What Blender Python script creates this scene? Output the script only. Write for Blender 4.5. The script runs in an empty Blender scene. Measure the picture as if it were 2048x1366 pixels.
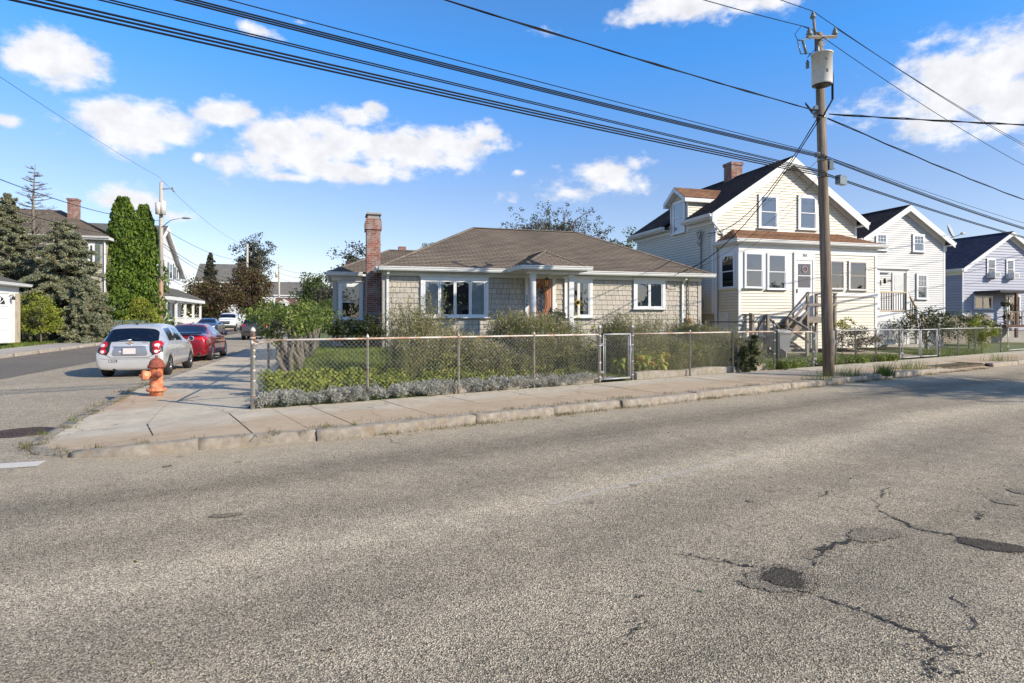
import bpy, bmesh, math, random
import numpy as np
from mathutils import Vector, Matrix
from mathutils.bvhtree import BVHTree
random.seed(7); rng = np.random.default_rng(11)
S = bpy.context.scene
COL = S.collection
R = math.radians
# ---------------------------------------------------------------- survey frame
F_PX, CAMH, HZ = 1210.0, 1.6, 640.0
ANG = R(16.1)
E = Vector((math.cos(ANG), math.sin(ANG), 0)); D = Vector((-math.sin(ANG), math.cos(ANG), 0))   # lot axes
U = Vector((.8336, .5524, 0)); N = Vector((-.5524, .8336, 0))                                    # main street axes
def G(px, py, z=0.0):
    Y = (CAMH - z) * F_PX / (py - HZ); return Vector(((px - 1024) / F_PX * Y, Y, z))
def PT(px, py, Y):
    return Vector(((px - 1024) / F_PX * Y, Y, CAMH + (HZ - py) / F_PX * Y))
def ED(e, d, z=0.0): return E * e + D * d + Vector((0, 0, z))
C0 = Vector((-4.28, 9.99, 0)); T0 = U.dot(C0); N0 = N.dot(C0)
def FP(s, a, z=0.0): return C0 + U * s + N * a + Vector((0, 0, z))
def sfence(px, a=0.0):
    r = (px - 1024) / F_PX; b = C0 + N * a
    return (r * b.y - b.x) / (U.x - r * U.y)
class Frame:
    def __init__(s, x, y, ang=ANG):
        s.o = Vector((x, y, 0)); s.a = ang
        s.e = Vector((math.cos(ang), math.sin(ang), 0)); s.d = Vector((-math.sin(ang), math.cos(ang), 0))
    def f(s, px, py, yl=0.0):
        r = (px - 1024) / F_PX; b = s.o + s.d * yl
        t = (r * b.y - b.x) / (s.e.x - r * s.e.y); Y = b.y + t * s.e.y
        return t, CAMH + (HZ - py) * Y / F_PX
    def g(s, px, py, xl=0.0):
        r = (px - 1024) / F_PX; b = s.o + s.e * xl
        t = (r * b.y - b.x) / (s.d.x - r * s.d.y); Y = b.y + t * s.d.y
        return t, CAMH + (HZ - py) * Y / F_PX
    def w(s, x, y, z=0.0): return s.o + s.e * x + s.d * y + Vector((0, 0, z))
def sstep(t): t = max(0., min(1., t)); return t * t * (3 - 2 * t)
def road_z(d): return .43 * sstep((d - 20) / 50)
def lot_z(p):
    a = N.dot(Vector((p[0], p[1], 0)) - C0); s = U.dot(Vector((p[0], p[1], 0)) - C0)
    k = 1 - .45 * sstep((s - 11) / 4)
    walk = .0
    return .15 + .50 * k * sstep(a / 6.5) + .1 * sstep((a - 6) / 40)
# ---------------------------------------------------------------- mesh builder
class MB:
    def __init__(s): s.v = []; s.f = []; s.m = []; s.uv = []; s.xf = None; s.mi = 0; s.sm = []; s.smooth = False
    def V(s, p):
        p = Vector(p)
        if s.xf is not None: p = s.xf @ p
        s.v.append((p.x, p.y, p.z)); return len(s.v) - 1
    def face(s, ids, uv=None):
        s.f.append(tuple(ids)); s.m.append(s.mi); s.uv.append(uv); s.sm.append(s.smooth)
    def poly(s, pts, uv=None): s.face([s.V(p) for p in pts], uv)
    def box(s, x0, x1, y0, y1, z0, z1):
        if x0 > x1: x0, x1 = x1, x0
        if y0 > y1: y0, y1 = y1, y0
        if z0 > z1: z0, z1 = z1, z0
        i = [s.V(p) for p in ((x0,y0,z0),(x1,y0,z0),(x1,y1,z0),(x0,y1,z0),(x0,y0,z1),(x1,y0,z1),(x1,y1,z1),(x0,y1,z1))]
        for q in ((3,2,1,0),(4,5,6,7),(0,1,5,4),(1,2,6,5),(2,3,7,6),(3,0,4,7)): s.face([i[k] for k in q])
        return s
    def prism(s, prof, axis, a0, a1):
        """profile of 2D points extruded along axis 'x','y' or 'z'"""
        def P(q, a):
            return {'x': (a, q[0], q[1]), 'y': (q[0], a, q[1]), 'z': (q[0], q[1], a)}[axis]
        n = len(prof); A = [s.V(P(q, a0)) for q in prof]; B = [s.V(P(q, a1)) for q in prof]
        for k in range(n): s.face([A[k], A[(k+1)%n], B[(k+1)%n], B[k]])
        s.face(A[::-1]); s.face(B)
        return s
    def tube(s, pts, r, n=6, caps=True):
        pts = [Vector(p) for p in pts]
        if not isinstance(r, (list, tuple)): r = [r] * len(pts)
        sm = s.smooth; s.smooth = n > 4; rings = []
        ref = None
        for i, p in enumerate(pts):
            t = (pts[min(i+1, len(pts)-1)] - pts[max(i-1, 0)])
            if t.length < 1e-9: t = Vector((0,0,1))
            t.normalize()
            if ref is None: ref = Vector((0,0,1)) if abs(t.z) < .9 else Vector((1,0,0))
            a = ref - t * ref.dot(t)
            if a.length < 1e-4: a = Vector((1,0,0)) - t * t.x
            a.normalize(); b = t.cross(a); ref = a
            rings.append([s.V(p + (a * math.cos(2*math.pi*k/n) + b * math.sin(2*math.pi*k/n)) * r[i]) for k in range(n)])
        for A, B in zip(rings, rings[1:]):
            for k in range(n): s.face([A[k], A[(k+1)%n], B[(k+1)%n], B[k]])
        if caps:
            s.smooth = False; s.face(rings[0][::-1]); s.face(rings[-1])
        s.smooth = sm; return s
    def lathe(s, prof, c=(0,0,0), n=20, axis='z'):
        c = Vector(c); sm = s.smooth; s.smooth = True; rings = []
        for r, h in prof:
            rg = []
            for k in range(n):
                a = 2*math.pi*k/n; q = (r*math.cos(a), r*math.sin(a))
                p = {'z': (q[0], q[1], h), 'y': (q[0], h, q[1]), 'x': (h, q[0], q[1])}[axis]
                rg.append(s.V(c + Vector(p)))
            rings.append(rg)
        for A, B in zip(rings, rings[1:]):
            for k in range(n): s.face([A[k], A[(k+1)%n], B[(k+1)%n], B[k]])
        s.smooth = False; s.face(rings[0][::-1]); s.face(rings[-1]); s.smooth = sm; return s
    def lap(s, o, u, v, nn, poly, h, lift, cut=None, rnd=None, jit=0, uvs=(0,0), gap=0.0):
        """lapped courses (boards or shingles) over a convex polygon in the plane (o,u,v)"""
        o, u, v, nn = Vector(o), Vector(u), Vector(v), Vector(nn)
        v0 = min(p[1] for p in poly); v1 = max(p[1] for p in poly)
        def ext(y):
            xs = []
            for (ax, ay), (bx, by) in zip(poly, poly[1:] + poly[:1]):
                if ay == by:
                    if abs(ay - y) < 1e-6: xs += [ax, bx]
                elif min(ay, by) - 1e-6 <= y <= max(ay, by) + 1e-6: xs.append(ax + (bx-ax)*(y-ay)/(by-ay))
            return (min(xs), max(xs)) if xs else None
        y = v0; row = 0
        while y < v1 - 1e-4:
            y2 = min(y + h, v1); a = ext(y + 1e-5); b = ext(y2 - 1e-5)
            if a is None or b is None: y = y2; row += 1; continue
            segs = []; yo = y
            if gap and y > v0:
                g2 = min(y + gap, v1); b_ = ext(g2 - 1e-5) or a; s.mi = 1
                s.poly([o + u*a[0] + v*y + nn*.002, o + u*a[1] + v*y + nn*.002, o + u*b_[1] + v*g2 + nn*.002, o + u*b_[0] + v*g2 + nn*.002]); s.mi = 0; y = g2  # dark strip below each course: its lap shadow put in as colour
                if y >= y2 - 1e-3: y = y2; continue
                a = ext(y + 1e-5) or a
            if cut is None: segs = [(0., 1., lift)]
            else:
                W = max(a[1]-a[0], 1e-3); p = -random.random()*cut[1]
                while p < W:
                    w = random.uniform(cut[0], cut[1]); q = p + w
                    p0, p1 = max(0, p), min(W, q - cut[2] if len(cut) > 2 else q)
                    if p1 > p0 + .01: segs.append((p0/W, p1/W, lift + random.uniform(-jit, jit)))
                    p = q
            for f0, f1, L in segs:
                A0 = a[0]+(a[1]-a[0])*f0; A1 = a[0]+(a[1]-a[0])*f1; B0 = b[0]+(b[1]-b[0])*f0; B1 = b[0]+(b[1]-b[0])*f1
                pt = lambda x, yy, l: o + u*x + v*yy + nn*l
                uv = [(A0+uvs[0], y+uvs[1]), (A1+uvs[0], y+uvs[1]), (B1+uvs[0], y2+uvs[1]), (B0+uvs[0], y2+uvs[1])]
                s.poly([pt(A0,y,L), pt(A1,y,L), pt(B1,y2,.001), pt(B0,y2,.001)], uv)
                s.poly([pt(A0,y,0), pt(A1,y,0), pt(A1,y,L), pt(A0,y,L)], [uv[0], uv[1], uv[1], uv[0]])
                if cut is not None and len(cut) > 2:
                    s.poly([pt(A0,y,0), pt(A0,y,L), pt(B0,y2,.001)]); s.poly([pt(A1,y,L), pt(A1,y,0), pt(B1,y2,.001)])
            y = y2; row += 1
        return s
    def build(s, name, mats, parent=None, loc=None, rot=0.0):
        me = bpy.data.meshes.new(name); me.from_pydata(s.v, [], s.f)
        if not isinstance(mats, (list, tuple)): mats = [mats]
        for m in mats: me.materials.append(m)
        me.polygons.foreach_set('material_index', s.m); me.polygons.foreach_set('use_smooth', s.sm)
        if any(q is not None for q in s.uv):
            L = me.uv_layers.new(name='UVMap'); k = 0; arr = []
            for f, q in zip(s.f, s.uv):
                for j in range(len(f)): arr.extend(q[j] if q is not None and j < len(q) else (0, 0))
            L.data.foreach_set('uv', arr)
        me.update(); ob = bpy.data.objects.new(name, me); COL.objects.link(ob)
        if parent is not None: ob.parent = parent
        if loc is not None: ob.location = loc
        ob.rotation_euler = (0, 0, rot)
        return ob
def tag(o, label=None, cat=None, group=None, kind=None):
    if label: o['label'] = label
    if cat: o['category'] = cat
    if group: o['group'] = group
    if kind: o['kind'] = kind
    return o
def thing(name, label, cat, loc=(0,0,0), rz=0.0, group=None):
    o = bpy.data.objects.new(name, None); COL.objects.link(o); o.location = loc; o.rotation_euler = (0,0,rz)
    o.empty_display_size = .3
    return tag(o, label, cat, group)
def copy_tree(o, parent=None):
    c = o.copy(); COL.objects.link(c)
    if parent is not None: c.parent = parent
    for ch in list(o.children): copy_tree(ch, c)
    return c
def text_mesh(name, body, size, mat, parent, loc, rot=(R(90),0,0), ext=.004, sp=1.0):
    cu = bpy.data.curves.new(name, 'FONT'); cu.body = body; cu.size = size; cu.extrude = ext
    cu.align_x = 'CENTER'; cu.align_y = 'CENTER'; cu.space_character = sp; cu.space_line = 1.0
    t = bpy.data.objects.new(name + '_tmp', cu); COL.objects.link(t)
    dg = bpy.context.evaluated_depsgraph_get(); me = bpy.data.meshes.new_from_object(t.evaluated_get(dg))
    bpy.data.objects.remove(t); me.materials.clear(); me.materials.append(mat)
    o = bpy.data.objects.new(name, me); COL.objects.link(o); o.parent = parent; o.location = loc; o.rotation_euler = rot
    return o
# ---------------------------------------------------------------- materials
class NT:
    def __init__(s, name):
        s.m = bpy.data.materials.new(name); s.m.use_nodes = True; s.t = s.m.node_tree; s.t.nodes.clear()
        s.out = s.n('ShaderNodeOutputMaterial')
    def n(s, typ, **k):
        nd = s.t.nodes.new(typ)
        for a, b in k.items():
            if a.startswith('i_'):
                nd.inputs[a[2:].replace('_', ' ')].default_value = b
            else: setattr(nd, a, b)
        return nd
    def l(s, a, b): s.t.links.new(a, b)
    def ramp(s, fac, stops, interp='LINEAR'):
        r = s.n('ShaderNodeValToRGB'); r.color_ramp.interpolation = interp; cr = r.color_ramp
        while len(cr.elements) < len(stops): cr.elements.new(.5)
        for e, (p, c) in zip(cr.elements, stops): e.position = p; e.color = c if len(c) == 4 else (*c, 1)
        s.l(fac, r.inputs[0]); return r.outputs[0]
    def mix(s, fac, a, b, mode='MIX'):
        m = s.n('ShaderNodeMix', data_type='RGBA', blend_type=mode)
        for sock, val in ((m.inputs[0], fac), (m.inputs[6], a), (m.inputs[7], b)):
            if hasattr(val, 'is_linked'): s.l(val, sock)
            else: sock.default_value = val if not isinstance(val, tuple) else (*val[:3], 1)
        return m.outputs[2]
    def math(s, op, a, b=None, c=None):
        m = s.n('ShaderNodeMath', operation=op)
        for i, val in enumerate((a, b, c)):
            if val is None: continue
            if hasattr(val, 'is_linked'): s.l(val, m.inputs[i])
            else: m.inputs[i].default_value = val
        return m.outputs[0]
    def noise(s, vec, scale, detail=4, rough=.55):
        x = s.n('ShaderNodeTexNoise'); x.inputs['Scale'].default_value = scale; x.inputs['Detail'].default_value = detail
        x.inputs['Roughness'].default_value = rough; s.l(vec, x.inputs['Vector']); return x.outputs['Fac']
    def vor(s, vec, scale, feat='F1', out='Distance'):
        x = s.n('ShaderNodeTexVoronoi', feature=feat); x.inputs['Scale'].default_value = scale; s.l(vec, x.inputs['Vector']); return x.outputs[out]
    def coord(s, which='Object'): return s.n('ShaderNodeTexCoord').outputs[which]
    def pos(s): return s.n('ShaderNodeNewGeometry').outputs['Position']
    def rnd(s): return s.n('ShaderNodeNewGeometry').outputs['Random Per Island']
    def map(s, vec, scale=(1,1,1), rot=(0,0,0), loc=(0,0,0)):
        x = s.n('ShaderNodeMapping'); x.inputs['Scale'].default_value = scale; x.inputs['Rotation'].default_value = rot
        x.inputs['Location'].default_value = loc; s.l(vec, x.inputs['Vector']); return x.outputs[0]
    def bsdf(s, col, rough=.7, metal=0., bump=None, bdist=.01, bstr=1., spec=.5, coat=0., **k):
        b = s.n('ShaderNodeBsdfPrincipled')
        for sock, val in (('Base Color', col), ('Roughness', rough), ('Metallic', metal), ('Specular IOR Level', spec), ('Coat Weight', coat)):
            if hasattr(val, 'is_linked'): s.l(val, b.inputs[sock])
            else: b.inputs[sock].default_value = (*val[:3], 1) if isinstance(val, tuple) else val
        for a, v in k.items(): b.inputs[a.replace('_', ' ')].default_value = v
        if bump is not None:
            bp = s.n('ShaderNodeBump'); bp.inputs['Distance'].default_value = bdist; bp.inputs['Strength'].default_value = bstr
            s.l(bump, bp.inputs['Height']); s.l(bp.outputs[0], b.inputs['Normal'])
        s.l(b.outputs[0], s.out.inputs[0]); return s.m
def c3(c, k): return tuple(min(1, x * k) for x in c)
def paint(name, col, rough=.55, var=.10, scale=3., metal=0., bump=.0, spec=.4, dirt=None, island=0., coat=0.):
    t = NT(name); P = t.coord('Object'); f = t.noise(P, scale, 5, .6)
    c = t.ramp(f, [(.25, c3(col, 1 - var)), (.75, c3(col, 1 + var))])
    if island:
        r = t.rnd(); k = t.math('MULTIPLY_ADD', r, 2 * island, 1 - island)
        cc = t.n('ShaderNodeCombineColor'); [t.l(k, cc.inputs[i]) for i in range(3)]
        c = t.mix(1.0, c, cc.outputs[0], 'MULTIPLY')
    if dirt:
        g = t.noise(t.map(P, (2.2, 2.2, .5)), 2.3, 6, .65)
        c = t.mix(t.ramp(g, [(.48, (0,0,0)), (.72, (1,1,1))]), c, dirt[0]) if len(dirt) == 1 else t.mix(t.math('MULTIPLY', t.ramp(g, [(.48, (0,0,0)), (.72, (1,1,1))]), dirt[1]), c, dirt[0])
    return t.bsdf(c, rough, metal, t.noise(P, scale * 25, 3) if bump else None, bump or .01, 1., spec, coat)
def asphalt_mat(name, mean, tan, track=True):
    t = NT(name); P = t.pos()
    g1 = t.vor(P, 135, 'F1', 'Color'); sep = t.n('ShaderNodeSeparateColor'); t.l(g1, sep.inputs[0])
    agg = t.ramp(sep.outputs[0], [(0., c3(mean, .22)), (.22, c3(mean, .52)), (.55, mean), (.85, (mean[0]*1.5, mean[1]*1.47, mean[2]*1.42)), (1., c3(mean, 2.0))])
    col = agg
    big = t.noise(P, .45, 5, .6); mid = t.noise(P, 4., 5, .65)
    col = t.mix(.55, col, t.ramp(mid, [(.3, (.72,.72,.72)), (.7, (1.2,1.2,1.2))]), 'MULTIPLY')
    col = t.mix(1., col, t.ramp(big, [(.3, (.86,.86,.87)), (.7, (1.12,1.10,1.07))]), 'MULTIPLY')
    # oil darkened wheel tracks along the street, and sandy edge
    Q = t.map(P, (1,1,1), (0,0,-math.atan2(U.y, U.x)))
    sx = t.n('ShaderNodeSeparateXYZ'); t.l(Q, sx.inputs[0]); nn = sx.outputs[1]
    if track:
        wob = t.math('MULTIPLY_ADD', t.noise(P, .35, 3), .9, -.45); n2 = t.math('ADD', nn, wob)
        tr = None
        for c0, w, a in ((6.5, .55, .36), (5.1, .45, .22), (4.35, .30, -.22), (3.4, .5, .22), (1.9, .6, .28)):
            q = t.math('DIVIDE', t.math('SUBTRACT', n2, c0), w); gg = t.math('EXPONENT', t.math('MULTIPLY', t.math('MULTIPLY', q, q), -1.))
            gg = t.math('MULTIPLY', gg, a); tr = gg if tr is None else t.math('ADD', tr, gg)
        st = t.noise(t.map(Q, (.5, 5, 1)), 1.2, 5, .6)
        tr = t.math('MULTIPLY', tr, t.math('MULTIPLY_ADD', st, 1.2, .4))
        k = t.math('SUBTRACT', 1., tr)
        cc = t.n('ShaderNodeCombineColor'); [t.l(k, cc.inputs[i]) for i in range(3)]
        col = t.mix(1., col, cc.outputs[0], 'MULTIPLY')
        ed = t.math('DIVIDE', t.math('SUBTRACT', n2, 6.9), 1.2)
        col = t.mix(t.math('MULTIPLY', t.ramp(ed, [(0, (0,0,0)), (1, (1,1,1))]), .45), col, tan)
    spots = t.ramp(t.vor(t.map(P, (1,1,1)), 1.1), [(.035, (1,1,1)), (.07, (0,0,0))])
    col = t.mix(t.math('MULTIPLY', spots, .55), col, c3(mean, .3))
    h = t.vor(P, 135); return t.bsdf(col, .9, 0, h, .008, 1., .25)
def concrete_mat(name, base, rust=True):
    t = NT(name); P = t.pos()
    f = t.noise(P, 6, 6, .65); c = t.ramp(f, [(.3, c3(base, .86)), (.7, c3(base, 1.1))])
    big = t.noise(P, .8, 4, .6); c = t.mix(1., c, t.ramp(big, [(.3, (.88,.87,.86)), (.7, (1.08,1.07,1.05))]), 'MULTIPLY')
    sp = t.vor(P, 160, 'F1', 'Color'); sep = t.n('ShaderNodeSeparateColor'); t.l(sp, sep.inputs[0])
    c = t.mix(.5, c, t.ramp(sep.outputs[0], [(0., (.55,.55,.55)), (.25, (.95,.95,.95)), (.9, (1.05,1.05,1.05)), (1., (1.3,1.3,1.3))]), 'MULTIPLY')
    ck = t.n('ShaderNodeTexVoronoi', feature='DISTANCE_TO_EDGE'); ck.inputs['Scale'].default_value = .55; wp = t.n('ShaderNodeVectorMath', operation='MULTIPLY_ADD'); nz = t.n('ShaderNodeTexNoise'); nz.inputs['Scale'].default_value = 2.2; nz.inputs['Detail'].default_value = 6; t.l(P, nz.inputs['Vector']); t.l(nz.outputs['Color'], wp.inputs[0]); wp.inputs[1].default_value = (.9,.9,0); t.l(P, wp.inputs[2]); t.l(wp.outputs[0], ck.inputs['Vector'])
    c = t.mix(t.ramp(ck.outputs['Distance'], [(.0, (.75,.75,.75)), (.007, (0,0,0))]), c, c3(base, .25))
    st2 = t.noise(t.map(P, (1,1,1), (0,0,.6), (3,7,0)), 1.7, 8, .72); c = t.mix(t.math('MULTIPLY', t.ramp(st2, [(.52, (0,0,0)), (.66, (1,1,1))]), .32), c, c3(base, .55))
    if rust:
        Q = t.map(P, (1,1,1), (0,0,-math.atan2(U.y, U.x))); sx = t.n('ShaderNodeSeparateXYZ'); t.l(Q, sx.inputs[0])
        near = t.ramp(t.math('MULTIPLY_ADD', t.noise(P, .9, 4), 1.2, t.math('DIVIDE', t.math('SUBTRACT', 9.9, sx.outputs[1]), 1.8)), [(.55, (0,0,0)), (1.4/1.5, (1,1,1))])
        c = t.mix(t.math('MULTIPLY', near, .5), c, (.40,.255,.13))
        # rust bloom round the hydrant
        hp = ED(-3.6, 13.0); vm = t.n('ShaderNodeVectorMath', operation='DISTANCE'); t.l(P, vm.inputs[0]); vm.inputs[1].default_value = (hp.x - .3, hp.y - .6, .13)
        q = t.math('ADD', t.math('MULTIPLY', vm.outputs['Value'], .55), t.math('MULTIPLY_ADD', t.noise(P, 1.6, 5), .9, -.45))
        c = t.mix(t.math('MULTIPLY', t.ramp(q, [(.1, (1,1,1)), (.95, (0,0,0))]), .55), c, (.38,.19,.07))
    return t.bsdf(c, .9, 0, t.noise(P, 90, 3), .003, .6, .2)
def roof_mat(name, cols, w=.30):
    t = NT(name); uv = t.coord('UV')
    b = t.n('ShaderNodeTexBrick'); b.offset = .5; t.l(uv, b.inputs['Vector'])
    b.inputs['Scale'].default_value = 1.; b.inputs['Brick Width'].default_value = w; b.inputs['Row Height'].default_value = .14
    b.inputs['Mortar Size'].default_value = .011; b.inputs['Mortar Smooth'].default_value = .2; b.inputs['Bias'].default_value = 0.
    b.inputs['Color1'].default_value = (*cols[0], 1); b.inputs['Color2'].default_value = (*cols[1], 1); b.inputs['Mortar'].default_value = (*c3(cols[0], .30), 1)
    c = b.outputs['Color']; P = t.coord('Object')
    c = t.mix(1., c, t.ramp(t.noise(P, 60, 3, .7), [(.3, (.75,.75,.75)), (.7, (1.25,1.25,1.25))]), 'MULTIPLY')
    c = t.mix(1., c, t.ramp(t.noise(P, .7, 5, .6), [(.3, (.82,.82,.84)), (.7, (1.14,1.12,1.1))]), 'MULTIPLY')
    return t.bsdf(c, .92, 0, t.noise(P, 120, 2), .004, .8, .15)
def brick_mat(name, c1, c2, mortar):
    t = NT(name); P = t.coord('UV')
    b = t.n('ShaderNodeTexBrick'); t.l(P, b.inputs['Vector'])
    b.inputs['Scale'].default_value = 1.; b.inputs['Brick Width'].default_value = .215; b.inputs['Row Height'].default_value = .0687
    b.inputs['Mortar Size'].default_value = .0085; b.inputs['Mortar Smooth'].default_value = .15; b.inputs['Bias'].default_value = -.1
    b.inputs['Color1'].default_value = (*c1, 1); b.inputs['Color2'].default_value = (*c2, 1); b.inputs['Mortar'].default_value = (*mortar, 1)
    O = t.coord('Object'); c = b.outputs['Color']
    eff = t.ramp(t.noise(O, 3.2, 6, .65), [(.46, (0,0,0)), (.62, (1,1,1))])
    c = t.mix(t.math('MULTIPLY', eff, .65), c, c3(mortar, 1.05))
    c = t.mix(1., c, t.ramp(t.noise(O, 40, 3), [(.3, (.8,.8,.8)), (.7, (1.2,1.2,1.2))]), 'MULTIPLY')
    h = t.math('SUBTRACT', 1., b.outputs['Fac']); return t.bsdf(c, .9, 0, h, .008, .8, .2)
def leaf_mat(name, cols, trans=.3, rough=.6):
    t = NT(name); r = t.rnd(); n = len(cols)
    c = t.ramp(r, [(i / max(1, n - 1), q) for i, q in enumerate(cols)])
    P = t.pos(); c = t.mix(1., c, t.ramp(t.noise(P, 1.3, 3), [(.3, (.72,.75,.7)), (.7, (1.25,1.2,1.1))]), 'MULTIPLY')
    b = t.n('ShaderNodeBsdfPrincipled'); t.l(c, b.inputs['Base Color']); b.inputs['Roughness'].default_value = rough; b.inputs['Specular IOR Level'].default_value = .25
    tr = t.n('ShaderNodeBsdfTranslucent'); t.l(c, tr.inputs[0]); mx = t.n('ShaderNodeMixShader'); mx.inputs[0].default_value = trans
    t.l(b.outputs[0], mx.inputs[1]); t.l(tr.outputs[0], mx.inputs[2]); t.l(mx.outputs[0], t.out.inputs[0]); return t.m
def glass_mat(name, tint=(.75,.8,.82), refl=1.6, rough=.01):
    t = NT(name); tr = t.n('ShaderNodeBsdfTransparent'); tr.inputs[0].default_value = (*tint, 1)
    gl = t.n('ShaderNodeBsdfGlossy'); gl.inputs['Roughness'].default_value = rough; gl.inputs[0].default_value = (.9,.95,1,1)
    bp = t.n('ShaderNodeBump'); bp.inputs['Distance'].default_value = .002; t.l(t.noise(t.coord('Object'), 2.5, 2), bp.inputs['Height']); t.l(bp.outputs[0], gl.inputs['Normal'])
    fr = t.n('ShaderNodeFresnel'); fr.inputs[0].default_value = 1.5; f = t.math('MULTIPLY_ADD', fr.outputs[0], refl, .06); f = t.math('MINIMUM', f, .95)
    mx = t.n('ShaderNodeMixShader'); t.l(f, mx.inputs[0]); t.l(tr.outputs[0], mx.inputs[1]); t.l(gl.outputs[0], mx.inputs[2]); t.l(mx.outputs[0], t.out.inputs[0]); return t.m
def carpaint(name, col, metal=.5, rough=.32):
    t = NT(name); fl = t.vor(t.coord('Object'), 900, 'F1', 'Color'); sep = t.n('ShaderNodeSeparateColor'); t.l(fl, sep.inputs[0])
    c = t.mix(t.math('MULTIPLY', sep.outputs[0], .12), col, c3(col, 1.6))
    d = t.ramp(t.noise(t.coord('Object'), 4, 5), [(.3, (.93,.92,.9)), (.7, (1,1,1))]); c = t.mix(1., c, d, 'MULTIPLY')
    return t.bsdf(c, rough, metal, None, spec=.5, coat=.8)
M = {}
M['white'] = paint('white_paint', (.66,.66,.64), .45, .04, 2, bump=.002, dirt=((.5,.48,.43), .25))
M['trimwhite'] = paint('window_vinyl', (.70,.70,.69), .35, .03, 2)
M['cream'] = paint('cream_vinyl_siding', (.575,.53,.42), .5, .04, 1.5, island=.03, dirt=((.44,.39,.29), .3))
M['grey_siding'] = paint('pale_grey_siding', (.42,.42,.415), .5, .04, 1.5, island=.03)
M['blue_siding'] = paint('periwinkle_siding', (.27,.285,.355), .5, .05, 1.5, island=.05)
M['white_siding'] = paint('white_siding', (.68,.69,.7), .5, .03, 1.5)
M['tan_siding'] = paint('tan_siding', (.44,.41,.32), .6, .08, 1.5, island=.06)
M['taupe'] = paint('taupe_shingle', (.44,.395,.33), .75, .08, 2.5, bump=.002, island=.07, dirt=((.30,.26,.21), .35))
M['taupe_back'] = paint('shingle_gap_and_lap_shadow', (.10,.09,.08), .9, .1)  # backs the open gaps and colours the painted lap shadow lines
M['taupe_trim'] = paint('taupe_corner_board', (.40,.365,.31), .5, .05, 2)
M['roof_brown'] = roof_mat('weathered_brown_asphalt_shingle', ((.185,.150,.115), (.225,.185,.145)))
M['roof_dark'] = roof_mat('dark_asphalt_shingle', ((.060,.046,.043), (.095,.072,.064)))
M['roof_rust'] = roof_mat('rust_brown_asphalt_shingle', ((.22,.12,.07), (.31,.18,.11)))
M['roof_blue'] = roof_mat('slate_blue_asphalt_shingle', ((.045,.05,.085), (.075,.085,.125)))
M['roof_grey'] = roof_mat('grey_asphalt_shingle', ((.16,.155,.14), (.2,.19,.17)))
M['brick'] = brick_mat('weathered_red_brick', (.30,.085,.045), (.12,.045,.035), (.34,.31,.28))
M['concrete'] = concrete_mat('sidewalk_concrete', (.52,.455,.35))
M['concrete2'] = concrete_mat('plain_concrete', (.36,.34,.31), False)
M['granite'] = paint('granite_curb', (.40,.35,.28), .9, .35, 9, bump=.02, dirt=((.36,.24,.13), .6))
M['foundation'] = paint('foundation_stucco', (.42,.36,.26), .9, .2, 3, bump=.01, dirt=((.2,.15,.1), .6))
M['glass'] = glass_mat('window_glass')
M['glass_dark'] = glass_mat('tinted_car_glass', (.10,.11,.13), 1.8)
M['dark'] = paint('dark_interior', (.018,.018,.022), .8, .2)
M['blind'] = paint('grey_blind', (.33,.35,.36), .7, .08, 2)
M['curtain'] = paint('pale_curtain', (.55,.55,.53), .8, .12, 6)
M['wood_old'] = paint('weathered_grey_wood', (.25,.21,.17), .85, .35, 7, bump=.006)
M['wood_new'] = paint('pressure_treated_rail', (.50,.38,.23), .8, .15, 6)
t_ = NT('pole_wood'); P_ = t_.coord('Object')
M['pole'] = t_.bsdf(t_.ramp(t_.noise(t_.map(P_, (14,14,.5)), 1.6, 7, .7), [(.25, (.06,.045,.033)), (.48, (.20,.155,.115)), (.75, (.38,.31,.235))]), .9, 0, t_.noise(t_.map(P_, (30,30,.8)), 2, 4), .02, .9, .15)
t_ = NT('pole_wood_tan'); P_ = t_.coord('Object')
M['pole_tan'] = t_.bsdf(t_.ramp(t_.noise(t_.map(P_, (14,14,.4)), 1.6, 7, .7), [(.25, (.17,.10,.065)), (.75, (.46,.30,.20))]), .9, 0, None)
t_ = NT('varnished_door'); P_ = t_.coord('Object')
M['door_wood'] = t_.bsdf(t_.ramp(t_.noise(t_.map(P_, (16,16,1.3)), 2.2, 5, .6), [(.25, (.26,.095,.045)), (.75, (.44,.20,.11))]), .4, 0, None, coat=.3)
M['galv'] = paint('galvanised_steel', (.40,.40,.385), .5, .14, 8, .3)
t_ = NT('rusty_rail'); P_ = t_.pos()
M['rusty'] = t_.bsdf(t_.ramp(t_.noise(P_, 2.6, 7, .75), [(.46, (.58,.54,.48)), (.56, (.46,.30,.20)), (.70, (.30,.15,.08))]), .7, .25, t_.noise(P_, 60, 3), .002)
M['pole_grey'] = paint('pale_grey_pole', (.42,.38,.33), .9, .15, 6)
M['meshwire'] = paint('dull_fence_wire', (.44,.43,.40), .6, .2, 8, .2)
t_ = NT('peeling_painted_post'); P_ = t_.pos()
M['postpaint'] = t_.bsdf(t_.ramp(t_.noise(P_, 5, 7, .7), [(.50, (.55,.54,.50)), (.60, (.36,.17,.09))]), .65, .1)
M['meshwire_far'] = paint('dark_fence_wire', (.27,.265,.25), .7, .2, 8, .2)
M['black'] = paint('black_metal', (.02,.02,.022), .45, .2)
M['wire'] = paint('cable_jacket', (.010,.011,.014), .8, .2, spec=.2)
M['rubber'] = paint('tyre_rubber', (.02,.02,.021), .85, .2, 8)
M['alloy'] = paint('alloy_wheel', (.5,.5,.5), .3, .1, 4, .85)
M['chrome'] = paint('chrome', (.75,.75,.76), .12, .03, 4, 1.)
M['redlens'] = paint('red_lamp_lens', (.45,.012,.018), .12, .1, 8, coat=.7)
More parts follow.
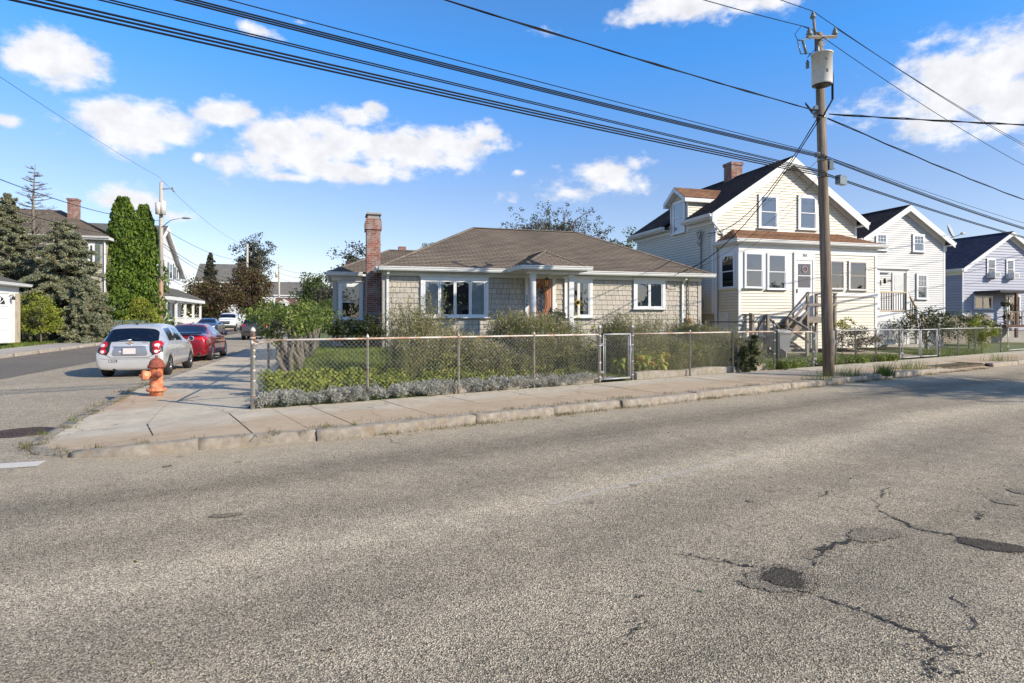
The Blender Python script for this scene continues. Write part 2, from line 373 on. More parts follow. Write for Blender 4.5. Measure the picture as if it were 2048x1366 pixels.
M['clearlens'] = paint('clear_lamp_lens', (.62,.6,.6), .12, .1, 8, coat=.7)
M['amber'] = paint('amber_glass', (.75,.36,.12), .25, .1, 8)
M['ceramic'] = paint('grey_porcelain', (.17,.20,.21), .3, .1)
M['transformer'] = paint('grey_transformer_paint', (.58,.57,.52), .45, .08, 3, dirt=((.4,.33,.25), .4))
t_ = NT('hydrant_paint'); P_ = t_.coord('Object'); sx_ = t_.n('ShaderNodeSeparateXYZ'); t_.l(P_, sx_.inputs[0])
q_ = t_.math('ADD', t_.math('MULTIPLY', t_.noise(P_, 9, 6, .7), .9), t_.math('MULTIPLY', t_.math('LESS_THAN', sx_.outputs[2], .10), .0))
M['hydrant'] = t_.bsdf(t_.ramp(q_, [(.30, (.42,.10,.04)), (.44, (.58,.17,.07)), (.52, (.62,.28,.14)), (.62, (.66,.50,.36))]), .7, 0, t_.noise(P_, 40, 3), .004)
M['hydrant_cap'] = paint('hydrant_dull_red', (.27,.075,.045), .75, .3, 14, bump=.006)
M['asphalt'] = asphalt_mat('old_asphalt', (.425,.362,.262), (.47,.385,.265))
M['asphalt_side'] = asphalt_mat('side_street_asphalt', (.40,.345,.258), (.3,.25,.2), False)
M['asphalt_new'] = asphalt_mat('newer_asphalt', (.185,.165,.138), (.2,.18,.16), False)
M['tar'] = asphalt_mat('tar_patch', (.085,.072,.055), (.2,.18,.16), False)
M['tar2'] = asphalt_mat('worn_tar_patch', (.25,.212,.158), (.2,.18,.16), False)
M['crack'] = paint('crack_dirt', (.035,.032,.028), 1., .3)
t_ = NT('worn_road_paint'); P_ = t_.pos()
tr_ = t_.n('ShaderNodeBsdfTransparent'); df_ = t_.n('ShaderNodeBsdfDiffuse'); df_.inputs[0].default_value = (.66,.60,.50,1); mx_ = t_.n('ShaderNodeMixShader')
t_.l(t_.ramp(t_.noise(P_, 22, 6, .75), [(.34, (0,0,0)), (.60, (.5,.5,.5))]), mx_.inputs[0]); t_.l(tr_.outputs[0], mx_.inputs[1]); t_.l(df_.outputs[0], mx_.inputs[2]); t_.l(mx_.outputs[0], t_.out.inputs[0]); M['faded'] = t_.m
M['line'] = paint('road_line_paint', (.58,.53,.45), .7, .15, 30)
M['soil'] = paint('dry_soil', (.12,.095,.065), 1., .4, 4, bump=.02)
t_ = NT('lawn'); P_ = t_.pos()
M['lawn'] = t_.bsdf(t_.mix(t_.ramp(t_.noise(P_, .8, 5, .6), [(.4, (0,0,0)), (.65, (1,1,1))]), t_.ramp(t_.noise(P_, 30, 4, .7), [(.3, (.06,.10,.018)), (.7, (.17,.23,.05))]), t_.ramp(t_.noise(P_, 25, 4, .7), [(.3, (.07,.07,.025)), (.7, (.16,.15,.06))])), 1., 0, t_.noise(P_, 60, 3), .03)
M['iron'] = paint('manhole_iron', (.09,.06,.05), .7, .3, 12, .4, bump=.004)
M['leaf_hedge'] = leaf_mat('hedge_leaf', [(.05,.09,.015), (.10,.16,.03), (.17,.22,.05), (.24,.25,.09)])
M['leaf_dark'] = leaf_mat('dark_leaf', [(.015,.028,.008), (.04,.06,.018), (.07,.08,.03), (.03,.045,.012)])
M['leaf_yel'] = leaf_mat('yellow_green_leaf', [(.10,.15,.02), (.22,.27,.035), (.36,.36,.06), (.16,.2,.03)])
M['leaf_aster'] = leaf_mat('aster_leaf', [(.10,.15,.035), (.21,.26,.055), (.33,.32,.11), (.27,.20,.10), (.15,.21,.045)])
M['leaf_silver'] = leaf_mat('silver_leaf', [(.20,.21,.19), (.32,.32,.30), (.42,.42,.40), (.24,.22,.18)], .15)
M['fluff'] = leaf_mat('seed_fluff', [(.28,.24,.18), (.42,.38,.30), (.20,.16,.11)])
M['stem'] = paint('plant_stem', (.13,.12,.05), .8, .3, 6)
M['bark'] = paint('tree_bark', (.16,.125,.095), .95, .4, 8, bump=.02)
M['bark_grey'] = paint('grey_twisted_bark', (.19,.165,.13), .95, .35, 10, bump=.02)
M['leaf_spruce'] = leaf_mat('blue_spruce_needle', [(.085,.11,.06), (.19,.22,.15), (.32,.35,.27), (.24,.19,.08), (.14,.18,.10)], .2)
M['leaf_arb'] = leaf_mat('arborvitae_spray', [(.045,.09,.012), (.09,.16,.022), (.16,.22,.035), (.11,.18,.025)], .2)
M['leaf_red'] = leaf_mat('bronze_leaf', [(.06,.03,.03), (.11,.055,.04), (.07,.075,.02), (.15,.12,.05)], .2)
M['leaf_tree'] = leaf_mat('tree_leaf', [(.035,.06,.015), (.08,.12,.03), (.14,.18,.06), (.10,.13,.04)])
M['leaf_grey'] = leaf_mat('dull_leaf', [(.05,.06,.045), (.09,.10,.07), (.13,.11,.07)])
M['leaf_hosta'] = leaf_mat('hosta_leaf', [(.12,.19,.03), (.26,.32,.06), (.42,.38,.06), (.5,.25,.06)])
M['petal'] = paint('yellow_petal', (.75,.5,.03), .6, .1)
M['grass'] = leaf_mat('grass_blade', [(.07,.12,.018), (.15,.21,.035), (.27,.28,.09)])
M['drygrass'] = leaf_mat('dry_weed', [(.09,.10,.03), (.20,.17,.08), (.30,.24,.13), (.07,.09,.02)])

def gapm(m, col): M[m + '_gap'] = paint(m + '_lap_shadow_gap', col, .9, .1); return M[m + '_gap']  # strip colours that paint the lap shadow between siding courses
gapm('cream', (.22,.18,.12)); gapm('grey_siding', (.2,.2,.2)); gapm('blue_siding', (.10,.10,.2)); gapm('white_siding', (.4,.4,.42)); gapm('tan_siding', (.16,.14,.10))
# ================================================================ CAMERA, SKY, SUN
cam = bpy.data.cameras.new('camera'); co = bpy.data.objects.new('camera', cam); COL.objects.link(co); S.camera = co
co.location = (0, 0, CAMH); co.rotation_euler = (R(90), 0, 0)
cam.sensor_width = 36; cam.lens = 36 * F_PX / 2048; cam.shift_y = (HZ - 683) / 2048; cam.clip_end = 6000; cam.clip_start = .05
SUNEL = R(28.5); sh = Vector((.89, -.45, 0)).normalized(); sdir = sh * math.cos(SUNEL) + Vector((0, 0, math.sin(SUNEL)))
sl = bpy.data.lights.new('sun', 'SUN'); sl.energy = 4.6; sl.angle = R(.53); sl.color = (1, .90, .755)
so = bpy.data.objects.new('sun', sl); COL.objects.link(so); so.rotation_euler = (-sdir).to_track_quat('-Z', 'Y').to_euler(); so.location = (0, 0, 50)
w = bpy.data.worlds.new('World'); S.world = w; w.use_nodes = True; nt = w.node_tree; nt.nodes.clear()
def wn(t, **k):
    x = nt.nodes.new(t)
    for a, b in k.items(): setattr(x, a, b)
    return x
def wl(a, b): nt.links.new(a, b)
def wm(op, a, b=None, c=None):
    x = wn('ShaderNodeMath', operation=op)
    for i, v in enumerate((a, b, c)):
        if v is None: continue
        if hasattr(v, 'is_linked'): wl(v, x.inputs[i])
        else: x.inputs[i].default_value = v
    return x.outputs[0]
wo = wn('ShaderNodeOutputWorld'); bg = wn('ShaderNodeBackground'); sky = wn('ShaderNodeTexSky', sky_type='NISHITA')
sky.sun_disc = False; sky.sun_elevation = SUNEL; sky.sun_rotation = math.atan2(sh.x, sh.y); sky.air_density = 1.0; sky.dust_density = .25; sky.ozone_density = 2.6; sky.altitude = 50
tc = wn('ShaderNodeTexCoord').outputs['Generated']; sp = wn('ShaderNodeSeparateXYZ'); wl(tc, sp.inputs[0])
az = wm('ARCTAN2', sp.outputs[0], sp.outputs[1]); el = wm('ARCSINE', sp.outputs[2])
cb = wn('ShaderNodeCombineXYZ'); wl(az, cb.inputs[0]); wl(el, cb.inputs[1])
def wnoise(vec, sc, det, ro=.6):
    x = wn('ShaderNodeTexNoise'); x.inputs['Scale'].default_value = sc; x.inputs['Detail'].default_value = det; x.inputs['Roughness'].default_value = ro; wl(vec, x.inputs['Vector']); return x
warp = wnoise(cb.outputs[0], 7, 3); wv = wn('ShaderNodeVectorMath', operation='MULTIPLY_ADD'); wl(warp.outputs['Color'], wv.inputs[0])
wv.inputs[1].default_value = (.045, .03, 0); sub = wn('ShaderNodeVectorMath', operation='ADD'); wl(cb.outputs[0], sub.inputs[0]); sub.inputs[1].default_value = (-.0225, -.015, 0); wl(sub.outputs[0], wv.inputs[2])
pv = wv.outputs[0]
def azel(px, py):
    v = Vector(((px - 1024) / F_PX, 1, (HZ - py) / F_PX)).normalized(); return math.atan2(v.x, v.y), math.asin(v.z)
# cumulus bodies: (px, py, rx, ry, weight)
CL = [(85,105,125,60,1),(150,130,80,50,1),(30,110,60,45,1),(240,255,115,50,1),(330,250,90,42,1),(300,290,60,20,.9),(440,225,85,32,.9),(500,220,40,16,.8),
      (20,237,40,16,.8),(560,290,110,60,1),(640,305,130,55,1),(520,320,100,38,1),(700,230,70,28,.8),(640,250,60,34,.8),(740,212,35,18,.8),(800,300,170,50,1),(900,290,100,42,1),(680,340,160,26,1),
      (580,358,60,14,.9),(400,310,24,14,.7),(250,400,120,26,.8),(330,425,110,22,.5),(1215,350,85,38,.85),(1270,325,40,24,.8),(1130,380,90,34,.55),(1040,345,24,12,.7),(1020,400,60,24,.4),
      (1380,10,150,38,1),(1300,15,80,20,.7),(1500,5,120,22,.9),(1850,80,90,34,.42),(1900,180,190,85,1),(2000,120,150,60,1),(2040,200,130,60,1),(1800,215,130,40,.6),(1850,240,110,26,.6),
      (520,65,90,20,.35),(600,40,40,12,.3),(1090,60,60,28,.2),(2120,190,120,120,1),(980,294,60,14,.5),(600,560,90,18,.35)]
cur = None
for (cx, cy, rx, ry, wt) in CL:
    a0, e0 = azel(cx, cy); a1, _ = azel(cx + rx, cy); a2, _ = azel(cx - rx, cy); _, e1 = azel(cx, cy - ry); _, e2 = azel(cx, cy + ry)
    ra, re = abs(a1 - a2) / 2, abs(e1 - e2) / 2
    q = wn('ShaderNodeVectorMath', operation='MULTIPLY_ADD'); wl(pv, q.inputs[0]); q.inputs[1].default_value = (1/ra, 1/re, 0); q.inputs[2].default_value = (-a0/ra, -e0/re, 0)
    ln = wn('ShaderNodeVectorMath', operation='LENGTH'); wl(q.outputs[0], ln.inputs[0])
    d = wm('MULTIPLY_ADD', ln.outputs['Value'], -1., wt)     # >0 inside
    if cur is None: cur = d
    else:
        m = wn('ShaderNodeMath', operation='SMOOTH_MAX'); wl(cur, m.inputs[0]); wl(d, m.inputs[1]); m.inputs[2].default_value = .14; cur = m.outputs[0]
st0 = wn('ShaderNodeVectorMath', operation='MULTIPLY'); wl(cb.outputs[0], st0.inputs[0]); st0.inputs[1].default_value = (1, 1.5, 1)
n1 = wnoise(st0.outputs[0], 15, 12, .60).outputs['Fac']
st = wn('ShaderNodeVectorMath', operation='MULTIPLY'); wl(cb.outputs[0], st.inputs[0]); st.inputs[1].default_value = (1, 2.2, 1)
n2 = wnoise(st.outputs[0], 5, 6, .6).outputs['Fac']
dens = wm('ADD', cur, wm('MULTIPLY_ADD', n1, 3.0, -1.5)); dens = wm('ADD', dens, wm('MULTIPLY_ADD', n2, .9, -.20))
# scattered unseen clouds behind the viewer, added for reflections and less blue ambient
back = wm('SUBTRACT', wm('MULTIPLY', n2, 4.), 2.25); bm = wm('GREATER_THAN', wm('ABSOLUTE', az), 1.0); dens = wm('MAXIMUM', dens, wm('MULTIPLY_ADD', bm, wm('ADD', back, 3.), -3.))
rp = wn('ShaderNodeValToRGB'); wl(dens, rp.inputs[0]); rp.color_ramp.elements[0].position = .0; rp.color_ramp.elements[1].position = .80; rp.color_ramp.interpolation = 'EASE'
alpha = wm('MULTIPLY', rp.outputs[0], .97)
# cloud shade: thick parts are a little greyer, modulated by billow noise
bil = wnoise(pv, 26, 6, .55).outputs['Fac']
lum = wm('SUBTRACT', wm('MULTIPLY_ADD', bil, .62, .68), wm('MULTIPLY', wm('MAXIMUM', wm('SUBTRACT', dens, .9), 0.), .08))
cc = wn('ShaderNodeCombineColor')
SKYS = .10; CW = 6.9
wl(wm('MULTIPLY', lum, CW*.98), cc.inputs[0]); wl(wm('MULTIPLY', lum, CW*.985), cc.inputs[1]); wl(wm('MULTIPLY', lum, CW*1.02), cc.inputs[2])
grade = wn('ShaderNodeMix', data_type='RGBA', blend_type='MULTIPLY'); grade.inputs[0].default_value = 1; wl(sky.outputs[0], grade.inputs[6]); 
gr = wn('ShaderNodeValToRGB'); wl(wm('DIVIDE', el, 1.2), gr.inputs[0]); cr_ = gr.color_ramp
for p_, c_ in ((0., (.50,.44,.46,1)), (.05, (.53,.455,.48,1)), (.17, (.47,.465,.53,1)), (.34, (.215,.535,.80,1)), (.55, (.42,.50,.60,1))):
    e_ = cr_.elements.new(p_) if p_ not in (0.,) else cr_.elements[0]; e_.position = p_; e_.color = c_
cr_.elements.remove(cr_.elements[-1]); wl(gr.outputs[0], grade.inputs[7])
gs = wn('ShaderNodeVectorMath', operation='SCALE'); wl(grade.outputs[2], gs.inputs[0]); gs.inputs['Scale'].default_value = 2.45
mix = wn('ShaderNodeMix', data_type='RGBA'); wl(alpha, mix.inputs[0]); wl(gs.outputs[0], mix.inputs[6]); wl(cc.outputs[0], mix.inputs[7])
wl(mix.outputs[2], bg.inputs[0]); bg.inputs[1].default_value = SKYS; wl(bg.outputs[0], wo.inputs[0])
w.cycles.sampling_method = 'MANUAL'; w.cycles.sample_map_resolution = 512
S.view_settings.view_transform = 'Standard'; S.view_settings.look = 'None'; S.view_settings.exposure = .50; S.view_settings.gamma = 1
# ================================================================ GROUND
def strip(name, pts2, zf, mat, parent=None, kind='structure'):
    """pts2: rows of points (list of lists) -> grid sheet"""
    b = MB(); ids = [[b.V((p[0], p[1], zf(p) if callable(zf) else zf)) for p in row] for row in pts2]
    for A, B in zip(ids, ids[1:]):
        for k in range(len(A) - 1): b.face([A[k], A[k+1], B[k+1], B[k]])
    o = b.build(name, mat, parent)
    if kind: o['kind'] = kind
    return o
gb = MB(); gb.poly([(-2500,-2500,-.12),(2500,-2500,-.12),(2500,2500,-.12),(-2500,2500,-.12)]); tag(gb.build('ground', M['lawn']), kind='structure')
def UN(t, n, z=0): return U * t + N * n + Vector((0, 0, z))
# main street, one sheet: from the far kerb to beyond the near kerb (and over the junction mouth)
rows = [[UN(t, n) for n in (-3.0, 1, 4, 7, 9.2, 10.4)] for t in np.linspace(-120, 160, 29)]
road = strip('road', rows, 0.0, M['asphalt'])
ds = [5.5, 8, 10, 13, 16, 20, 24, 28, 32, 36, 40, 45, 50, 60, 70, 85, 100]
side = strip('side_road', [[ED(e, d) for e in (-13.3, -9, -3.3 if d < 15 else -4.25)] for d in ds], lambda p: road_z(D.dot(Vector((p[0],p[1],0)))) + .004, M['asphalt_side'])
strip('side_road_new_paving', [[ED(e + .12*math.sin(d*1.7), d) for e in (-13.3, -11, -8.75)] for d in ds], lambda p: road_z(D.dot(Vector((p[0],p[1],0)))) + .008, M['asphalt_new'])
# lots behind the fence
avals = [0, .25, .5, 1, 1.6, 2.3, 3.2, 4.2, 5.4, 7, 9, 12, 16, 22, 30, 45, 70, 110]
rows = []
for a in avals:
    s0 = .3145 * a; rows.append([FP(s0 + (150 - s0) * (k / 60) ** 1.6, a) for k in range(61)])
strip('lawn', rows, lambda p: lot_z(p) if N.dot(Vector((p[0],p[1],0)) - C0) > .02 else .10, M['lawn'])
strip('far_lawn', [[ED(e, d) for e in (-15.2, -18, -25, -40, -90)] for d in ds[2:] + [140]], lambda p: .14 + road_z(D.dot(Vector((p[0],p[1],0)))), M['lawn'])
# opposite side of the main street
tag(MB().box(-120, 160, -7.5, -3.0, -.3, .12).build('far_pavement', M['concrete2'], rot=math.atan2(U.y, U.x)), kind='structure')
# ---------------------------------------------------------------- pavements
cpath = [(UN(2.26, 8.12), .13), (UN(1.25, 8.27), .13), ((-4.5, 7.1), .11), ((-5.05, 7.02), .06), ((-5.65, 7.17), .03), ((-6.08, 7.55), .03), ((-6.33, 8.15), .05),
         ((-6.62, 9.0), .10), ((-6.97, 10.0), .12), ((-7.5, 11.4), .13), (ED(-4.27, 14.2), .13), (ED(-4.3, 17), .13)]
cpath = [(Vector((p[0], p[1], 0)), z) for p, z in cpath]
def inset(path, w):
    out = []
    for i, (p, z) in enumerate(path):
        t = path[min(i+1, len(path)-1)][0] - path[max(i-1, 0)][0]; t.normalize(); out.append((p + Vector((t.y, -t.x, 0)) * w, z))
    return out
cin = inset(cpath, .17)
pb = MB()
# main pavement slabs, with open joints over a dirt bed
joints = [2.225]; 
jpx = [(716,853),(881,835),(1000,816),(1138,805),(1245,796),(1350,790)]
for q in jpx: joints.append(U.dot(G(q[0], q[1], .13)))
joints = sorted(joints)
while joints[-1] < 70: joints.append(joints[-1] + 1.55)
joints = [j for j in joints if j > 2.0]
for a, b_ in zip(joints, joints[1:]):
    for (n0, n1) in ((8.31, 9.42), (9.424, 10.66)):
        if 20.5 < a < 24.6 and n0 < 9:      # driveway apron dips to the road
            i = [UN(a+.006, 8.02, .015), UN(b_-.006, 8.02, .015), UN(b_-.006, n1-.3, .12), UN(a+.006, n1-.3, .12)]; pb.poly(i)
            pb.poly([UN(a+.006, n1-.3, .12), UN(b_-.006, n1-.3, .12), UN(b_-.006, n1, .13), UN(a+.006, n1, .13)]); continue
        z = .13 + random.uniform(-.003, .003)
        pb.poly([UN(a+.007, n0, z), UN(b_-.007, n0, z), UN(b_-.007, n1, z), UN(a+.007, n1, z)])
        pb.poly([UN(a+.007, n0, z), UN(a+.007, n0, .05), UN(b_-.007, n0, .05), UN(b_-.007, n0, z)])
        pb.poly([UN(b_-.007, n0, z), UN(b_-.007, n0, .05), UN(b_-.007, n1, .05), UN(b_-.007, n1, z)])
pav = tag(pb.build('pavement', M['concrete']), kind='structure')
tag(MB().box(2.0, 100, 8.3, 10.72, -.1, .112).build('pavement_bed', M['soil'], rot=math.atan2(U.y, U.x)), kind='structure')
# corner apron between the two kerbs: filled polygon
bmm = bmesh.new(); ring = [bmm.verts.new((p.x, p.y, z)) for p, z in cin]
zs = .131
endp = [ED(-2.95, 17), ED(-1.45, 17), ED(-1.45, 12.5), C0 + E*(-.1) + D*(.1), UN(2.22, 10.66), UN(2.22, 8.31)]
ring += [bmm.verts.new((p.x, p.y, zs)) for p in endp]
es = [bmm.edges.new((ring[i], ring[(i+1) % len(ring)])) for i in range(len(ring))]
bmesh.ops.triangle_fill(bmm, edges=es, use_beauty=True, use_dissolve=False); bmesh.ops.recalc_face_normals(bmm, faces=bmm.faces)
for f in bmm.faces:
    if f.normal.z < 0: f.normal_flip()
me = bpy.data.meshes.new('corner_pavement'); bmm.to_mesh(me); me.materials.append(M['concrete']); o = bpy.data.objects.new('corner_pavement', me); COL.objects.link(o); tag(o, kind='structure')
sp_ = MB()
dd = 17.0
while dd < 100:
    for e0, e1 in ((-4.12, -2.8), (-2.795, -1.42)):
        z0, z1 = road_z(dd) + .131, road_z(dd + 1.55) + .131
        sp_.poly([ED(e0, dd+.008, z0), ED(e1, dd+.008, z0), ED(e1, dd+1.54, z1), ED(e0, dd+1.54, z1)])
    dd += 1.55
tag(sp_.build('side_pavement', M['concrete']), kind='structure')
strip('side_pavement_bed', [[ED(e, d) for e in (-4.2, -1.3)] for d in ds[4:]], lambda p: .118 + road_z(D.dot(Vector((p[0],p[1],0)))), M['soil'])
strip('far_side_pavement', [[ED(e, d) for e in (-13.1, -15.3)] for d in ds[2:]], lambda p: .145 + road_z(D.dot(Vector((p[0],p[1],0)))), M['concrete2'])
# joints scored into the corner apron
cr = MB()
def ribbon(b, pts, w, z=.004, jit=.25, taper=True):
    P = []
    pts = [Vector(p) for p in pts]
    for a, c in zip(pts, pts[1:]):
        n = max(2, int((c - a).length / .06))
        for k in range(n): P.append(a.lerp(c, k / n))
    P.append(pts[-1]); L = []; Rr = []
    for i, p in enumerate(P):
        t = (P[min(i+1, len(P)-1)] - P[max(i-1, 0)]); t.z = 0; t.normalize(); q = Vector((-t.y, t.x, 0))
        k = min(1, i/3, (len(P)-1-i)/3) if taper else 1; ww = w * (random.uniform(1-jit*2, 1+jit*2)) * max(k, .1) * .5; off = q * random.uniform(-jit, jit) * w * 1.2
        L.append(b.V(p + q*ww + off + Vector((0,0,z)))); Rr.append(b.V(p - q*ww + off + Vector((0,0,z))))
    for i in range(len(P)-1): b.face([L[i], L[i+1], Rr[i+1], Rr[i]])
for pl, w_ in (([(458,826),(514,874)], .016), ([(294,842),(306,868)], .014), ([(458,826),(380,800),(322,793)], .004), ([(294,842),(330,812),(352,796)], .005), ([(120,853),(200,851),(294,846)], .006),
               ([(130,905),(230,880),(310,870),(400,858),(500,850)], .004)):
    ribbon(cr, [G(x, y, .131) for x, y in pl], w_, .003, .15, False)
bvc = BVHTree.FromObject(o, bpy.context.evaluated_depsgraph_get())
for i_, v_ in enumerate(cr.v):
    h_ = bvc.ray_cast(Vector((v_[0], v_[1], 1)), Vector((0,0,-1)))[0]; cr.v[i_] = (v_[0], v_[1], (h_.z if h_ is not None else .13) + .003)
cro = cr.build('pavement_joint', M['crack'], pav)
# ---------------------------------------------------------------- kerbs
def rough_block(b, pts_o, pts_i, z0, ztop, jit=.012):
    """pts_o outer (road side) top edge, pts_i inner edge; blocks with irregular faces"""
    n = len(pts_o); rows = []
    prof = []
    for i in range(n):
        o_, i_ = pts_o[i], pts_i[i]; out = (o_ - i_).normalized(); zt = ztop[i]
        rj = lambda k=1: Vector((random.uniform(-jit, jit)*k, random.uniform(-jit, jit)*k, random.uniform(-jit, jit)*k*.6))
        rows.append([b.V(i_ + Vector((0,0,zt))), b.V((i_+o_)/2 + Vector((0,0,zt)) + rj(.3)), b.V(o_ - out*.012 + Vector((0,0,zt)) + rj(.6)), b.V(o_ + Vector((0,0,zt-.018)) + rj(.8)),
                     b.V(o_ + out*.008 + Vector((0,0,zt*.66)) + rj()), b.V(o_ + out*.015 + Vector((0,0,zt*.33)) + rj()), b.V(o_ + out*.02 + Vector((0,0,z0-.03)))])
    b.smooth = True
    for A, B in zip(rows, rows[1:]):
        for k in range(6): b.face([A[k], B[k], B[k+1], A[k+1]])
    b.smooth = False; b.face(rows[0]); b.face(rows[-1][::-1])
kb = MB()
t = 2.26; blocks = []
ends = [2.26, U.dot(G(655,885)), U.dot(G(960,850)), U.dot(G(1115,832)), U.dot(G(1240,815)), U.dot(G(1400,800)), U.dot(G(1580,778)), U.dot(G(1655,771)), U.dot(G(1770,755)), U.dot(G(1912,740))]
ends = [ends[0]] + [e for e in ends[2:]]
segs_ = list(zip(ends, ends[1:]))
x = 24.9
while x < 75: segs_.append((x, x + 2.3)); x += 2.32
for a, b_ in segs_:
    if b_ - a < .2: continue
    n = max(3, int((b_ - a) / .13)); dn = random.uniform(-.025, .02)
    ts = [a + .012 + (b_ - a - .024) * k / n for k in range(n + 1)]
    zz = [.135 + random.uniform(-.006,.006)] * (n+1)
    if abs(a - ends[-2]) < .01: zz = [.135 - .09*sstep((k/n-.6)/.4) for k in range(n+1)]
    rough_block(kb, [UN(q, 8.10 + dn + random.uniform(-.008,.008)) for q in ts], [UN(q, 8.31) for q in ts], 0, zz, .011)
# corner and side kerb
def resample(path, step):
    out = []
    for (p, z), (q, y) in zip(path, path[1:]):
        n = max(1, int((q - p).length / step)); out += [(p.lerp(q, k/n), z + (y-z)*k/n) for k in range(n)]
    return out + [path[-1]]
co_ = resample(cpath, .12); ci_ = inset(co_, .17); cum = 0; i0 = 0
i = 0
while i < len(co_) - 1:
    j = min(i + random.randint(8, 16), len(co_) - 1)
    if len(co_) - 1 - j < 4: j = len(co_) - 1
    rough_block(kb, [co_[k][0] for k in range(i, j+1)], [ci_[k][0] for k in range(i, j+1)], 0, [co_[k][1] + .004 for k in range(i, j+1)], .008)
    i = j
d0 = 17.0
while d0 < 95:
    qs = [d0 + .01 + 2.2*k/8 for k in range(9)]
    for e_o, e_i, zb in ((-4.30, -4.13, 0), (-13.25, -13.08, 0)):
        rough_block(kb, [ED(e_o if e_o > -5 else e_i, q, road_z(q)) for q in qs], [ED(e_i if e_o > -5 else e_o, q, road_z(q)) for q in qs], 0, [.137 if e_o > -5 else .15] * 9, .008)
    d0 += 2.22
tag(kb.build('kerb', M['granite']), kind='structure')
# ---------------------------------------------------------------- marks and wear of the street
cm = MB()
CR = [([(1341,1107),(1395,1115),(1465,1128),(1523,1136)], .022), ([(1631,1138),(1647,1107),(1668,1088),(1700,1076)], .025), ([(1800,974),(1771,979),(1763,993),(1753,1006),(1757,1020),(1792,1037),(1821,1055),(1871,1066),(1904,1069),(1937,1078)], .02),
      ([(1602,1180),(1647,1198),(1689,1211),(1738,1227),(1788,1246),(1842,1264),(1871,1289),(1900,1308),(1954,1289)], .022), ([(1900,1308),(1867,1318),(1858,1347),(1838,1366)], .02), ([(1883,1318),(1896,1360)], .014), ([(1958,1275),(2004,1291)], .018),
      ([(1979,1020),(1958,1037),(1954,1039)], .02), ([(1200,1302),(1225,1285),(1270,1260),(1304,1252)], .014), ([(1411,1043),(1448,1049),(1469,1059)], .012), ([(1627,997),(1660,981)], .014), ([(767,877),(785,882),(815,892)], .012),
      ([(1100,839),(1122,841),(1163,851)], .014), ([(0,958),(60,953),(110,940),(150,925)], .010), ([(420,1052),(470,1042),(540,1030)], .008), ([(1925,1190),(1945,1240),(1930,1262)], .012), ([(1990,1108),(2048,1130)], .014)]
def chip(b, p, r_, z, asp=1.):
    a0 = random.random()*6; k = random.choice((4,5)); b.poly([p + Vector((math.cos(a0+i*6.283/k)*r_*random.uniform(.5,1.3), math.sin(a0+i*6.283/k)*r_*random.uniform(.5,1.3)*asp, z)) for i in range(k)])
def wander(pts, amp):
    for _ in range(6):
        o = [pts[0]]
        for a, c in zip(pts, pts[1:]):
            d = c - a; n_ = Vector((-d.y, d.x, 0)) * random.gauss(0, amp); o += [(a+c)/2 + n_, c]
        pts = o
        if (pts[1]-pts[0]).length < .02: break
    return pts
for pl, w_ in CR:
    for rep in range(2):
        P_ = wander([G(x, y) for x, y in pl], .13 if rep == 0 else .17); n_ = len(P_); heavy = .4
        for i, (a, c) in enumerate(zip(P_, P_[1:])):
            f = min(1, i/8, (n_-i)/8); heavy = max(0, min(1, heavy + random.gauss(0, .18)))
            m_ = max(1, int((c-a).length/.006))
            for k in range(m_):
                if random.random() > (1.0 if rep == 0 else .3*heavy): continue
                p = a.lerp(c, k/m_); r_ = w_*(.24+.34*heavy)*f*random.uniform(.6,1.3); chip(cm, p + Vector((random.gauss(0,r_*.5), random.gauss(0,r_*.5), 0)), max(.0015, r_), .0042 + random.random()*.001)
                if random.random() < .22*heavy: chip(cm, p + Vector((random.gauss(0,w_*1.6), random.gauss(0,w_*1.6), 0)), random.uniform(.002,.006), .0045)
# crumbled aggregate around the worst cracks
for (cx, cy, rx, ry, n_) in ((1480,1130,70,12,60), (1665,1110,40,14,60), (1870,1300,70,18,140), (1800,1045,60,14,60), (1290,1250,30,10,40), (1650,990,40,10,30), (1780,1240,60,12,60)):
    for _ in range(n_):
        p = G(cx + random.gauss(0, rx*.6), min(1362, cy + random.gauss(0, ry*.8))); r_ = random.uniform(.002, .008); a0 = random.random()*6
        cm.poly([p + Vector((math.cos(a0+k*1.57)*r_*random.uniform(.5,1.4), math.sin(a0+k*1.57)*r_*random.uniform(.5,1.4), .005)) for k in range(4)])
cm.build('crack', M['crack'], road)
def blot(name, px, py, rx, ry, mat, z, rot=0., seed=0):
    c = G(px, py); k = c.y / F_PX; b = MB(); rr = random.Random(seed); ph = [rr.uniform(0, 6.28) for _ in range(5)]
    rX = rx * k; g0, g1 = G(px, py - ry), G(px, py + ry); rY = abs(g0.y - g1.y) / 2; pts = []
    for i in range(150):
        a = i / 150 * 2 * math.pi; q = 1 + .13*math.sin(2*a+ph[0]) + .10*math.sin(3*a+ph[1]) + .06*math.sin(7*a+ph[2]) + .04*math.sin(13*a+ph[3]) + rr.uniform(-.06,.06)
        x, y = math.cos(a)*rX*q, math.sin(a)*rY*q; pts.append((c.x + x*math.cos(rot) - y*math.sin(rot), c.y + x*math.sin(rot) + y*math.cos(rot), z))
    b.poly(pts)
    for _ in range(int(900*rX)):
        a = random.random()*6.283; i_ = int(a/6.283*150) % 150; k_ = 1 + abs(random.gauss(0, .09)); px_, py_ = pts[i_][0]-c.x, pts[i_][1]-c.y; chip(b, Vector((c.x + px_*k_, c.y + py_*k_, 0)), random.uniform(.003,.008), z)
    return b.build(name, mat, road)
blot('tar_patch', 1564, 1159, 74, 26, M['tar2'], .006, .3, 1); blot('tar_patch', 1568, 1158, 42, 17, M['tar'], .009, .3, 2)
